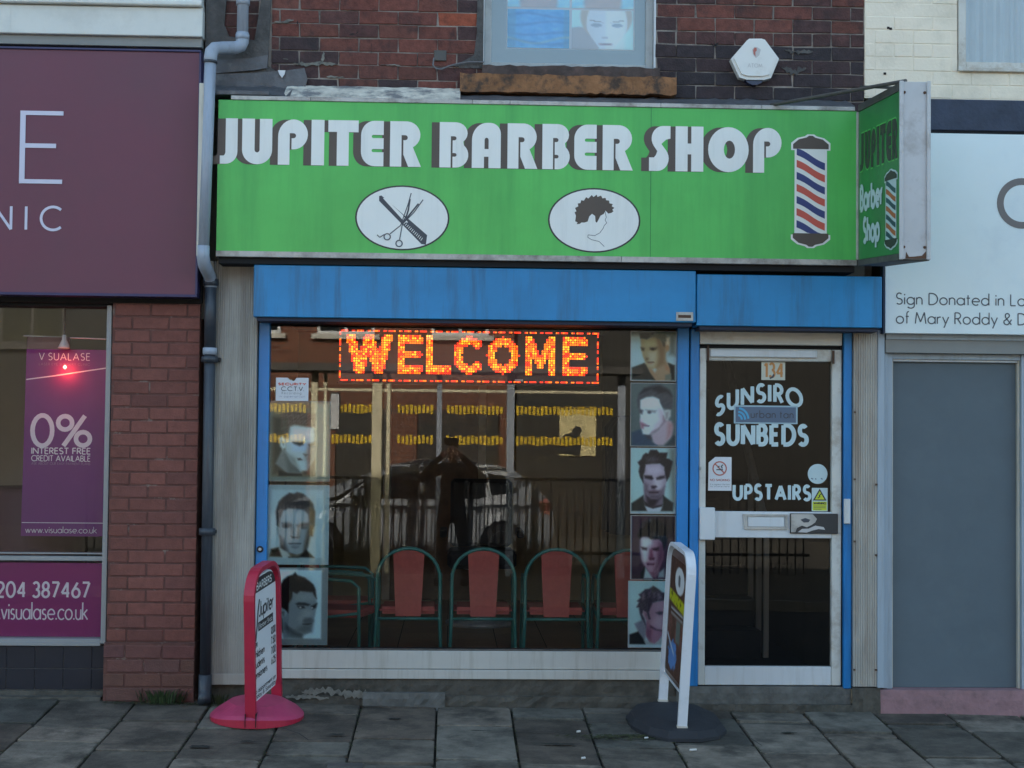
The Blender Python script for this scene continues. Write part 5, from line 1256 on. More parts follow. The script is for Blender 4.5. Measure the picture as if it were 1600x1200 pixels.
# ================================================================== LEFT BUILDING
lb = thing('purple_shop_building', 'white rendered building with a purple sign and black tiled base, left of the barber shop', 'building')
lint = bx('rendered_wall', 'white_render', lb, -6, -1.497, -.10, .25, 3.925, 4.095, .004)
bx('rendered_wall', 'white_render', lint, -6, -2.62, -.102, -.1, 3.93, 4.09, 0)
bx('cornice', 'white_render', lb, -6, -1.499, -.135, .25, 4.100, 4.13, .006)
bx('rendered_wall', 'white_render', lb, -6, -1.505, -.09, .25, 4.131, 4.75, .003)
bx('lintel_strip', 'fascia_grey', lb, -6, -1.503, -.07, .25, 3.868, 3.924, .003)
bx('upper_mass', 'white_render', lb, -9, -1.491, .0, 9, 4.751, 7.5, 0)
bx('floor_slab', 'hall', lb, -9, -1.491, .26, 9, 2.75, 4.7505, 0)
bx('lintel', 'black', lb, -9, -1.495, -.04, .25, 2.345, 3.867, 0)
bx('rear_wall', 'hall', lb, -9, -1.6, 8.8, 9, -.3, 2.74, 0)
MB().hexa([(-9, -.15, 7.5), (-1.491, -.15, 7.5), (-1.491, 9.1, 7.5), (-9, 9.1, 7.5), (-9, 4.2, 9.2), (-1.491, 4.2, 9.2), (-1.491, 4.8, 9.2), (-9, 4.8, 9.2)]).build('roof', 'slate', lb)

pg = thing('fascia_sign', 'large plain purple shop fascia with thin pale letters, left of the drainpipe', 'shop sign')
bx('sign_panel', 'purple', pg, -5.2, -1.502, -.16, -.05, 2.392, 3.815, .001)
bx('frame_top', 'purple_edge', pg, -5.2, -1.490, -.172, -.05, 3.8155, 3.828, .002)
bx('frame_bottom', 'purple_edge', pg, -5.2, -1.490, -.172, -.05, 2.375, 2.3915, .002)
bx('frame_side', 'purple_edge', pg, -1.5015, -1.488, -.172, -.05, 2.392, 3.815, .002)
bx('box_back', 'black', pg, -5.2, -1.478, -.049, -.01, 2.35, 3.83, 0)
mpp = facade(-.161)
fill('letter', [[(-2.531, 3.027), (-2.283, 3.027), (-2.283, 3.052), (-2.500, 3.052), (-2.500, 3.236), (-2.322, 3.236), (-2.322, 3.262), (-2.500, 3.262), (-2.500, 3.428), (-2.283, 3.428), (-2.283, 3.453), (-2.531, 3.453)]], mpp, 'letter_lilac', pg, depth=.004)
text('NIC', -2.668, -2.290, 2.757, 2.892, mpp, 'letter_lilac', pg, w=.115, gap=.62, lift=.002)
bx('cream_board', 'cream_trim', bb, -1.474, -1.446, -.32, -.06, 2.60, 3.60, .003)

# brick pillar
bp_ = thing('brick_pillar', 'plain red brick pillar between the purple shop window and the drainpipe', 'pillar')
core = bx('pillar_core', 'mortar_red', bp_, -1.998, -1.487, -.0560, .22, .36, 2.345, .0)
core2 = bx('pillar_foot', 'mortar_red', bp_, -2.006, -1.482, -.087, .22, -.02, .36, .0)
sn = brick_set(.205, .0665, .06, 'brick_new', 6, .002); hn = brick_set(.10, .0665, .06, 'brick_new', 4, .002)
def col_new(x, z):
    k = random.uniform(.86, 1.12)
    return (.195 * k, .068 * k, .052 * k) if random.random() > .2 else (.165 * k, .060 * k, .048 * k)
lay(core, -1.998, -1.487, .362, 2.34, -.060, .2145, .0762, sn, hn, .205, .10, col_new, header_rows=(), off=.12, jit=.0012)
lay(core2, -2.006, -1.482, .02, .35, -.092, .2145, .0825, brick_set(.205, .072, .06, 'brick_new', 4, .003), hn, .205, .10, lambda x, z: tuple(c * random.uniform(.85, 1.0) for c in (.16, .066, .056)), off=.02, jit=.0012)

# left shop window and base
lw = bx('shop_window', 'grey_frame', lb, -2.041, -2.010, -.02, .12, .345, 2.335, .003)
bx('frame_bottom', 'grey_frame', lw, -4.2, -2.042, .0, .12, .330, .370, .003)
bx('frame_bottom', 'grey_frame', lw, -4.2, -2.042, -.012, .0, .330, .350, .002)
bx('frame_top', 'black', lw, -4.2, -2.042, .0, .12, 2.325, 2.345, .003)
bx('transom', 'grey_frame', lw, -4.2, -2.042, .055, .12, .822, .850, .003)
bx('transom', 'grey_frame', lw, -4.2, -2.042, .055, .12, .862, .870, .001)
bx('frame_side', 'grey_frame', lw, -4.24, -4.20, -.02, .12, .33, 2.335, .003)
MB().quad((-4.2, .08, .37), (-2.042, .08, .37), (-2.042, .08, 2.325), (-4.2, .08, 2.325)).build('pane', G_CLINIC, lw)
til = bx('tiled_base', 'grout', lb, -4.2, -2.010, .008, .2, .07, .329, 0)
for i in range(16):
    for j, (za, zb) in enumerate(((.075, .195), (.199, .327))):
        xr_ = -2.012 - (.082 if i else 0) - (i - 1) * .1655 if i else -2.012
        wdt = .08 if i == 0 else .162
        t = bx('tile', 'black_tile', til, xr_ - wdt, xr_, -.0, .010, za, zb, .0015)
rough_block('base_ledge', -4.2, -2.008, -.02, lambda x: gz(x, 0) - .03, .07, 'concrete', lb, 40, 2, .004)
rough_block('base_ledge', -4.2, -2.02, -.09, lambda x: gz(x, 0) - .03, .045, 'concrete', lb, 40, 2, .006)

vin = thing('window_vinyl', 'magenta vinyl with phone number across the bottom of the left window', 'window sign')
MB().quad((-4.19, .086, .372), (-2.045, .086, .372), (-2.045, .086, .808), (-4.19, .086, .808)).build('vinyl_sheet', 'vinyl_magenta', vin)
mpv = facade(.0855)
text('01204 387467', -2.775, -2.135, .605, .692, mpv, 'lilac_print', vin, w=.155, gap=.24, space=.36, lift=.0004)
text('www.visualase.co.uk', -2.835, -2.142, .474, .570, mpv, 'lilac_print', vin, w=.085, gap=.16, lift=.0004)
bn = thing('hanging_banner', 'tall purple banner reading 0% hanging inside the left window', 'banner')
MB().quad((-2.588, .25, .955), (-2.092, .25, .955), (-2.092, .25, 2.085), (-2.577, .25, 2.085)).build('banner_sheet', 'banner', bn)
bx('banner_rail', 'banner_dark', bn, -2.577, -2.32, .252, .27, 2.086, 2.16, .002)
MB().tube([(-2.60, .26, 2.165), (-2.05, .26, 2.15)], .004, 8).build('rod', 'white_pvc', bn)
mpb = facade(.2495)
text('0%', -2.531, -2.182, 1.500, 1.684, mpb, 'lilac_print', bn, w=.15, gap=.16, lift=.0006)
text('INTEREST FREE', -2.533, -2.182, 1.452, 1.487, mpb, 'lilac_print', bn, w=.18, gap=.20, lift=.0006)
text('CREDIT AVAILABLE', -2.533, -2.182, 1.408, 1.441, mpb, 'lilac_print', bn, w=.14, gap=.20, lift=.0006)
text('ASK ABOUT OUR EASY PAYMENT PLANS', -2.533, -2.182, 1.386, 1.400, mpb, 'lilac_dim', bn, w=.16, gap=.2, lift=.0006)
text('V SUALASE', -2.500, -2.196, 2.020, 2.062, mpb, 'lilac_print', bn, w=.10, gap=.28, space=.32, lift=.0006)
text('LASER EYE SURGERY CLINIC', -2.500, -2.196, 1.988, 2.002, mpb, 'lilac_dim', bn, w=.12, gap=.3, lift=.0006)
text('www.visualase.co.uk', -2.560, -2.135, .975, 1.012, mpb, 'lilac_print', bn, w=.085, gap=.17, lift=.0006)
bx('line', 'lilac_print', bn, -2.583, -2.095, .2480, .2495, 1.034, 1.038, 0)
strokes('swoosh', [[(-2.575, 1.90), (-2.40, 1.925), (-2.25, 1.95), (-2.094, 1.975)]], .007, mpb, 'lilac_print', bn, lift=.0006)

# ================================================================== RIGHT BUILDING
rbd = thing('cream_shop_building', 'cream painted brick building with grey panelled doorway and pink step', 'building')
cw = MB(); cw.box(2.477, 3.045, -.0065, .25, 3.655, 4.75); cw.box(3.72, 9, -.0065, .25, 3.655, 4.75); cw.box(3.045, 3.72, -.0065, .25, 3.655, 3.83)
cream_wall = cw.build('brick_wall', 'cream', rbd)
cs = brick_set(.231, .0785, .06, 'cream', 6, .0015); chh = brick_set(.112, .0785, .06, 'cream', 4, .0015)
lay(cream_wall, 2.480, 4.4, 3.660, 4.74, -.0085, .236, PZ, cs, chh, .231, .112, lambda x, z: (.7, .64, .5), header_rows=(3,), holes=((3.045, 3.72, 3.83, 4.8),), off=.06, jit=.0022)
hole = MB()
for x, z in ((2.635, 4.08), (2.60, 3.805), (2.62, 4.085)): hole.box(x - .008, x + .008, -.011, -.008, z - .007, z + .007)
tag(hole.build('screw_hole', 'black', rbd), kind='stuff')
rwn = bx('window', 'white_dirty', rbd, 3.050, 3.095, -.02, .08, 3.838, 4.75, .003)
bx('window_bottom', 'white_dirty', rwn, 3.096, 3.715, -.02, .08, 3.838, 3.885, .003)
bx('window_sill', 'white_dirty', rwn, 3.045, 3.72, -.035, -.02, 3.825, 3.850, .003)
MB().quad((3.095, .03, 3.885), (3.7, .03, 3.885), (3.7, .03, 4.75), (3.095, .03, 4.75)).build('pane', G_UP, rwn)
v, f = [], []
for i in range(81):
    x = 3.09 + .62 * i / 80
    y = .10 + .014 * math.sin(i * .9) + .008 * math.sin(i * 2.3)
    v += [(x, y, 3.87), (x, y, 4.75)]
for i in range(80): f.append((2*i, 2*i + 2, 2*i + 3, 2*i + 1))
me = bpy.data.meshes.new('net_curtain'); me.from_pydata(v, [], f); me.update(); link('net_curtain', me, rwn, 'net', True)
bx('painted_band', 'navy', rbd, 2.50, 9, -.03, .2, 3.462, 3.652, .004)
bx('upper_mass', 'cream', rbd, 2.4765, 9, .0, 9, 4.7505, 7.5, 0)
bx('floor_slab', 'hall', rbd, 2.4765, 9, .26, 9, 2.75, 4.75, 0)
bx('rear_wall', 'hall', rbd, 2.601, 9, 8.8, 9, -.3, 2.749, 0)
bx('lintel', 'black', rbd, 2.59, 9, -.02, .25, 2.31, 3.461, 0)
MB().hexa([(2.4765, -.15, 7.5), (9, -.15, 7.5), (9, 9.1, 7.5), (2.4765, 9.1, 7.5), (2.4765, 4.2, 9.2), (9, 4.2, 9.2), (9, 4.8, 9.2), (2.4765, 4.8, 9.2)]).build('roof', 'slate', rbd)
bx('timber_fascia', 'fascia_grey', rbd, 2.598, 5.2, -.04, .2, 2.110, 2.215, .002)
bx('timber_fascia', 'door_frame', rbd, 2.598, 5.2, -.052, .2, 2.190, 2.309, .002)
dr = bx('door_panel', 'door_grey', rbd, 2.664, 3.425, .06, .09, .100, 2.062, .001)
bx('panel_trim', 'cream_trim', dr, 2.652, 2.6635, .03, .09, .100, 2.075, .001)
bx('panel_trim', 'white_pvc', dr, 2.664, 3.425, .03, .09, 2.0625, 2.075, .001)
bx('panel_trim', 'cream_trim', dr, 3.4255, 3.438, .03, .09, .100, 2.075, .001)
bx('door_frame', 'door_frame', dr, 2.620, 2.6515, .0, .09, .100, 2.109, .002)
bx('door_frame', 'door_frame', dr, 2.592, 2.6195, -.015, .09, .104, 2.109, .002)
bx('door_frame', 'door_frame', dr, 3.4385, 3.475, .0, .09, .100, 2.109, .002)
bx('door_frame', 'door_frame', dr, 3.4755, 3.55, -.015, .09, .104, 2.109, .002)
bx('door_frame', 'door_frame', dr, 2.652, 3.438, .012, .09, 2.0755, 2.109, .002)
bx('lower_front', 'door_grey', rbd, 3.551, 9, -.01, .2, .1, 2.109, 0)
rough_block('pink_step', 2.566, 5.2, -.055, lambda x: gz(x, 0) - .03, .099, 'pink', rbd, 40, 3, .003)
ws = thing('fascia_sign', 'white shop sign with small dark dedication text, right edge of the picture', 'shop sign')
bx('sign_panel', 'white_sign', ws, 2.574, 5.2, -.12, -.06, 2.222, 3.425, .002)
bx('sign_edge', 'navy', ws, 2.562, 2.5735, -.115, -.05, 2.22, 3.45, .001)
mpw = facade(-.1205)
strokes('letter', [circ(3.400, 3.01, .132, 0, 360, 40)], .041, mpw, 'sign_grey', ws, lift=.001)
text('Sign Donated in Lo', 2.640, 3.418, 2.395, 2.462, mpw, 'sign_text', ws, w=.105, gap=.19, space=.40, lift=.001)
text('of Mary Roddy & D', 2.640, 3.425, 2.281, 2.348, mpw, 'sign_text', ws, w=.105, gap=.19, space=.36, lift=.001)

# ================================================================== BARBER INTERIOR
def room(x0, x1, y0, y1, z0, z1, wallm, ceilm, pre):
    def s(n, m, *a):
        o = bx(n, m, None, *a, 0); tag(o, kind='structure'); return o
    s(pre + '_wall', wallm, x0 - .05, x0, y0, y1, z0, z1)
    s(pre + '_wall', wallm, x1, x1 + .05, y0, y1, z0, z1)
    s(pre + '_wall', wallm, x0 - .05, x1 + .05, y1, y1 + .05, z0, z1)
    s(pre + '_ceiling', ceilm, x0 - .05, x1 + .05, y0, y1 + .05, z1, z1 + .05)
FZ = .10
room(-1.42, 1.40, .10, 5.2, FZ - .05, 2.55, 'wall_in', 'ceiling', 'shop')
sf = bx('shop_floor', 'black', None, -1.42, 1.40, .08, 5.2, FZ - .06, FZ - .004, 0); tag(sf, kind='structure')
for i in range(8):
    for j in range(14):
        o = bx('floor_tile', 'floor_tile', sf, -1.42 + i * .3525 + .003, -1.42 + (i + 1) * .3525 - .003, .09 + j * .36, .09 + (j + 1) * .36 - .006, FZ - .003, FZ, .001)
        k = random.uniform(.85, 1.1); o.color = (.40 * k, .235 * k, .115 * k, 1)
room(1.50, 2.36, .10, 4.4, .0, 2.55, 'hall', 'hall', 'hallway')
hf = bx('hallway_floor', 'carpet', None, 1.5, 2.36, .08, 4.4, .06, .11, 0); tag(hf, kind='structure')
stt = thing('staircase', 'dark staircase rising behind the white glazed door', 'staircase')
for i in range(12):
    bx('step', 'carpet', stt, 1.52, 2.10, 1.2 + i * .24, 1.44 + i * .24, .11 + i * .19, .11 + (i + 1) * .19, .004)
for (xa, ya) in ((2.12, 1.2),):
    MB().tube([(2.13, 1.15, .95), (2.13, 3.4, 2.7)], .03, 8).build('handrail', 'sill_board', stt)
    for x, y, z in ((2.13, 1.2, .98), (2.13, 1.45, 1.17), (2.13, 1.75, 1.42)):
        bx('baluster', 'sill_board', stt, x - .018, x + .018, y - .018, y + .018, .12, z, .003)
room(-4.2, -2.03, .13, 3.6, .2, 2.6, 'ceiling', 'ceiling', 'clinic')
cfz = bx('clinic_floor', 'fascia_grey', None, -4.25, -1.98, .10, 3.65, .15, .2, 0); tag(cfz, kind='structure')
ds = thing('reception_desk', 'white curved reception desk behind the left shop window', 'desk')
MB().lathe([(.50, .0), (.50, .80), (.56, .82), (.56, .86), (.0001, .86)], (-2.75, 1.3, .2), 40).build('desk_body', 'white_pvc', ds, 0, True)
ch_ = thing('round_armchair', 'dark magenta armchair beside the white desk behind the left window', 'armchair')
MB().lathe([(.30, 0), (.32, .35), (.33, .70), (.28, .74), (.0001, .72)], (-2.62, .72, .5), 28).build('seat_shell', 'banner_dark', ch_, 0, True)
sp_ = thing('spot_lamp', 'small white spotlight with an added red glow in front of the purple hanging banner', 'spotlight')
MB().lathe([(.012, .08), (.014, .05), (.030, .015), (.036, 0), (.030, 0)], (-2.34, .20, 2.09), 20).build('lamp_shade', 'white_pvc', sp_, 0, True)
MB().tube([(-2.34, .20, 2.16), (-2.34, .20, 2.33)], .006, 8).build('stem', 'dark_metal', sp_)
ld = bpy.data.lights.new('added_red_glow', 'POINT'); ld.energy = .28; ld.color = (1, .10, .04); ld.shadow_soft_size = .02  # red point light added for a glow read as a mirrored brake light
lo = bpy.data.objects.new('added_red_glow', ld); COL.objects.link(lo); lo.parent = sp_; lo.location = (-2.33, .19, 1.955)
MB().lathe([(.003, -.012), (.012, 0), (.003, .012)], (-2.33, .19, 1.975), 12).build('glow_spot', emit('added_glow_spot', (1, .25, .12), 3), sp_)  # glowing bead added below the shade for the same red reflection
pf = thing('picture_frame', 'thin framed print on the pale wall behind the purple banner', 'picture frame')
bx('frame', 'dark_metal', pf, -2.82, -2.50, 3.57, 3.595, 1.3, 2.3, .004); bx('mount', 'white_render', pf, -2.80, -2.52, 3.56, 3.57, 1.33, 2.27, 0)

# chairs with their backs to the window
def chair(x, y, rz, label, first=None):
    t = thing('waiting_chair', label, 'chair', 'red and green tube chairs inside the barber window')
    t.location = (x, y, FZ); t.rotation_euler = (0, 0, rz)
    R_ = .0115
    w = .205; top = .755
    a = [(-w * 1.06, -.02, 0), (-w, 0, .30), (-w, 0, .56)] + [(w * math.cos(q), 0, .56 + (top - .56) * math.sin(q)) for q in [PI - PI * i / 14 for i in range(1, 14)]] + [(w, 0, .56), (w, 0, .30), (w * 1.06, -.02, 0)]
    MB().tube(a, R_, 10).build('back_frame', 'teal_paint', t, 0, True)
    MB().tube([(-w, 0, .300), (w, 0, .300)], R_ * .9, 10).build('cross_bar', 'teal_paint', t, 0, True)
    for s in (-1, 1):
        MB().tube([(s * w, .0, .56), (s * w, .15, .57), (s * w, .36, .56), (s * w, .41, .52), (s * w * 1.03, .42, 0)], R_, 10).build('leg', 'teal_paint', t, 0, True)
        MB().tube([(s * w, 0, .30), (s * w, .42, .36)], R_ * .8, 8).build('seat_rail', 'teal_paint', t, 0, True)
    # tapered backrest, slightly bowed
    v, f = [], []
    for j in range(9):
        z = .315 + .425 * j / 8; hw = .082 + .020 * (j / 8); yy = .012 + .018 * math.sin(j / 8 * PI)
        v += [(-hw, yy - .014, z), (hw, yy - .014, z), (hw, yy + .014, z), (-hw, yy + .014, z)]
    for j in range(8):
        b = 4 * j
        for q in range(4): f.append((b + q, b + (q + 1) % 4, b + 4 + (q + 1) % 4, b + 4 + q))
    f += [(3, 2, 1, 0), (32, 33, 34, 35)]
    me = bpy.data.meshes.new('backrest'); me.from_pydata(v, [], f); me.update(); link('backrest', me, t, 'red_seat')
    MB().box(-.19, .19, .03, .42, .325, .372).build('seat', 'red_seat', t, .02, False, 2)
    return t
def copy_thing(t, label, loc, rz):
    r = t.copy(); COL.objects.link(r); r['label'] = label; r.location = loc; r.rotation_euler = (0, 0, rz)
    for c in t.children:
        d = c.copy(); COL.objects.link(d); d.parent = r
    return r
CY = .90
c0 = chair(-.267, CY, 0, 'red backed tube chair, first from the left in the row inside the window')
bpy.context.view_layer.update()
copy_thing(c0, 'red backed tube chair, second from the left in the row inside the window', (.220, CY, FZ), 0)
copy_thing(c0, 'red backed tube chair, third from the left in the row inside the window', (.697, CY, FZ), 0)
copy_thing(c0, 'red backed tube chair half hidden by the portrait posters, last of the row', (1.175, CY, FZ), 0)
copy_thing(c0, 'red tube chair turned sideways behind the lowest left portrait poster', (-.92, .95, FZ), -PI / 2 - .25)
copy_thing(c0, 'red tube chair turned sideways, deeper in the shop behind the left posters', (-.95, 1.5, FZ), -PI / 2)

# back of the shop: counter, mirrors, barber chair
ct = thing('mirror_counter', 'dark counter with wall mirrors along the left wall of the barber shop', 'counter')
bx('counter_top', 'wood', ct, -1.36, -.95, 1.9, 4.9, .90, .94, .004); bx('cabinet', 'wood', ct, -1.36, -1.05, 1.9, 4.9, .10, .899, .004)
for i in range(3): bx('mirror', 'mirror', ct, -1.40, -1.385, 2.0 + i, 2.85 + i, 1.05, 1.95, .003)
bc = thing('barber_chair', 'dark padded barber chair standing in the middle of the shop', 'chair')
bc.location = (.25, 3.2, FZ)
MB().lathe([(.28, 0), (.28, .03), (.06, .05), (.05, .42), (.18, .45), (.0001, .46)], (0, 0, 0), 24).build('pedestal', 'alu', bc, 0, True)
bx('seat', 'rubber', bc, -.27, .27, -.28, .25, .46, .60, .03); bx('backrest', 'rubber', bc, -.25, .25, .22, .34, .60, 1.15, .03)
bx('armrest', 'rubber', bc, -.33, -.275, -.22, .25, .70, .76, .01); bx('armrest', 'rubber', bc, .275, .33, -.22, .25, .70, .76, .01)
ho = thing('inner_doorway', 'dark doorway in the yellow back wall of the barber shop', 'doorway')
bx('door_leaf', 'wood', ho, -.55, .25, 5.14, 5.19, .10, 2.1, .004); bx('architrave', 'white_dirty', ho, -.62, -.551, 5.12, 5.19, .10, 2.16, .003); bx('architrave', 'white_dirty', ho, .251, .32, 5.12, 5.19, .10, 2.16, .003)
hg = thing('hanging_coats', 'dark coats hanging on the right wall inside the barber shop', 'coats')
for i in range(3):
    v = []
    o = MB()
    for j in range(1): o.lathe([(.06, 0), (.17, -.08), (.15, -.4), (.20, -.85), (.0001, -.86)], (1.25, 1.9 + i * .3, 1.75), 14, .55, .8)
    o.build('coat', ('rubber', 'jeans', 'cloth_dark')[i], hg, 0, True)

# ================================================================== POSTERS ON THE GLASS
mpo = facade(.028)
def poster(label, rect, fn, border='paper', mount=None, cat='poster', group='hair style portraits stuck inside the window'):
    x0, x1, z0, z1 = rect
    t = thing('portrait_poster', label, cat, group)
    MB().box(x0, x1, .0290, .0315, z0, z1).build('mount' if mount else 'poster_sheet', 'grey_mount' if mount else 'paper', t, .0)
    b = .002 if mount else .003
    picture('photo', (x0 + b, x1 - b, z0 + b, z1 - b), mpo, fn, t, 92, 124, lift=.0002, con=1)
    return t
def P_(label, rect, fn, mount=None): poster(label, rect, fn, mount=mount)
P_('grey toned portrait of a man turned right under the CCTV notice', (-1.079, -.719, 1.304, 1.782), PIC6, True)
P_('grey toned portrait of a man facing straight ahead with short dark hair', (-1.088, -.719, .811, 1.284), PIC7, True)
P_('grey toned portrait of a spiky haired man looking right, behind the red sign', (-1.098, -.720, .338, .794), PIC8, True)
P_('warm coloured portrait of a man in a dark shirt, topmost of the right column', (1.070, 1.348, 1.925, 2.226), PIC1)
P_('pale portrait of a crew cut man turned left, second of the right column', (1.072, 1.348, 1.533, 1.914), PIC2)
P_('portrait of a frowning man with messy dark hair on a pale background', (1.075, 1.348, 1.130, 1.525), PIC3)
P_('portrait of a black haired man on a dark maroon background', (1.078, 1.348, .738, 1.120), PIC4)
P_('portrait of a man with ruffled light hair and raised collar, beside the white sign', (1.066, 1.348, .332, .730), PIC5)
cc = thing('warning_notice', 'small white notice about CCTV in the top left corner of the window', 'notice')
mpc = facade(.018)
fill('notice_sheet', [[(-1.045, 1.782), (-.852, 1.782), (-.852, 1.920), (-.925, 1.920), (-.932, 1.905), (-.945, 1.900), (-.955, 1.908), (-.962, 1.905), (-.975, 1.920), (-1.045, 1.920)]], facade(.0185), 'paper', cc)
text('SECURITY', -1.03, -.868, 1.876, 1.888, mpc, 'red_print', cc, w=.38, gap=.25, lift=.0004)
text('C.C.T.V.', -1.012, -.880, 1.842, 1.866, mpc, 'dark_print', cc, w=.16, gap=.20, lift=.0004)
text('Recording', -1.010, -.895, 1.822, 1.836, mpc, 'dark_print', cc, w=.08, gap=.4, lift=.0004)
text('in operation', -1.025, -.872, 1.803, 1.815, mpc, 'blue_print', cc, w=.08, gap=.4, lift=.0004)

# ================================================================== LED SIGN
led = thing('led_sign', 'glowing red and orange WELCOME sign of small lamps inside the window', 'led sign')
LX0, LX1, LZ0, LZ1 = -.684, .893, 1.903, 2.224
bx('case', 'led_case', led, LX0, LX1, .14, .17, LZ0, LZ1, .003)
for a, b, c, d in ((LX0 - .006, LX1 + .006, LZ1 + .001, LZ1 + .008), (LX0 - .006, LX1 + .006, LZ0 - .008, LZ0 - .001)):
    bx('case_edge', 'iron', led, a, b, .13, .175, c, d, .001)
E_ = {'red': emit('led_red', (1.0, .04, .015), .5), 'orange': emit('led_orange', (1.0, .15, .010), .62), 'yellow': emit('led_yellow', (1.0, .38, .02), .60)}
dots = {'red': MB(), 'orange': MB(), 'yellow': MB()}
rr = random.Random(5)
def dist_seg(p, a, b):
    ax, ay = a; bx_, by = b; dx, dy = bx_ - ax, by - ay
    L2 = dx * dx + dy * dy
    t = 0 if L2 == 0 else max(0, min(1, ((p[0] - ax) * dx + (p[1] - ay) * dy) / L2))
    return math.hypot(p[0] - ax - t * dx, p[1] - ay - t * dy)
WL = {  # strokes in dot units, 16 rows high
 'W': (19.0, [[(1.2, 16), (5.2, 0)], [(5.2, 0), (9.3, 16)], [(9.3, 16), (13.4, 0)], [(13.4, 0), (17.4, 16)]], 2.1),
 'E': (10, [[(2, 0), (2, 16)], [(2, 14.4), (10, 14.4)], [(2, 8), (9.4, 8)], [(2, 1.6), (10, 1.6)]], 1.75),
 'L': (10, [[(2, 0), (2, 16)], [(2, 1.6), (10, 1.6)]], 1.9),
 'C': (12.5, [arc(7.2, 8, 5.2, 6.2, 48, 312, 16)], 1.95),
 'O': (14, [arc(7, 8, 5.1, 6.2, 0, 360, 20)], 1.95),
 'M': (14, [[(2, 0), (2, 16)], [(2, 15.4), (7, 4)], [(7, 4), (12, 15.4)], [(12, 0), (12, 16)]], 1.8)}
x = -.632; pitch = .0140; H0 = 1.962
def dot(col, x, z, s): dots[col].quad((x - s, .1385, z - s), (x + s, .1385, z - s), (x + s, .1385, z + s), (x - s, .1385, z + s))
for ch in 'WELCOME':
    W, pls, hw = WL[ch]
    for i in range(int(W) + 2):
        for j in range(17):
            p = (i, j)
            d = min(dist_seg(p, pl[k_], pl[k_ + 1]) for pl in pls for k_ in range(len(pl) - 1))
            if d < hw:
                q = rr.random()
                if d > hw - .75: col = 'red' if q < .55 else 'orange'
                else: col = 'yellow' if q < .34 else ('orange' if q < .82 else 'red')
                dot(col, x + i * pitch, H0 + j * pitch, pitch * .38)
    x += (W + 2.15) * pitch
def border(xa, za, xb, zb):
    L = math.hypot(xb - xa, zb - za); n = int(L / .0105)
    for i in range(n + 1):
        t = i / n; ph = i % 9
        if ph in (0, 5, 6): continue
        X_, Z_ = xa + (xb - xa) * t, za + (zb - za) * t
        if ph in (1, 2, 3, 4): dot(rr.choice(['red', 'red', 'red', 'orange']), X_, Z_, .0048)
        else: dot(rr.choice(['red', 'orange']), X_, Z_, .0044)
border(LX0 + .008, LZ1 - .010, LX1 - .008, LZ1 - .010); border(LX0 + .008, LZ0 + .012, LX1 - .008, LZ0 + .012)
border(LX0 + .008, LZ0 + .02, LX0 + .008, LZ1 - .02); border(LX1 - .010, LZ0 + .02, LX1 - .010, LZ1 - .02)
for c_, mbx in dots.items():
    tag(mbx.build('led_dots', E_[c_], led), kind='stuff')
MB().box(.38, .43, .128, .138, 1.918, 1.930).build('maker_badge', 'faint', led, .001)

# ================================================================== DOOR STICKERS
mpd = facade(.028)
def door_writing(word_, x0, x1, z0, z1, label, arch=None, w=.22):
    t = thing('door_lettering', label, 'lettering', 'white words on the glass of the door')
    text(word_, x0, x1, z0, z1, mpd, 'hand_white', t, w=w, gap=.36, lift=.0008, arch=arch, wobble=.03, name='painted_word')
    return t
door_writing('SUNSIRO', 1.590, 2.105, 1.775, 1.875, 'arched white word SUNSIRO at the top of the door glass', arch=lambda u: .036 - 1.0 * (u - 1.90) ** 2 * .95 * (1 if u < 1.90 else .9))
door_writing('SUNBEDS', 1.588, 2.138, 1.553, 1.668, 'straight white word SUNBEDS under the slate blue sticker', w=.23)
door_writing('UPSTAIRS', 1.700, 2.158, 1.222, 1.306, 'smaller white word UPSTAIRS low on the upper door glass', w=.23)
ns = thing('number_sticker', 'cream sticker with the orange number 134 at the top of the door', 'sticker')
fill('sticker_sheet', [[(1.862, 1.940), (2.006, 1.940), (2.006, 2.050), (1.862, 2.050)]], facade(.028), 'sticker_cream', ns, lift=.0002)
text('134', 1.882, 1.992, 1.958, 2.040, mpd, 'sticker_orange', ns, w=.17, gap=.24, lift=.0008)
strokes('curl', [[(1.912, 1.950), (1.93, 1.958), (1.938, 1.975)]], .010, mpd, 'dark_print', ns, lift=.002)
us = thing('name_sticker', 'slate blue rectangular sticker with a cyan swirl between the two upper words', 'sticker')
fill('sticker_sheet', [[(1.696, 1.676), (2.082, 1.676), (2.082, 1.786), (1.696, 1.786)]], facade(.0262), 'sticker_edge', us, lift=.0002)
fill('sticker_field', [[(1.706, 1.684), (2.072, 1.684), (2.072, 1.777), (1.706, 1.777)]], facade(.0258), 'sticker_slate', us, lift=.0002)
mpu = facade(.0254)
strokes('swirl', [arc(1.722, 1.70, .062, .068, 5, 85, 10), arc(1.722, 1.70, .042, .046, 0, 90, 10), arc(1.722, 1.70, .022, .026, 0, 90, 8)], .012, mpu, 'sticker_cyan', us, lift=.0004)
text('urban tan', 1.80, 2.055, 1.712, 1.755, mpu, 'dark_print', us, w=.13, gap=.25, lift=.0004)
nk = thing('no_smoking_sticker', 'white no smoking sticker with clipped corner at the left of the door glass', 'sticker')
fill('sticker_sheet', [[(1.543, 1.272), (1.684, 1.272), (1.684, 1.474), (1.585, 1.474), (1.545, 1.440)]], facade(.028), 'paper', nk, lift=.0002)
strokes('ring', [circ(1.612, 1.405, .040, 0, 360, 28), [(1.585, 1.432), (1.640, 1.378)]], .008, mpd, 'alarm_red', nk, lift=.0008)
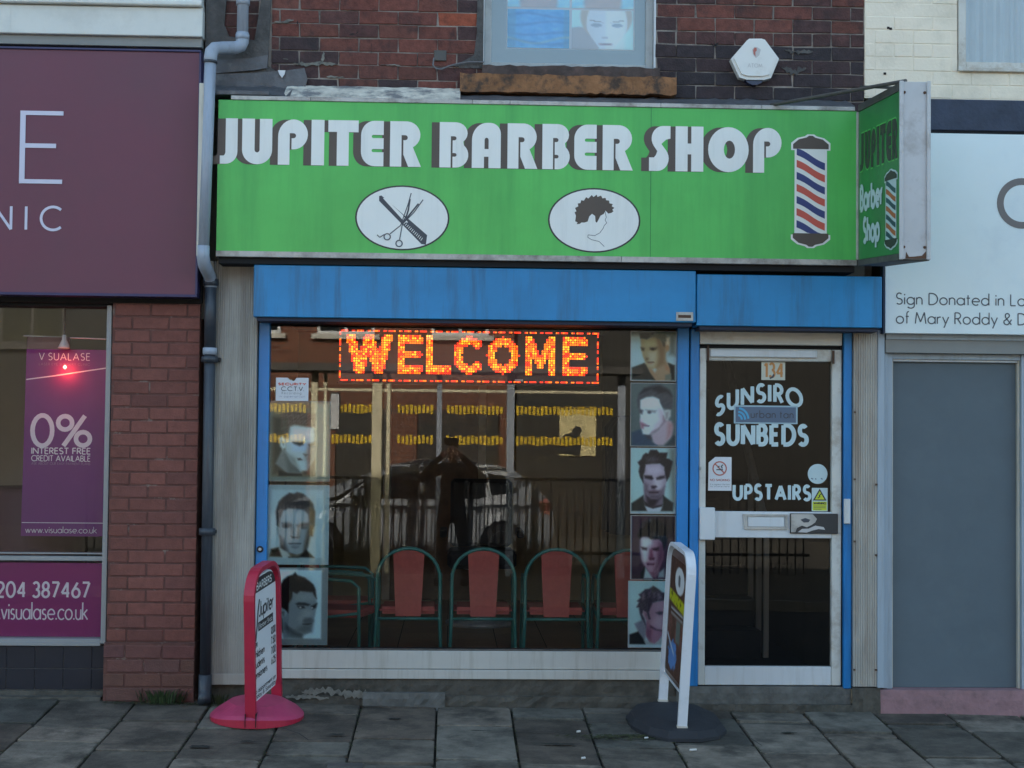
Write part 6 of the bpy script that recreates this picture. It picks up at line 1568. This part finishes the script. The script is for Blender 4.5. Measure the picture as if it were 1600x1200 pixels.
strokes('cigarette', [[(1.592, 1.398), (1.632, 1.398)], [(1.628, 1.405), (1.622, 1.418), (1.632, 1.428)], [(1.60, 1.41), (1.61, 1.42)]], .007, mpd, 'dark_print', nk, lift=.0018)
text('NO SMOKING', 1.556, 1.672, 1.330, 1.342, mpd, 'alarm_red', nk, w=.20, gap=.2, lift=.0008)
text('It is against the law', 1.556, 1.672, 1.306, 1.314, mpd, 'dark_print', nk, w=.12, gap=.2, lift=.0008)
text('to smoke here', 1.556, 1.672, 1.294, 1.301, mpd, 'dark_print', nk, w=.12, gap=.2, lift=.0008)
rs = thing('round_sticker', 'plain round pale sticker at the lower right of the upper door glass', 'sticker')
fill('sticker_sheet', [ellipse(2.205, 1.378, .060, .060, 32)], facade(.028), 'hand_white', rs, lift=.0006)
strokes('smudge', [[(2.165, 1.352), (2.178, 1.346)], [(2.19, 1.350), (2.197, 1.345)], [(2.225, 1.352), (2.235, 1.346)]], .006, mpd, 'sticker_slate', rs, lift=.0012)
yk = thing('warning_sticker', 'yellow electrical warning sticker with a black triangle at the corner of the door glass', 'sticker')
fill('sticker_sheet', [[(2.170, 1.154), (2.266, 1.154), (2.266, 1.294), (2.170, 1.294)]], facade(.028), 'hand_white', yk, lift=.0006)
fill('lower_field', [[(2.175, 1.158), (2.261, 1.158), (2.261, 1.212), (2.175, 1.212)]], facade(.028), 'sticker_yellow', yk, lift=.001)
fill('triangle', [[(2.176, 1.218), (2.260, 1.218), (2.218, 1.290)]], facade(.028), 'black_print', yk, lift=.001)
fill('triangle_field', [[(2.189, 1.225), (2.247, 1.225), (2.218, 1.275)]], facade(.028), 'sticker_yellow', yk, lift=.0016)
strokes('symbol', [[(2.206, 1.232), (2.220, 1.243), (2.214, 1.248), (2.232, 1.262)]], .006, mpd, 'black_print', yk, lift=.002)
text('WARNING', 2.182, 2.254, 1.196, 1.207, mpd, 'black_print', yk, w=.3, gap=.25, lift=.0016)
strokes('small_print', [[(2.182, 1.185), (2.254, 1.185)], [(2.182, 1.175), (2.254, 1.175)], [(2.182, 1.166), (2.23, 1.166)]], .003, mpd, 'dark_print', yk, lift=.0016)

# ================================================================== PAVEMENT SIGNS
def rounded(w, h, r, n=8, bottom=True):
    """Outline (u,v) of a board: width w centred, height h, rounded at the top."""
    pts = [(-w / 2, 0)] + arc(-w / 2 + r, h - r, r, r, 180, 90, n) + arc(w / 2 - r, h - r, r, r, 90, 0, n) + [(w / 2, 0)]
    return pts
def frame_band(name, path, depth, thick, M4, m, parent):
    """Flat bar bent along path (u,v): depth across the board plane, thick in the plane."""
    Lf, Rt, _ = ribbon(path, thick)
    v, f = [], []
    for a, b in zip(Lf, Rt):
        for (p, o) in ((a, -depth/2), (b, -depth/2), (b, depth/2), (a, depth/2)):
            v.append(tuple(M4 @ Vector((p.x, o, p.y))))
    n = len(Lf)
    for i in range(n - 1):
        k = 4 * i
        for q in range(4): f.append((k + q, k + (q + 1) % 4, k + 4 + (q + 1) % 4, k + 4 + q))
    f += [(3, 2, 1, 0), (4*n-4, 4*n-3, 4*n-2, 4*n-1)]
    me = bpy.data.meshes.new(name); me.from_pydata(v, [], f); me.update()
    bm = bmesh.new(); bm.from_mesh(me); bmesh.ops.recalc_face_normals(bm, faces=bm.faces); bm.to_mesh(me); bm.free()
    return link(name, me, parent, m)
def board_matrix(near, far, tilt):
    """Board plane from near bottom corner to far bottom corner (world x,y,z); u runs near->far."""
    near, far = Vector(near), Vector(far)
    u = (far - near).normalized(); w = Vector((0, 0, 1)).cross(u).normalized(); v = u.cross(w) * -1
    v = w.cross(u) if w.cross(u).z > 0 else u.cross(w)
    c = (near + far) / 2
    m = Matrix((( u.x, w.x, v.x, c.x), (u.y, w.y, v.y, c.y), (u.z, w.z, v.z, c.z), (0, 0, 0, 1)))
    return m, (far - near).length

# --- white framed sign
wb = thing('pavement_sign', 'white framed pavement sign with brown price poster on a black rubber base', 'pavement sign')
mw, ww = board_matrix((1.283, -.73, .006), (1.262, -.10, .048), 0)
mw = mw @ Matrix.Rotation(.042, 4, 'X')
ow = rounded(ww, .935, .13, 8)
frame_band('frame', ow, .052, .022, mw, 'white_plastic', wb)
frame_band('cross_bar', [(-ww/2 + .012, .165), (ww/2 - .012, .165)], .014, .014, mw, 'white_plastic', wb)
frame_band('foot', [(-ww/2, -.012), (-ww/2, .0)], .058, .027, mw, 'cream_trim', wb)
frame_band('foot', [(ww/2, -.012), (ww/2, .0)], .058, .027, mw, 'cream_trim', wb)
def shift(pl, k, dz=0): return [(p[0] * k, p[1] + dz) for p in pl]
ins = .028
pw, ph = ww/2 - ins, .935 - ins
panel = [(-pw, .235), (pw, .235)] + arc(pw - .10, ph - .10, .10, .10, 0, 90, 6) + arc(-pw + .10, ph - .10, .10, .10, 90, 180, 6)
panel = [(-pw, .20), (-pw + .03, .175), (pw - .03, .175), (pw, .20)] + panel[2:]
def on(mtx, off):
    s = 1 if (mtx @ Vector((0, 1, 0)) - mtx @ Vector((0, 0, 0))).x < 0 else -1
    return lambda u, v, o=0.0: tuple(mtx @ Vector((u, s * (off + o), v)))
M['brown_poster'] = mat('brown_poster', (.085, .042, .028), .3, var=.2, vscale=9)
fill('back_panel', [panel], on(mw, -.010), 'brown_poster', wb, depth=.016)
mwp = on(mw, .006)
# seen from the left, u runs away from the viewer: mirror so that writing reads from near the wall to the street
def flip(mpf): return lambda u, v, o=0.0: mpf(-u, v, o)
mwp = flip(mwp)
def bposter(U, V):
    n = fnoise(U, V, 5, 31); n2 = fnoise(U, V, 11, 32)
    C = np.stack([.30 + .06 * n, .20 + .05 * n, .16 + .04 * n], -1)
    def bl(C, c, m): return C * (1 - m[..., None]) + np.array(c) * m[..., None]
    C = bl(C, (.74, .74, .74), sstep(.12, -.05, ((U - .56) / .27) ** 2 + ((V - .17) / .115) ** 2 - 1))
    C = bl(C, (.25, .24, .25), sstep(.10, -.05, ((U - .54) / .07) ** 2 + ((V - .17) / .05) ** 2 - 1) * .8)
    band = sstep(.06, .04, np.abs(V - .355 - (U - .5) * .04))
    C = bl(C, (.62, .62, .10), band); C = bl(C, (.25, .24, .06), band * sstep(.2, .5, n2) * .8)
    for v0, c in ((.44, (.60, .60, .60)), (.485, (.50, .48, .46))):
        C = bl(C, c, sstep(.013, .006, np.abs(V - v0)) * sstep(.12, .16, U) * sstep(.9, .85, U))
    C = bl(C, (.44, .28, .24), sstep(.13, .10, np.abs(V - .62)) * sstep(.05, .1, np.abs(U - .35)) * sstep(.3, -.3, n) * .8)
    C = bl(C, (.34, .40, .38), sstep(.11, .08, np.abs(V - .60)) * sstep(.14, .10, np.abs(U - .62)) * .8)
    C = bl(C, (.32, .46, .66), sstep(.4, -.1, ((U - .36) / .24) ** 2 + ((V - .83) / .12) ** 2 - 1 - n2 * .8))
    C = bl(C, (.62, .66, .70), sstep(.02, .01, np.abs(V - .80 - .3 * (U - .4))) * sstep(.5, .4, U))
    return C
picture('poster', (-pw + .03, pw - .03, .20, ph - .045), mwp, bposter, wb, 40, 80, lift=.001)
# black rubber base: low mound with clipped corners
bm_ = MB()
def base_outline(rx, ry, k): return [(1.285 + rx * k * a, -.43 + ry * k * b) for a, b in ((-1, .3), (-.98, -.25), (-.72, -.75), (-.35, -.98), (.3, -.98), (.75, -.80), (1, -.45), (1.0, .25), (.7, .8), (.3, 1), (-.3, 1), (-.75, .8))]
rings = []
for k_, dz in ((1.0, .0), (1.0, .018), (.90, .050), (.55, .072), (.2, .076)):
    b0 = len(bm_.v)
    for x, y in base_outline(.265, .40, k_): bm_.v.append((x, y, gz(x, y) + dz))
    rings.append(b0)
for i in range(len(rings) - 1):
    for q in range(12): bm_.f.append((rings[i] + q, rings[i] + (q+1) % 12, rings[i+1] + (q+1) % 12, rings[i+1] + q))
bm_.f.append(tuple(rings[-1] + q for q in range(12)))
bm_.build('rubber_base', 'rubber', wb)

# --- red sign
rdb = thing('pavement_sign', 'red framed pavement sign with white price list on a round red base', 'pavement sign')
mr, wr = board_matrix((-1.078, -.655, .012), (-.992, -.155, .060), 0)
orr = [(-wr/2 - .002, -.03), (-wr/2, .60)] + arc(0, .60, wr/2, .225, 180, 0, 18) + [(wr/2, -.03)]
orr = [(-wr/2, .0), (-wr/2, .66)] + arc(-wr/2 + .17, .66, .17, .15, 180, 90, 8)[1:] + arc(wr/2 - .17, .66, .17, .15, 90, 0, 8) + [(wr/2, .0)]
frame_band('frame', orr, .058, .026, mr, 'red_plastic', rdb)
pr = wr/2 - .022
pan = [(-pr, .12), (-pr + .03, .085), (pr - .03, .085), (pr, .12)] + arc(pr - .15, .645, .15, .13, 0, 90, 7) + arc(-pr + .15, .645, .15, .13, 90, 180, 7)
M['board_white'] = mat('price_board_white', (.80, .81, .82), .35, var=.03)
fill('price_panel', [pan], on(mr, -.006), 'board_white', rdb, depth=.012)
def side_of(mtx, off):
    s = -1 if (mtx @ Vector((0, 1, 0)) - mtx @ Vector((0, 0, 0))).x < 0 else 1
    return lambda u, v, o=0.0: tuple(mtx @ Vector((u, s * (off + o), v)))
for (mpf, sgn) in ((side_of(mr, .006), 1),):
    fill('price_panel', [pan], side_of(mr, .0062), 'board_white', rdb)
    P_ = mpf
    hd_ = [(-pr + .012, .685), (pr - .012, .685)] + arc(pr - .16, .688, .148, .077, 0, 90, 6)[1:] + arc(-pr + .16, .688, .148, .077, 90, 180, 6)[:-1]
    fill('header', [hd_], P_, 'black_print', rdb, lift=.001)
    text('BARBERS', -pr + .09, pr - .09, .700, .738, P_, 'letter_white', rdb, w=.2, gap=.2, lift=.0018)
    strokes('swash', [[(-.17, .42), (-.14, .50), (-.12, .58), (-.09, .64)]], .022, P_, 'black_print', rdb, lift=.001)
    text('Jupiter', -.10, .17, .545, .625, P_, 'black_print', rdb, w=.16, gap=.18, lift=.001, slant=.15)
    fill('black_band', [[(-.12, .465), (.17, .465), (.17, .515), (-.12, .515)]], P_, 'black_print', rdb, lift=.001)
    text('Barber Shop', -.10, .15, .478, .503, P_, 'letter_white', rdb, w=.14, gap=.2, lift=.0018)
    for i, (wd, pr_) in enumerate((('Men', '12.00'), ('Children', '7.50'), ('Students', '7.00'), ('Pensioners', '6.25'))):
        z_ = .385 - i * .058
        text(wd, -pr + .015, -pr + .015 + .026 * len(wd), z_, z_ + .038, P_, 'black_print', rdb, w=.2, gap=.16, lift=.001)
        text(pr_.replace('9', '8'), pr - .105, pr - .02, z_ + .012, z_ + .050, P_, 'black_print', rdb, w=.2, gap=.18, lift=.001)
    text('No appointment on', -pr + .02, pr - .025, .128, .150, P_, 'black_print', rdb, w=.2, gap=.16, lift=.001)
    text('Friday & Saturday', -pr + .03, pr - .02, .098, .121, P_, 'black_print', rdb, w=.2, gap=.16, lift=.001)
bs = MB()
cxb, cyb = -1.075, -.40
rings = []
for kk, dz, up in ((1.0, 0, 0), (1.0, .045, 1), (.93, .062, 1), (.6, .092, 0), (.2, .105, 0)):
    b0 = len(bs.v)
    for q in range(40):
        a = 2 * PI * q / 40
        x, y = cxb + .262 * kk * math.cos(a), cyb + .285 * kk * math.sin(a)
        w_ = abs(math.cos(a)) ** 2
        bs.v.append((x, y, gz(x, y) + dz - (.030 * w_ if up else 0)))
    rings.append(b0)
for i in range(len(rings) - 1):
    for q in range(40): bs.f.append((rings[i] + q, rings[i] + (q+1) % 40, rings[i+1] + (q+1) % 40, rings[i+1] + q))
bs.f.append(tuple(rings[-1] + q for q in range(40)))
bs_o = bs.build('round_base', 'pink_plastic', rdb)
bs_o.data.materials.append(M['red_plastic'])
for p in bs_o.data.polygons:
    if p.index < 40: p.material_index = 1
bx('base_slot', 'black', rdb, -1.050, -1.046, -.688, -.60, -.02, .052, 0)
bx('base_slot', 'black', rdb, -1.108, -1.105, -.686, -.60, -.02, .052, 0)

# ================================================================== SMALL THINGS ON THE GROUND
def weed(label, cx, cy, n, h, spread, seed):
    r = random.Random(seed); o = MB()
    for i in range(n):
        a = r.uniform(0, 2 * PI); d = r.uniform(0, spread); x, y = cx + d * math.cos(a), cy - abs(d * math.sin(a)) * .4
        z = gz(x, y); L = h * r.uniform(.4, 1); lean = Vector((math.cos(a), -abs(math.sin(a)) * .6, 0)) * L * r.uniform(.2, .8)
        w = r.uniform(.002, .006); t = Vector((-math.sin(a), math.cos(a), 0)) * w
        p0 = Vector((x, y, z)); p1 = p0 + lean * .5 + Vector((0, 0, L * .7)); p2 = p0 + lean + Vector((0, 0, L))
        o.quad(tuple(p0 - t * .3), tuple(p0 + t * .3), tuple(p1 + t), tuple(p1 - t)); o.quad(tuple(p1 - t), tuple(p1 + t), tuple(p2 + t * .1), tuple(p2 - t * .1))
    return o
w_ = weed('', -1.66, -.105, 150, .10, .15, 3); tag(w_.build('weed_plant', 'leaf'), 'small green weed growing at the foot of the brick pillar', 'weed')
w_ = weed('', -1.33, -.10, 90, .07, .09, 9); tag(w_.build('weed_plant', 'moss'), 'low dull moss clump between the drainpipe and the red sign base', 'weed')
mo = MB(); r = random.Random(4)
for i in range(260):
    x = r.gauss(.98, .16); y = -.70 - abs(r.gauss(0, .05)) + (x - 1.0) * .05; s = r.uniform(.004, .013)
    z = gz(x, y) + .006; mo.quad((x - s, y - s * .6, z), (x + s, y - s * .5, z + r.uniform(0, .004)), (x + s, y + s * .6, z + .003), (x - s, y + s * .5, z))
for i in range(420):
    x = r.uniform(-2.0, -1.0); y = -.10 - abs(r.gauss(0, .04)); s = r.uniform(.003, .011)
    z = gz(x, y) + .006; mo.quad((x - s, y - s * .6, z), (x + s, y - s * .5, z + r.uniform(0, .005)), (x + s, y + s * .6, z + .003), (x - s, y + s * .5, z))
for i in range(300):
    x = r.choice(col_x[3:16]) + r.gauss(0, .006); y = r.uniform(-1.6, -.05); s = r.uniform(.003, .007)
    z = gz(x, y) + .004; mo.quad((x - s, y - s, z), (x + s, y - s, z), (x + s, y + s, z + .002), (x - s, y + s, z))
tag(mo.build('moss', 'moss'), 'thin moss and dirt in the paving joints', None, kind='stuff')
for i, (x, y, lb_) in enumerate(((1.30, -1.02, 'white cigarette end on the paving below the black sign base'), (.70, -1.22, 'small white scrap on the paving in front of the window'), (.72, -.66, 'tiny pale scrap beside the cracked slab'), (1.08, -.78, 'tiny white crumb at the edge of the black sign base'))):
    s = .018 if i == 0 else .010
    tag(MB().tube([(x - s, y, gz(x, y) + .008), (x + s, y + .006, gz(x, y) + .009)], .006, 8).build('litter', 'litter'), lb_, 'litter')
iron = thing('stop_tap_cover', 'small dark iron cover set in the paving near the bottom edge', 'drain cover')
bx('cover', 'dark_metal', iron, -.60, -.42, -1.47, -1.36, gz(-.5, -1.4) - .01, gz(-.5, -1.4) + .006, .003)

# ================================================================== ACROSS THE STREET (seen reflected in the glass)
def fz(x): return -0.2 - 0.013 * max(-12, min(12, x))
sh = thing('bus_shelter', 'glass bus shelter with cream posts and yellow dashed strips, reflected in the window', 'bus shelter')
SYY = -11.4
for x, w, m in ((-3.6, .10, 'shelter_post'), (-1.80, .085, 'shelter_post'), (-1.66, .04, 'shelter_post'), (-.98, .13, 'shelter_post'), (-.83, .05, 'shelter_post'), (-.16, .07, 'pipe_grey'), (.78, .10, 'pipe_grey'), (2.25, .10, 'pipe_grey')):
    bx('post', m, sh, x - w / 2, x + w / 2, SYY - .05, SYY + .05, fz(x), 2.45, .004)
bx('roof', 'dark_metal', sh, -3.8, 2.5, SYY - .35, SYY + .30, 2.45, 2.55, .01)
bx('top_rail', 'shelter_post', sh, -3.6, 2.3, SYY - .03, SYY + .03, 2.20, 2.235, .002)
for a, b in ((-3.55, -1.85), (-1.63, -1.05), (-.80, -.20), (-.12, .72), (.84, 2.19)):
    MB().quad((b, SYY - .02, fz(0) + .2), (a, SYY - .02, fz(0) + .2), (a, SYY - .02, 2.19), (b, SYY - .02, 2.19)).build('pane', G_UP, sh)
for zc in (1.97, 1.57):
    o = MB()
    for i in range(105):
        x = -3.5 + i * .054
        if any(abs(x - q) < .09 for q in (-1.80, -1.66, -.95, -.83, -.16, .78)): continue
        o.box(x - .017, x + .017, SYY + .0, SYY + .004, zc - .055 + .01 * math.sin(i), zc + .055 + .012 * math.sin(i * 2.1))
    tag(o.build('yellow_strip', 'yellow_strip', sh), kind='stuff')
bx('notice_frame', 'iron', sh, -1.60, -1.46, SYY + .02, SYY + .04, 1.68, 2.18, .002); bx('notice', 'paper', sh, -1.585, -1.48, SYY + .041, SYY + .045, 1.70, 2.16, 0)

rl = thing('railing', 'black iron railing along the far pavement, reflected in the window', 'railing')
RY = -12.4
bx('top_rail', 'iron', rl, -5, 5, RY - .02, RY + .02, 1.02, 1.06, .002); bx('bottom_rail', 'iron', rl, -5, 5, RY - .02, RY + .02, .0, .04, .002)
for i in range(88):
    x = -5 + i * .114
    bx('bar', 'iron', rl, x - .009, x + .009, RY - .009, RY + .009, -.25, 1.0195, 0)

# parked car
car = thing('parked_car', 'white hatchback parked behind the railing across the street, reflected in the window', 'car')
CX, CYY, GZ = -.55, -13.9, fz(0) - .02
prof = [(-2.05, .45), (-2.03, .70), (-1.80, .86), (-1.05, .98), (-.35, 1.42), (.1, 1.50), (.95, 1.48), (1.45, 1.38), (1.88, 1.02), (2.0, .90), (2.03, .50), (1.95, .28), (1.62, .25)]
arch1 = arc(1.30, .30, .34, .36, 0, 180, 8); arch2 = arc(-1.30, .30, .34, .36, 0, 180, 8)
low = [(1.64, .25)] + arch1 + [(.96, .22), (-.96, .22)] + arch2 + [(-1.64, .25), (-1.98, .30)]
outl = prof[:-1] + low
ins_ = lambda z: .0 if z < .95 else (z - .95) * .42
me = bpy.data.meshes.new('body'); bmq = bmesh.new()
def carring(hw):
    return [bmq.verts.new((CX + a, CYY + hw(b), GZ + b)) for a, b in outl]
ra = carring(lambda z: .84 - ins_(z)); rb2 = carring(lambda z: -.84 + ins_(z))
n = len(outl)
for i in range(n):
    bmq.faces.new((ra[i], ra[(i+1) % n], rb2[(i+1) % n], rb2[i]))
fa = bmq.faces.new(ra); fb = bmq.faces.new(rb2[::-1])
bmesh.ops.triangulate(bmq, faces=[fa, fb]); bmesh.ops.recalc_face_normals(bmq, faces=bmq.faces)
bmq.to_mesh(me); bmq.free(); link('body', me, car, 'car_shaded_white')
def carside(name, pts, m, lift=.006):
    v = [(CX + a, CYY + .84 - ins_(b) + lift, GZ + b) for a, b in pts]
    me = bpy.data.meshes.new(name); me.from_pydata(v, [], [tuple(range(len(v)))[::-1]]); me.update(); return link(name, me, car, m)
carside('side_window', [(-.92, 1.0), (-.28, 1.36), (.08, 1.42), (.12, 1.0)], 'car_glass'); carside('side_window', [(.18, 1.0), (.16, 1.42), (.75, 1.40), (1.0, 1.32), (1.05, 1.02)], 'car_glass')
carside('rear_quarter_window', [(1.12, 1.04), (1.08, 1.32), (1.34, 1.28), (1.5, 1.08)], 'car_glass')
v = [(CX - 1.0, CYY + .72, GZ + 1.0), (CX - .38, CYY + .60, GZ + 1.41), (CX - .38, CYY - .60, GZ + 1.41), (CX - 1.0, CYY - .72, GZ + 1.0)]
me = bpy.data.meshes.new('windscreen'); me.from_pydata([(a - .012, b, c + .012) for a, b, c in v], [], [(0, 1, 2, 3)]); me.update(); link('windscreen', me, car, 'car_glass')
for wx in (-1.30, 1.30):
    for sgn in (1, -1):
        t = MB().lathe([(.20, -.10), (.30, -.10), (.31, -.05), (.31, .05), (.30, .10), (.20, .10)], (0, 0, 0), 28).build('tyre', 'tyre', car, 0, True)
        t.matrix_local = Matrix.Translation((CX + wx, CYY + sgn * .74, GZ + .31)) @ Matrix.Rotation(PI/2, 4, 'X')
        q = MB().lathe([(.21, -.09), (.21, .09), (.10, .06), (.0001, .09)], (0, 0, 0), 10).build('rim', 'rim', car)
        q.matrix_local = Matrix.Translation((CX + wx, CYY + sgn * .755, GZ + .31)) @ Matrix.Rotation(-PI/2 * sgn, 4, 'X')
bx('wing_mirror', 'car_shaded_white', car, CX - .82, CX - .66, CYY + .86, CYY + 1.0, GZ + .98, GZ + 1.10, .02)
carside('headlight', [(-2.0, .66), (-1.82, .82), (-1.58, .84), (-1.70, .70)], 'rim'); carside('tail_light', [(1.80, .92), (1.9, .98), (2.0, .88), (1.96, .74), (1.84, .78)], 'alarm_red')
carside('door_handle', [(-.02, .90), (.12, .90), (.12, .87), (-.02, .87)], 'rim', .02)

# buildings opposite, in the sun
def far_house(name, label, x0, x1, y, h, wm, wins):
    t = thing(name, label, 'building')
    bx('wall', wm, t, x0, x1, y - 8, y, -.4, h, 0)
    MB().hexa([(x0, y + .2, h), (x1, y + .2, h), (x1, y - 8, h), (x0, y - 8, h), (x0, y - 3, h + 1.8), (x1, y - 3, h + 1.8), (x1, y - 4, h + 1.8), (x0, y - 4, h + 1.8)]).build('roof', 'slate', t)
    for xx in (np.arange(x0 + .9, x1 - 1.2, 1.55) if wm == 'far_brick' else ()):
        bx('pier', 'far_brick', t, xx, xx + random.uniform(.35, .75), y + .101, y + .16, -.4, 2.10, 0)
    bx('ground_floor', 'far_dark', t, x0 + .3, x1 - .3, y + .002, y + .10, -.4, 2.15, 0)
    for (a, b, c, d) in wins:
        if c < 2: continue
        w = bx('window', 'white_pvc' if wm == 'far_brick' else 'dark_metal', t, a, b, y, y + .03, c, d, 0)
        bx('pane', 'car_glass', w, a + .06, (a + b) / 2 - .03, y + .031, y + .036, c + .06, d - .06, 0)
        bx('pane', 'car_glass', w, (a + b) / 2 + .03, b - .06, y + .031, y + .036, c + .06, d - .06, 0)
        bx('sill', 'sill_board' if wm == 'far_brick' else 'dark_metal', w, a - .1, b + .1, y, y + .12, c - .10, c - .005, 0)
    return t
far_house('terraced_house', 'red brick house with white windows directly across the street, reflected in the window', -5.2, 1.2, -21, 6.2, 'far_brick', [(-4.4, -3.3, 3.6, 5.0), (-2.6, -1.5, 3.6, 5.0), (-.4, .7, 3.6, 5.0), (-4.6, -3.4, .5, 1.7)])
far_house('terraced_house', 'house across the street with walls blackened to dim their reflection in the purple shop window', -14.5, -5.25, -20.4, 5.6, 'far_dark', [(-13.5, -12.3, 3.3, 4.7), (-11, -9.8, 3.3, 4.7), (-8.5, -7.3, 3.3, 4.7), (-13.2, -10.2, .6, 2.4), (-8.9, -6.4, .6, 2.4)])
far_house('terraced_house', 'taller house across the street with walls blackened to dim their reflection in the white glazed door', 1.25, 14, -20.6, 7.2, 'far_dark', [(4, 5.1, 3.8, 5.3), (6.4, 7.5, 3.8, 5.3), (8.8, 9.9, 3.8, 5.3), (3.8, 6.2, .7, 2.3), (8, 10.4, .7, 2.3)])

hb_ = thing('patch_board', 'made-up cream board on the dark house, standing in for a sunlit patch in the shop window', 'stand-in board')
bx('board', 'yellow_cream', hb_, 2.05, 2.75, -20.48, -20.46, 1.30, 2.18, .004)  # board made up for the sunlit patch mirrored in the glass
sil = [(2.05, 1.34), (2.45, 1.30), (2.47, 1.62), (2.44, 1.70), (2.48, 1.78), (2.44, 1.86), (2.36, 1.87), (2.30, 1.80), (2.28, 1.74), (2.16, 1.72), (2.05, 1.60)]
fill('silhouette_shape', [[(a, b) for a, b in sil][::-1]], lambda u, v, o=0.0: (u, -20.458 + o, v), 'iron', hb_)  # flat dark shape put in for the silhouette within the bright patch
# photographer, standing behind the camera with a phone held up
pe = thing('person', 'person in dark jacket and jeans holding a phone up, reflected in the window', 'person')
def skin_body(name, verts, edges, radii, m, parent, root=0, sub=2):
    me = bpy.data.meshes.new(name); me.from_pydata(verts, edges, []); me.update()
    o = link(name, me, parent, m)
    md = o.modifiers.new('skin', 'SKIN'); md.use_smooth_shade = True
    for i, r in enumerate(radii):
        sv = me.skin_vertices[0].data[i]; sv.radius = r if isinstance(r, tuple) else (r, r); sv.use_root = (i == root)
    s_ = o.modifiers.new('sub', 'SUBSURF'); s_.levels = sub; s_.render_levels = sub
    return o
g0 = fz(0)
px0, py0 = .02, -9.93
V_ = [(px0, py0 - .02, g0 + .92), (px0, py0 - .02, g0 + 1.12), (px0, py0 - .02, g0 + 1.32), (px0, py0, g0 + 1.44),               # pelvis, waist, chest, collar
      (px0 - .19, py0, g0 + 1.40), (px0 - .40, py0 + .10, g0 + 1.28), (px0 - .13, py0 + .42, g0 + 1.58),                              # left arm
      (px0 + .19, py0, g0 + 1.40), (px0 + .40, py0 + .10, g0 + 1.28), (px0 + .10, py0 + .42, g0 + 1.58),
      (px0 - .10, py0, g0 + .84), (px0 - .13, py0 + .02, g0 + .48), (px0 - .15, py0 - .02, g0 + .10),
      (px0 + .10, py0, g0 + .84), (px0 + .14, py0 + .02, g0 + .48), (px0 + .17, py0 - .02, g0 + .10)]
E2 = [(0, 1), (1, 2), (2, 3), (3, 4), (4, 5), (5, 6), (3, 7), (7, 8), (8, 9), (0, 10), (10, 11), (11, 12), (0, 13), (13, 14), (14, 15)]
R2 = [(.15, .12), (.15, .11), (.17, .12), (.10, .09), (.075, .075), (.055, .055), (.035, .035), (.075, .075), (.055, .055), (.035, .035), (.095, .095), (.068, .068), (.05, .05), (.095, .095), (.068, .068), (.05, .05)]
skin_body('clothed_body', V_, E2, R2, 'cloth_dark', pe)
HB_ = [(px0, py0 + .0, g0 + 1.46), (px0, py0 + .02, g0 + 1.54), (px0, py0 + .035, g0 + 1.62), (px0, py0 + .03, g0 + 1.70)]
skin_body('head', HB_, [(0, 1), (1, 2), (2, 3)], [(.055, .055), (.058, .062), (.074, .088), (.072, .088)], 'skin', pe)
skin_body('hair', [(px0, py0 - .02, g0 + 1.68), (px0, py0 - .01, g0 + 1.735), (px0, py0 + .03, g0 + 1.76)], [(0, 1), (1, 2)], [(.078, .085), (.080, .09), (.05, .06)], 'hair', pe)
nose = MB(); nz = g0 + 1.635
nose.hexa([(px0 - .015, py0 + .11, nz - .02), (px0 + .015, py0 + .11, nz - .02), (px0 + .012, py0 + .145, nz - .015), (px0 - .012, py0 + .145, nz - .015), (px0 - .008, py0 + .11, nz + .03), (px0 + .008, py0 + .11, nz + .03), (px0 + .006, py0 + .122, nz + .03), (px0 - .006, py0 + .122, nz + .03)]).build('nose', 'skin', pe, .003)
for s in (-1, 1):
    MB().lathe([(.0001, -.011), (.011, 0), (.0001, .011)], (px0 + s * .032, py0 + .118, nz + .030), 10).build('eye', 'iron', pe)
    hx_, hy_, hz_ = px0 + (-.13 if s < 0 else .10), py0 + .42, g0 + 1.58
    hv, he, hr_ = [(hx_, hy_, hz_), (hx_ - s * .01, hy_ + .035, hz_ + .02), (hx_ - s * .02, hy_ + .07, hz_ + .03)], [(0, 1), (1, 2)], [.030, .036, .034]
    skin_body('hand', hv, he, hr_, 'skin', pe, 0, 1)
    for q in range(4):
        zq = hz_ + .055 - q * .020
        L = (.9, 1.0, .93, .78)[q]
        skin_body('finger', [(hx_ - s * .015, hy_ + .06, zq - .01), (hx_ - s * .03, hy_ + .085 + .008 * L, zq), (hx_ - s * (.045 + .012 * L), hy_ + .082, zq), (hx_ - s * (.055 + .016 * L), hy_ + .068, zq)], [(0, 1), (1, 2), (2, 3)], [.011, .0095, .009, .008], 'skin', pe, 0, 1)
    skin_body('thumb', [(hx_ - s * .005, hy_ + .03, hz_), (hx_ - s * .03, hy_ + .032, hz_ + .015), (hx_ - s * .05, hy_ + .038, hz_ + .02)], [(0, 1), (1, 2)], [.014, .012, .010], 'skin', pe, 0, 1)
    bx('shoe', 'iron', pe, px0 + s * .16 - .05, px0 + s * .16 + .05, py0 - .10, py0 + .18, g0, g0 + .09, .02)
tel = bx('phone', 'phone', None, -.082, .078, -9.478, -9.470, 1.515, 1.595, .003)
tag(tel, 'black phone held up in both hands by the reflected person', 'phone')
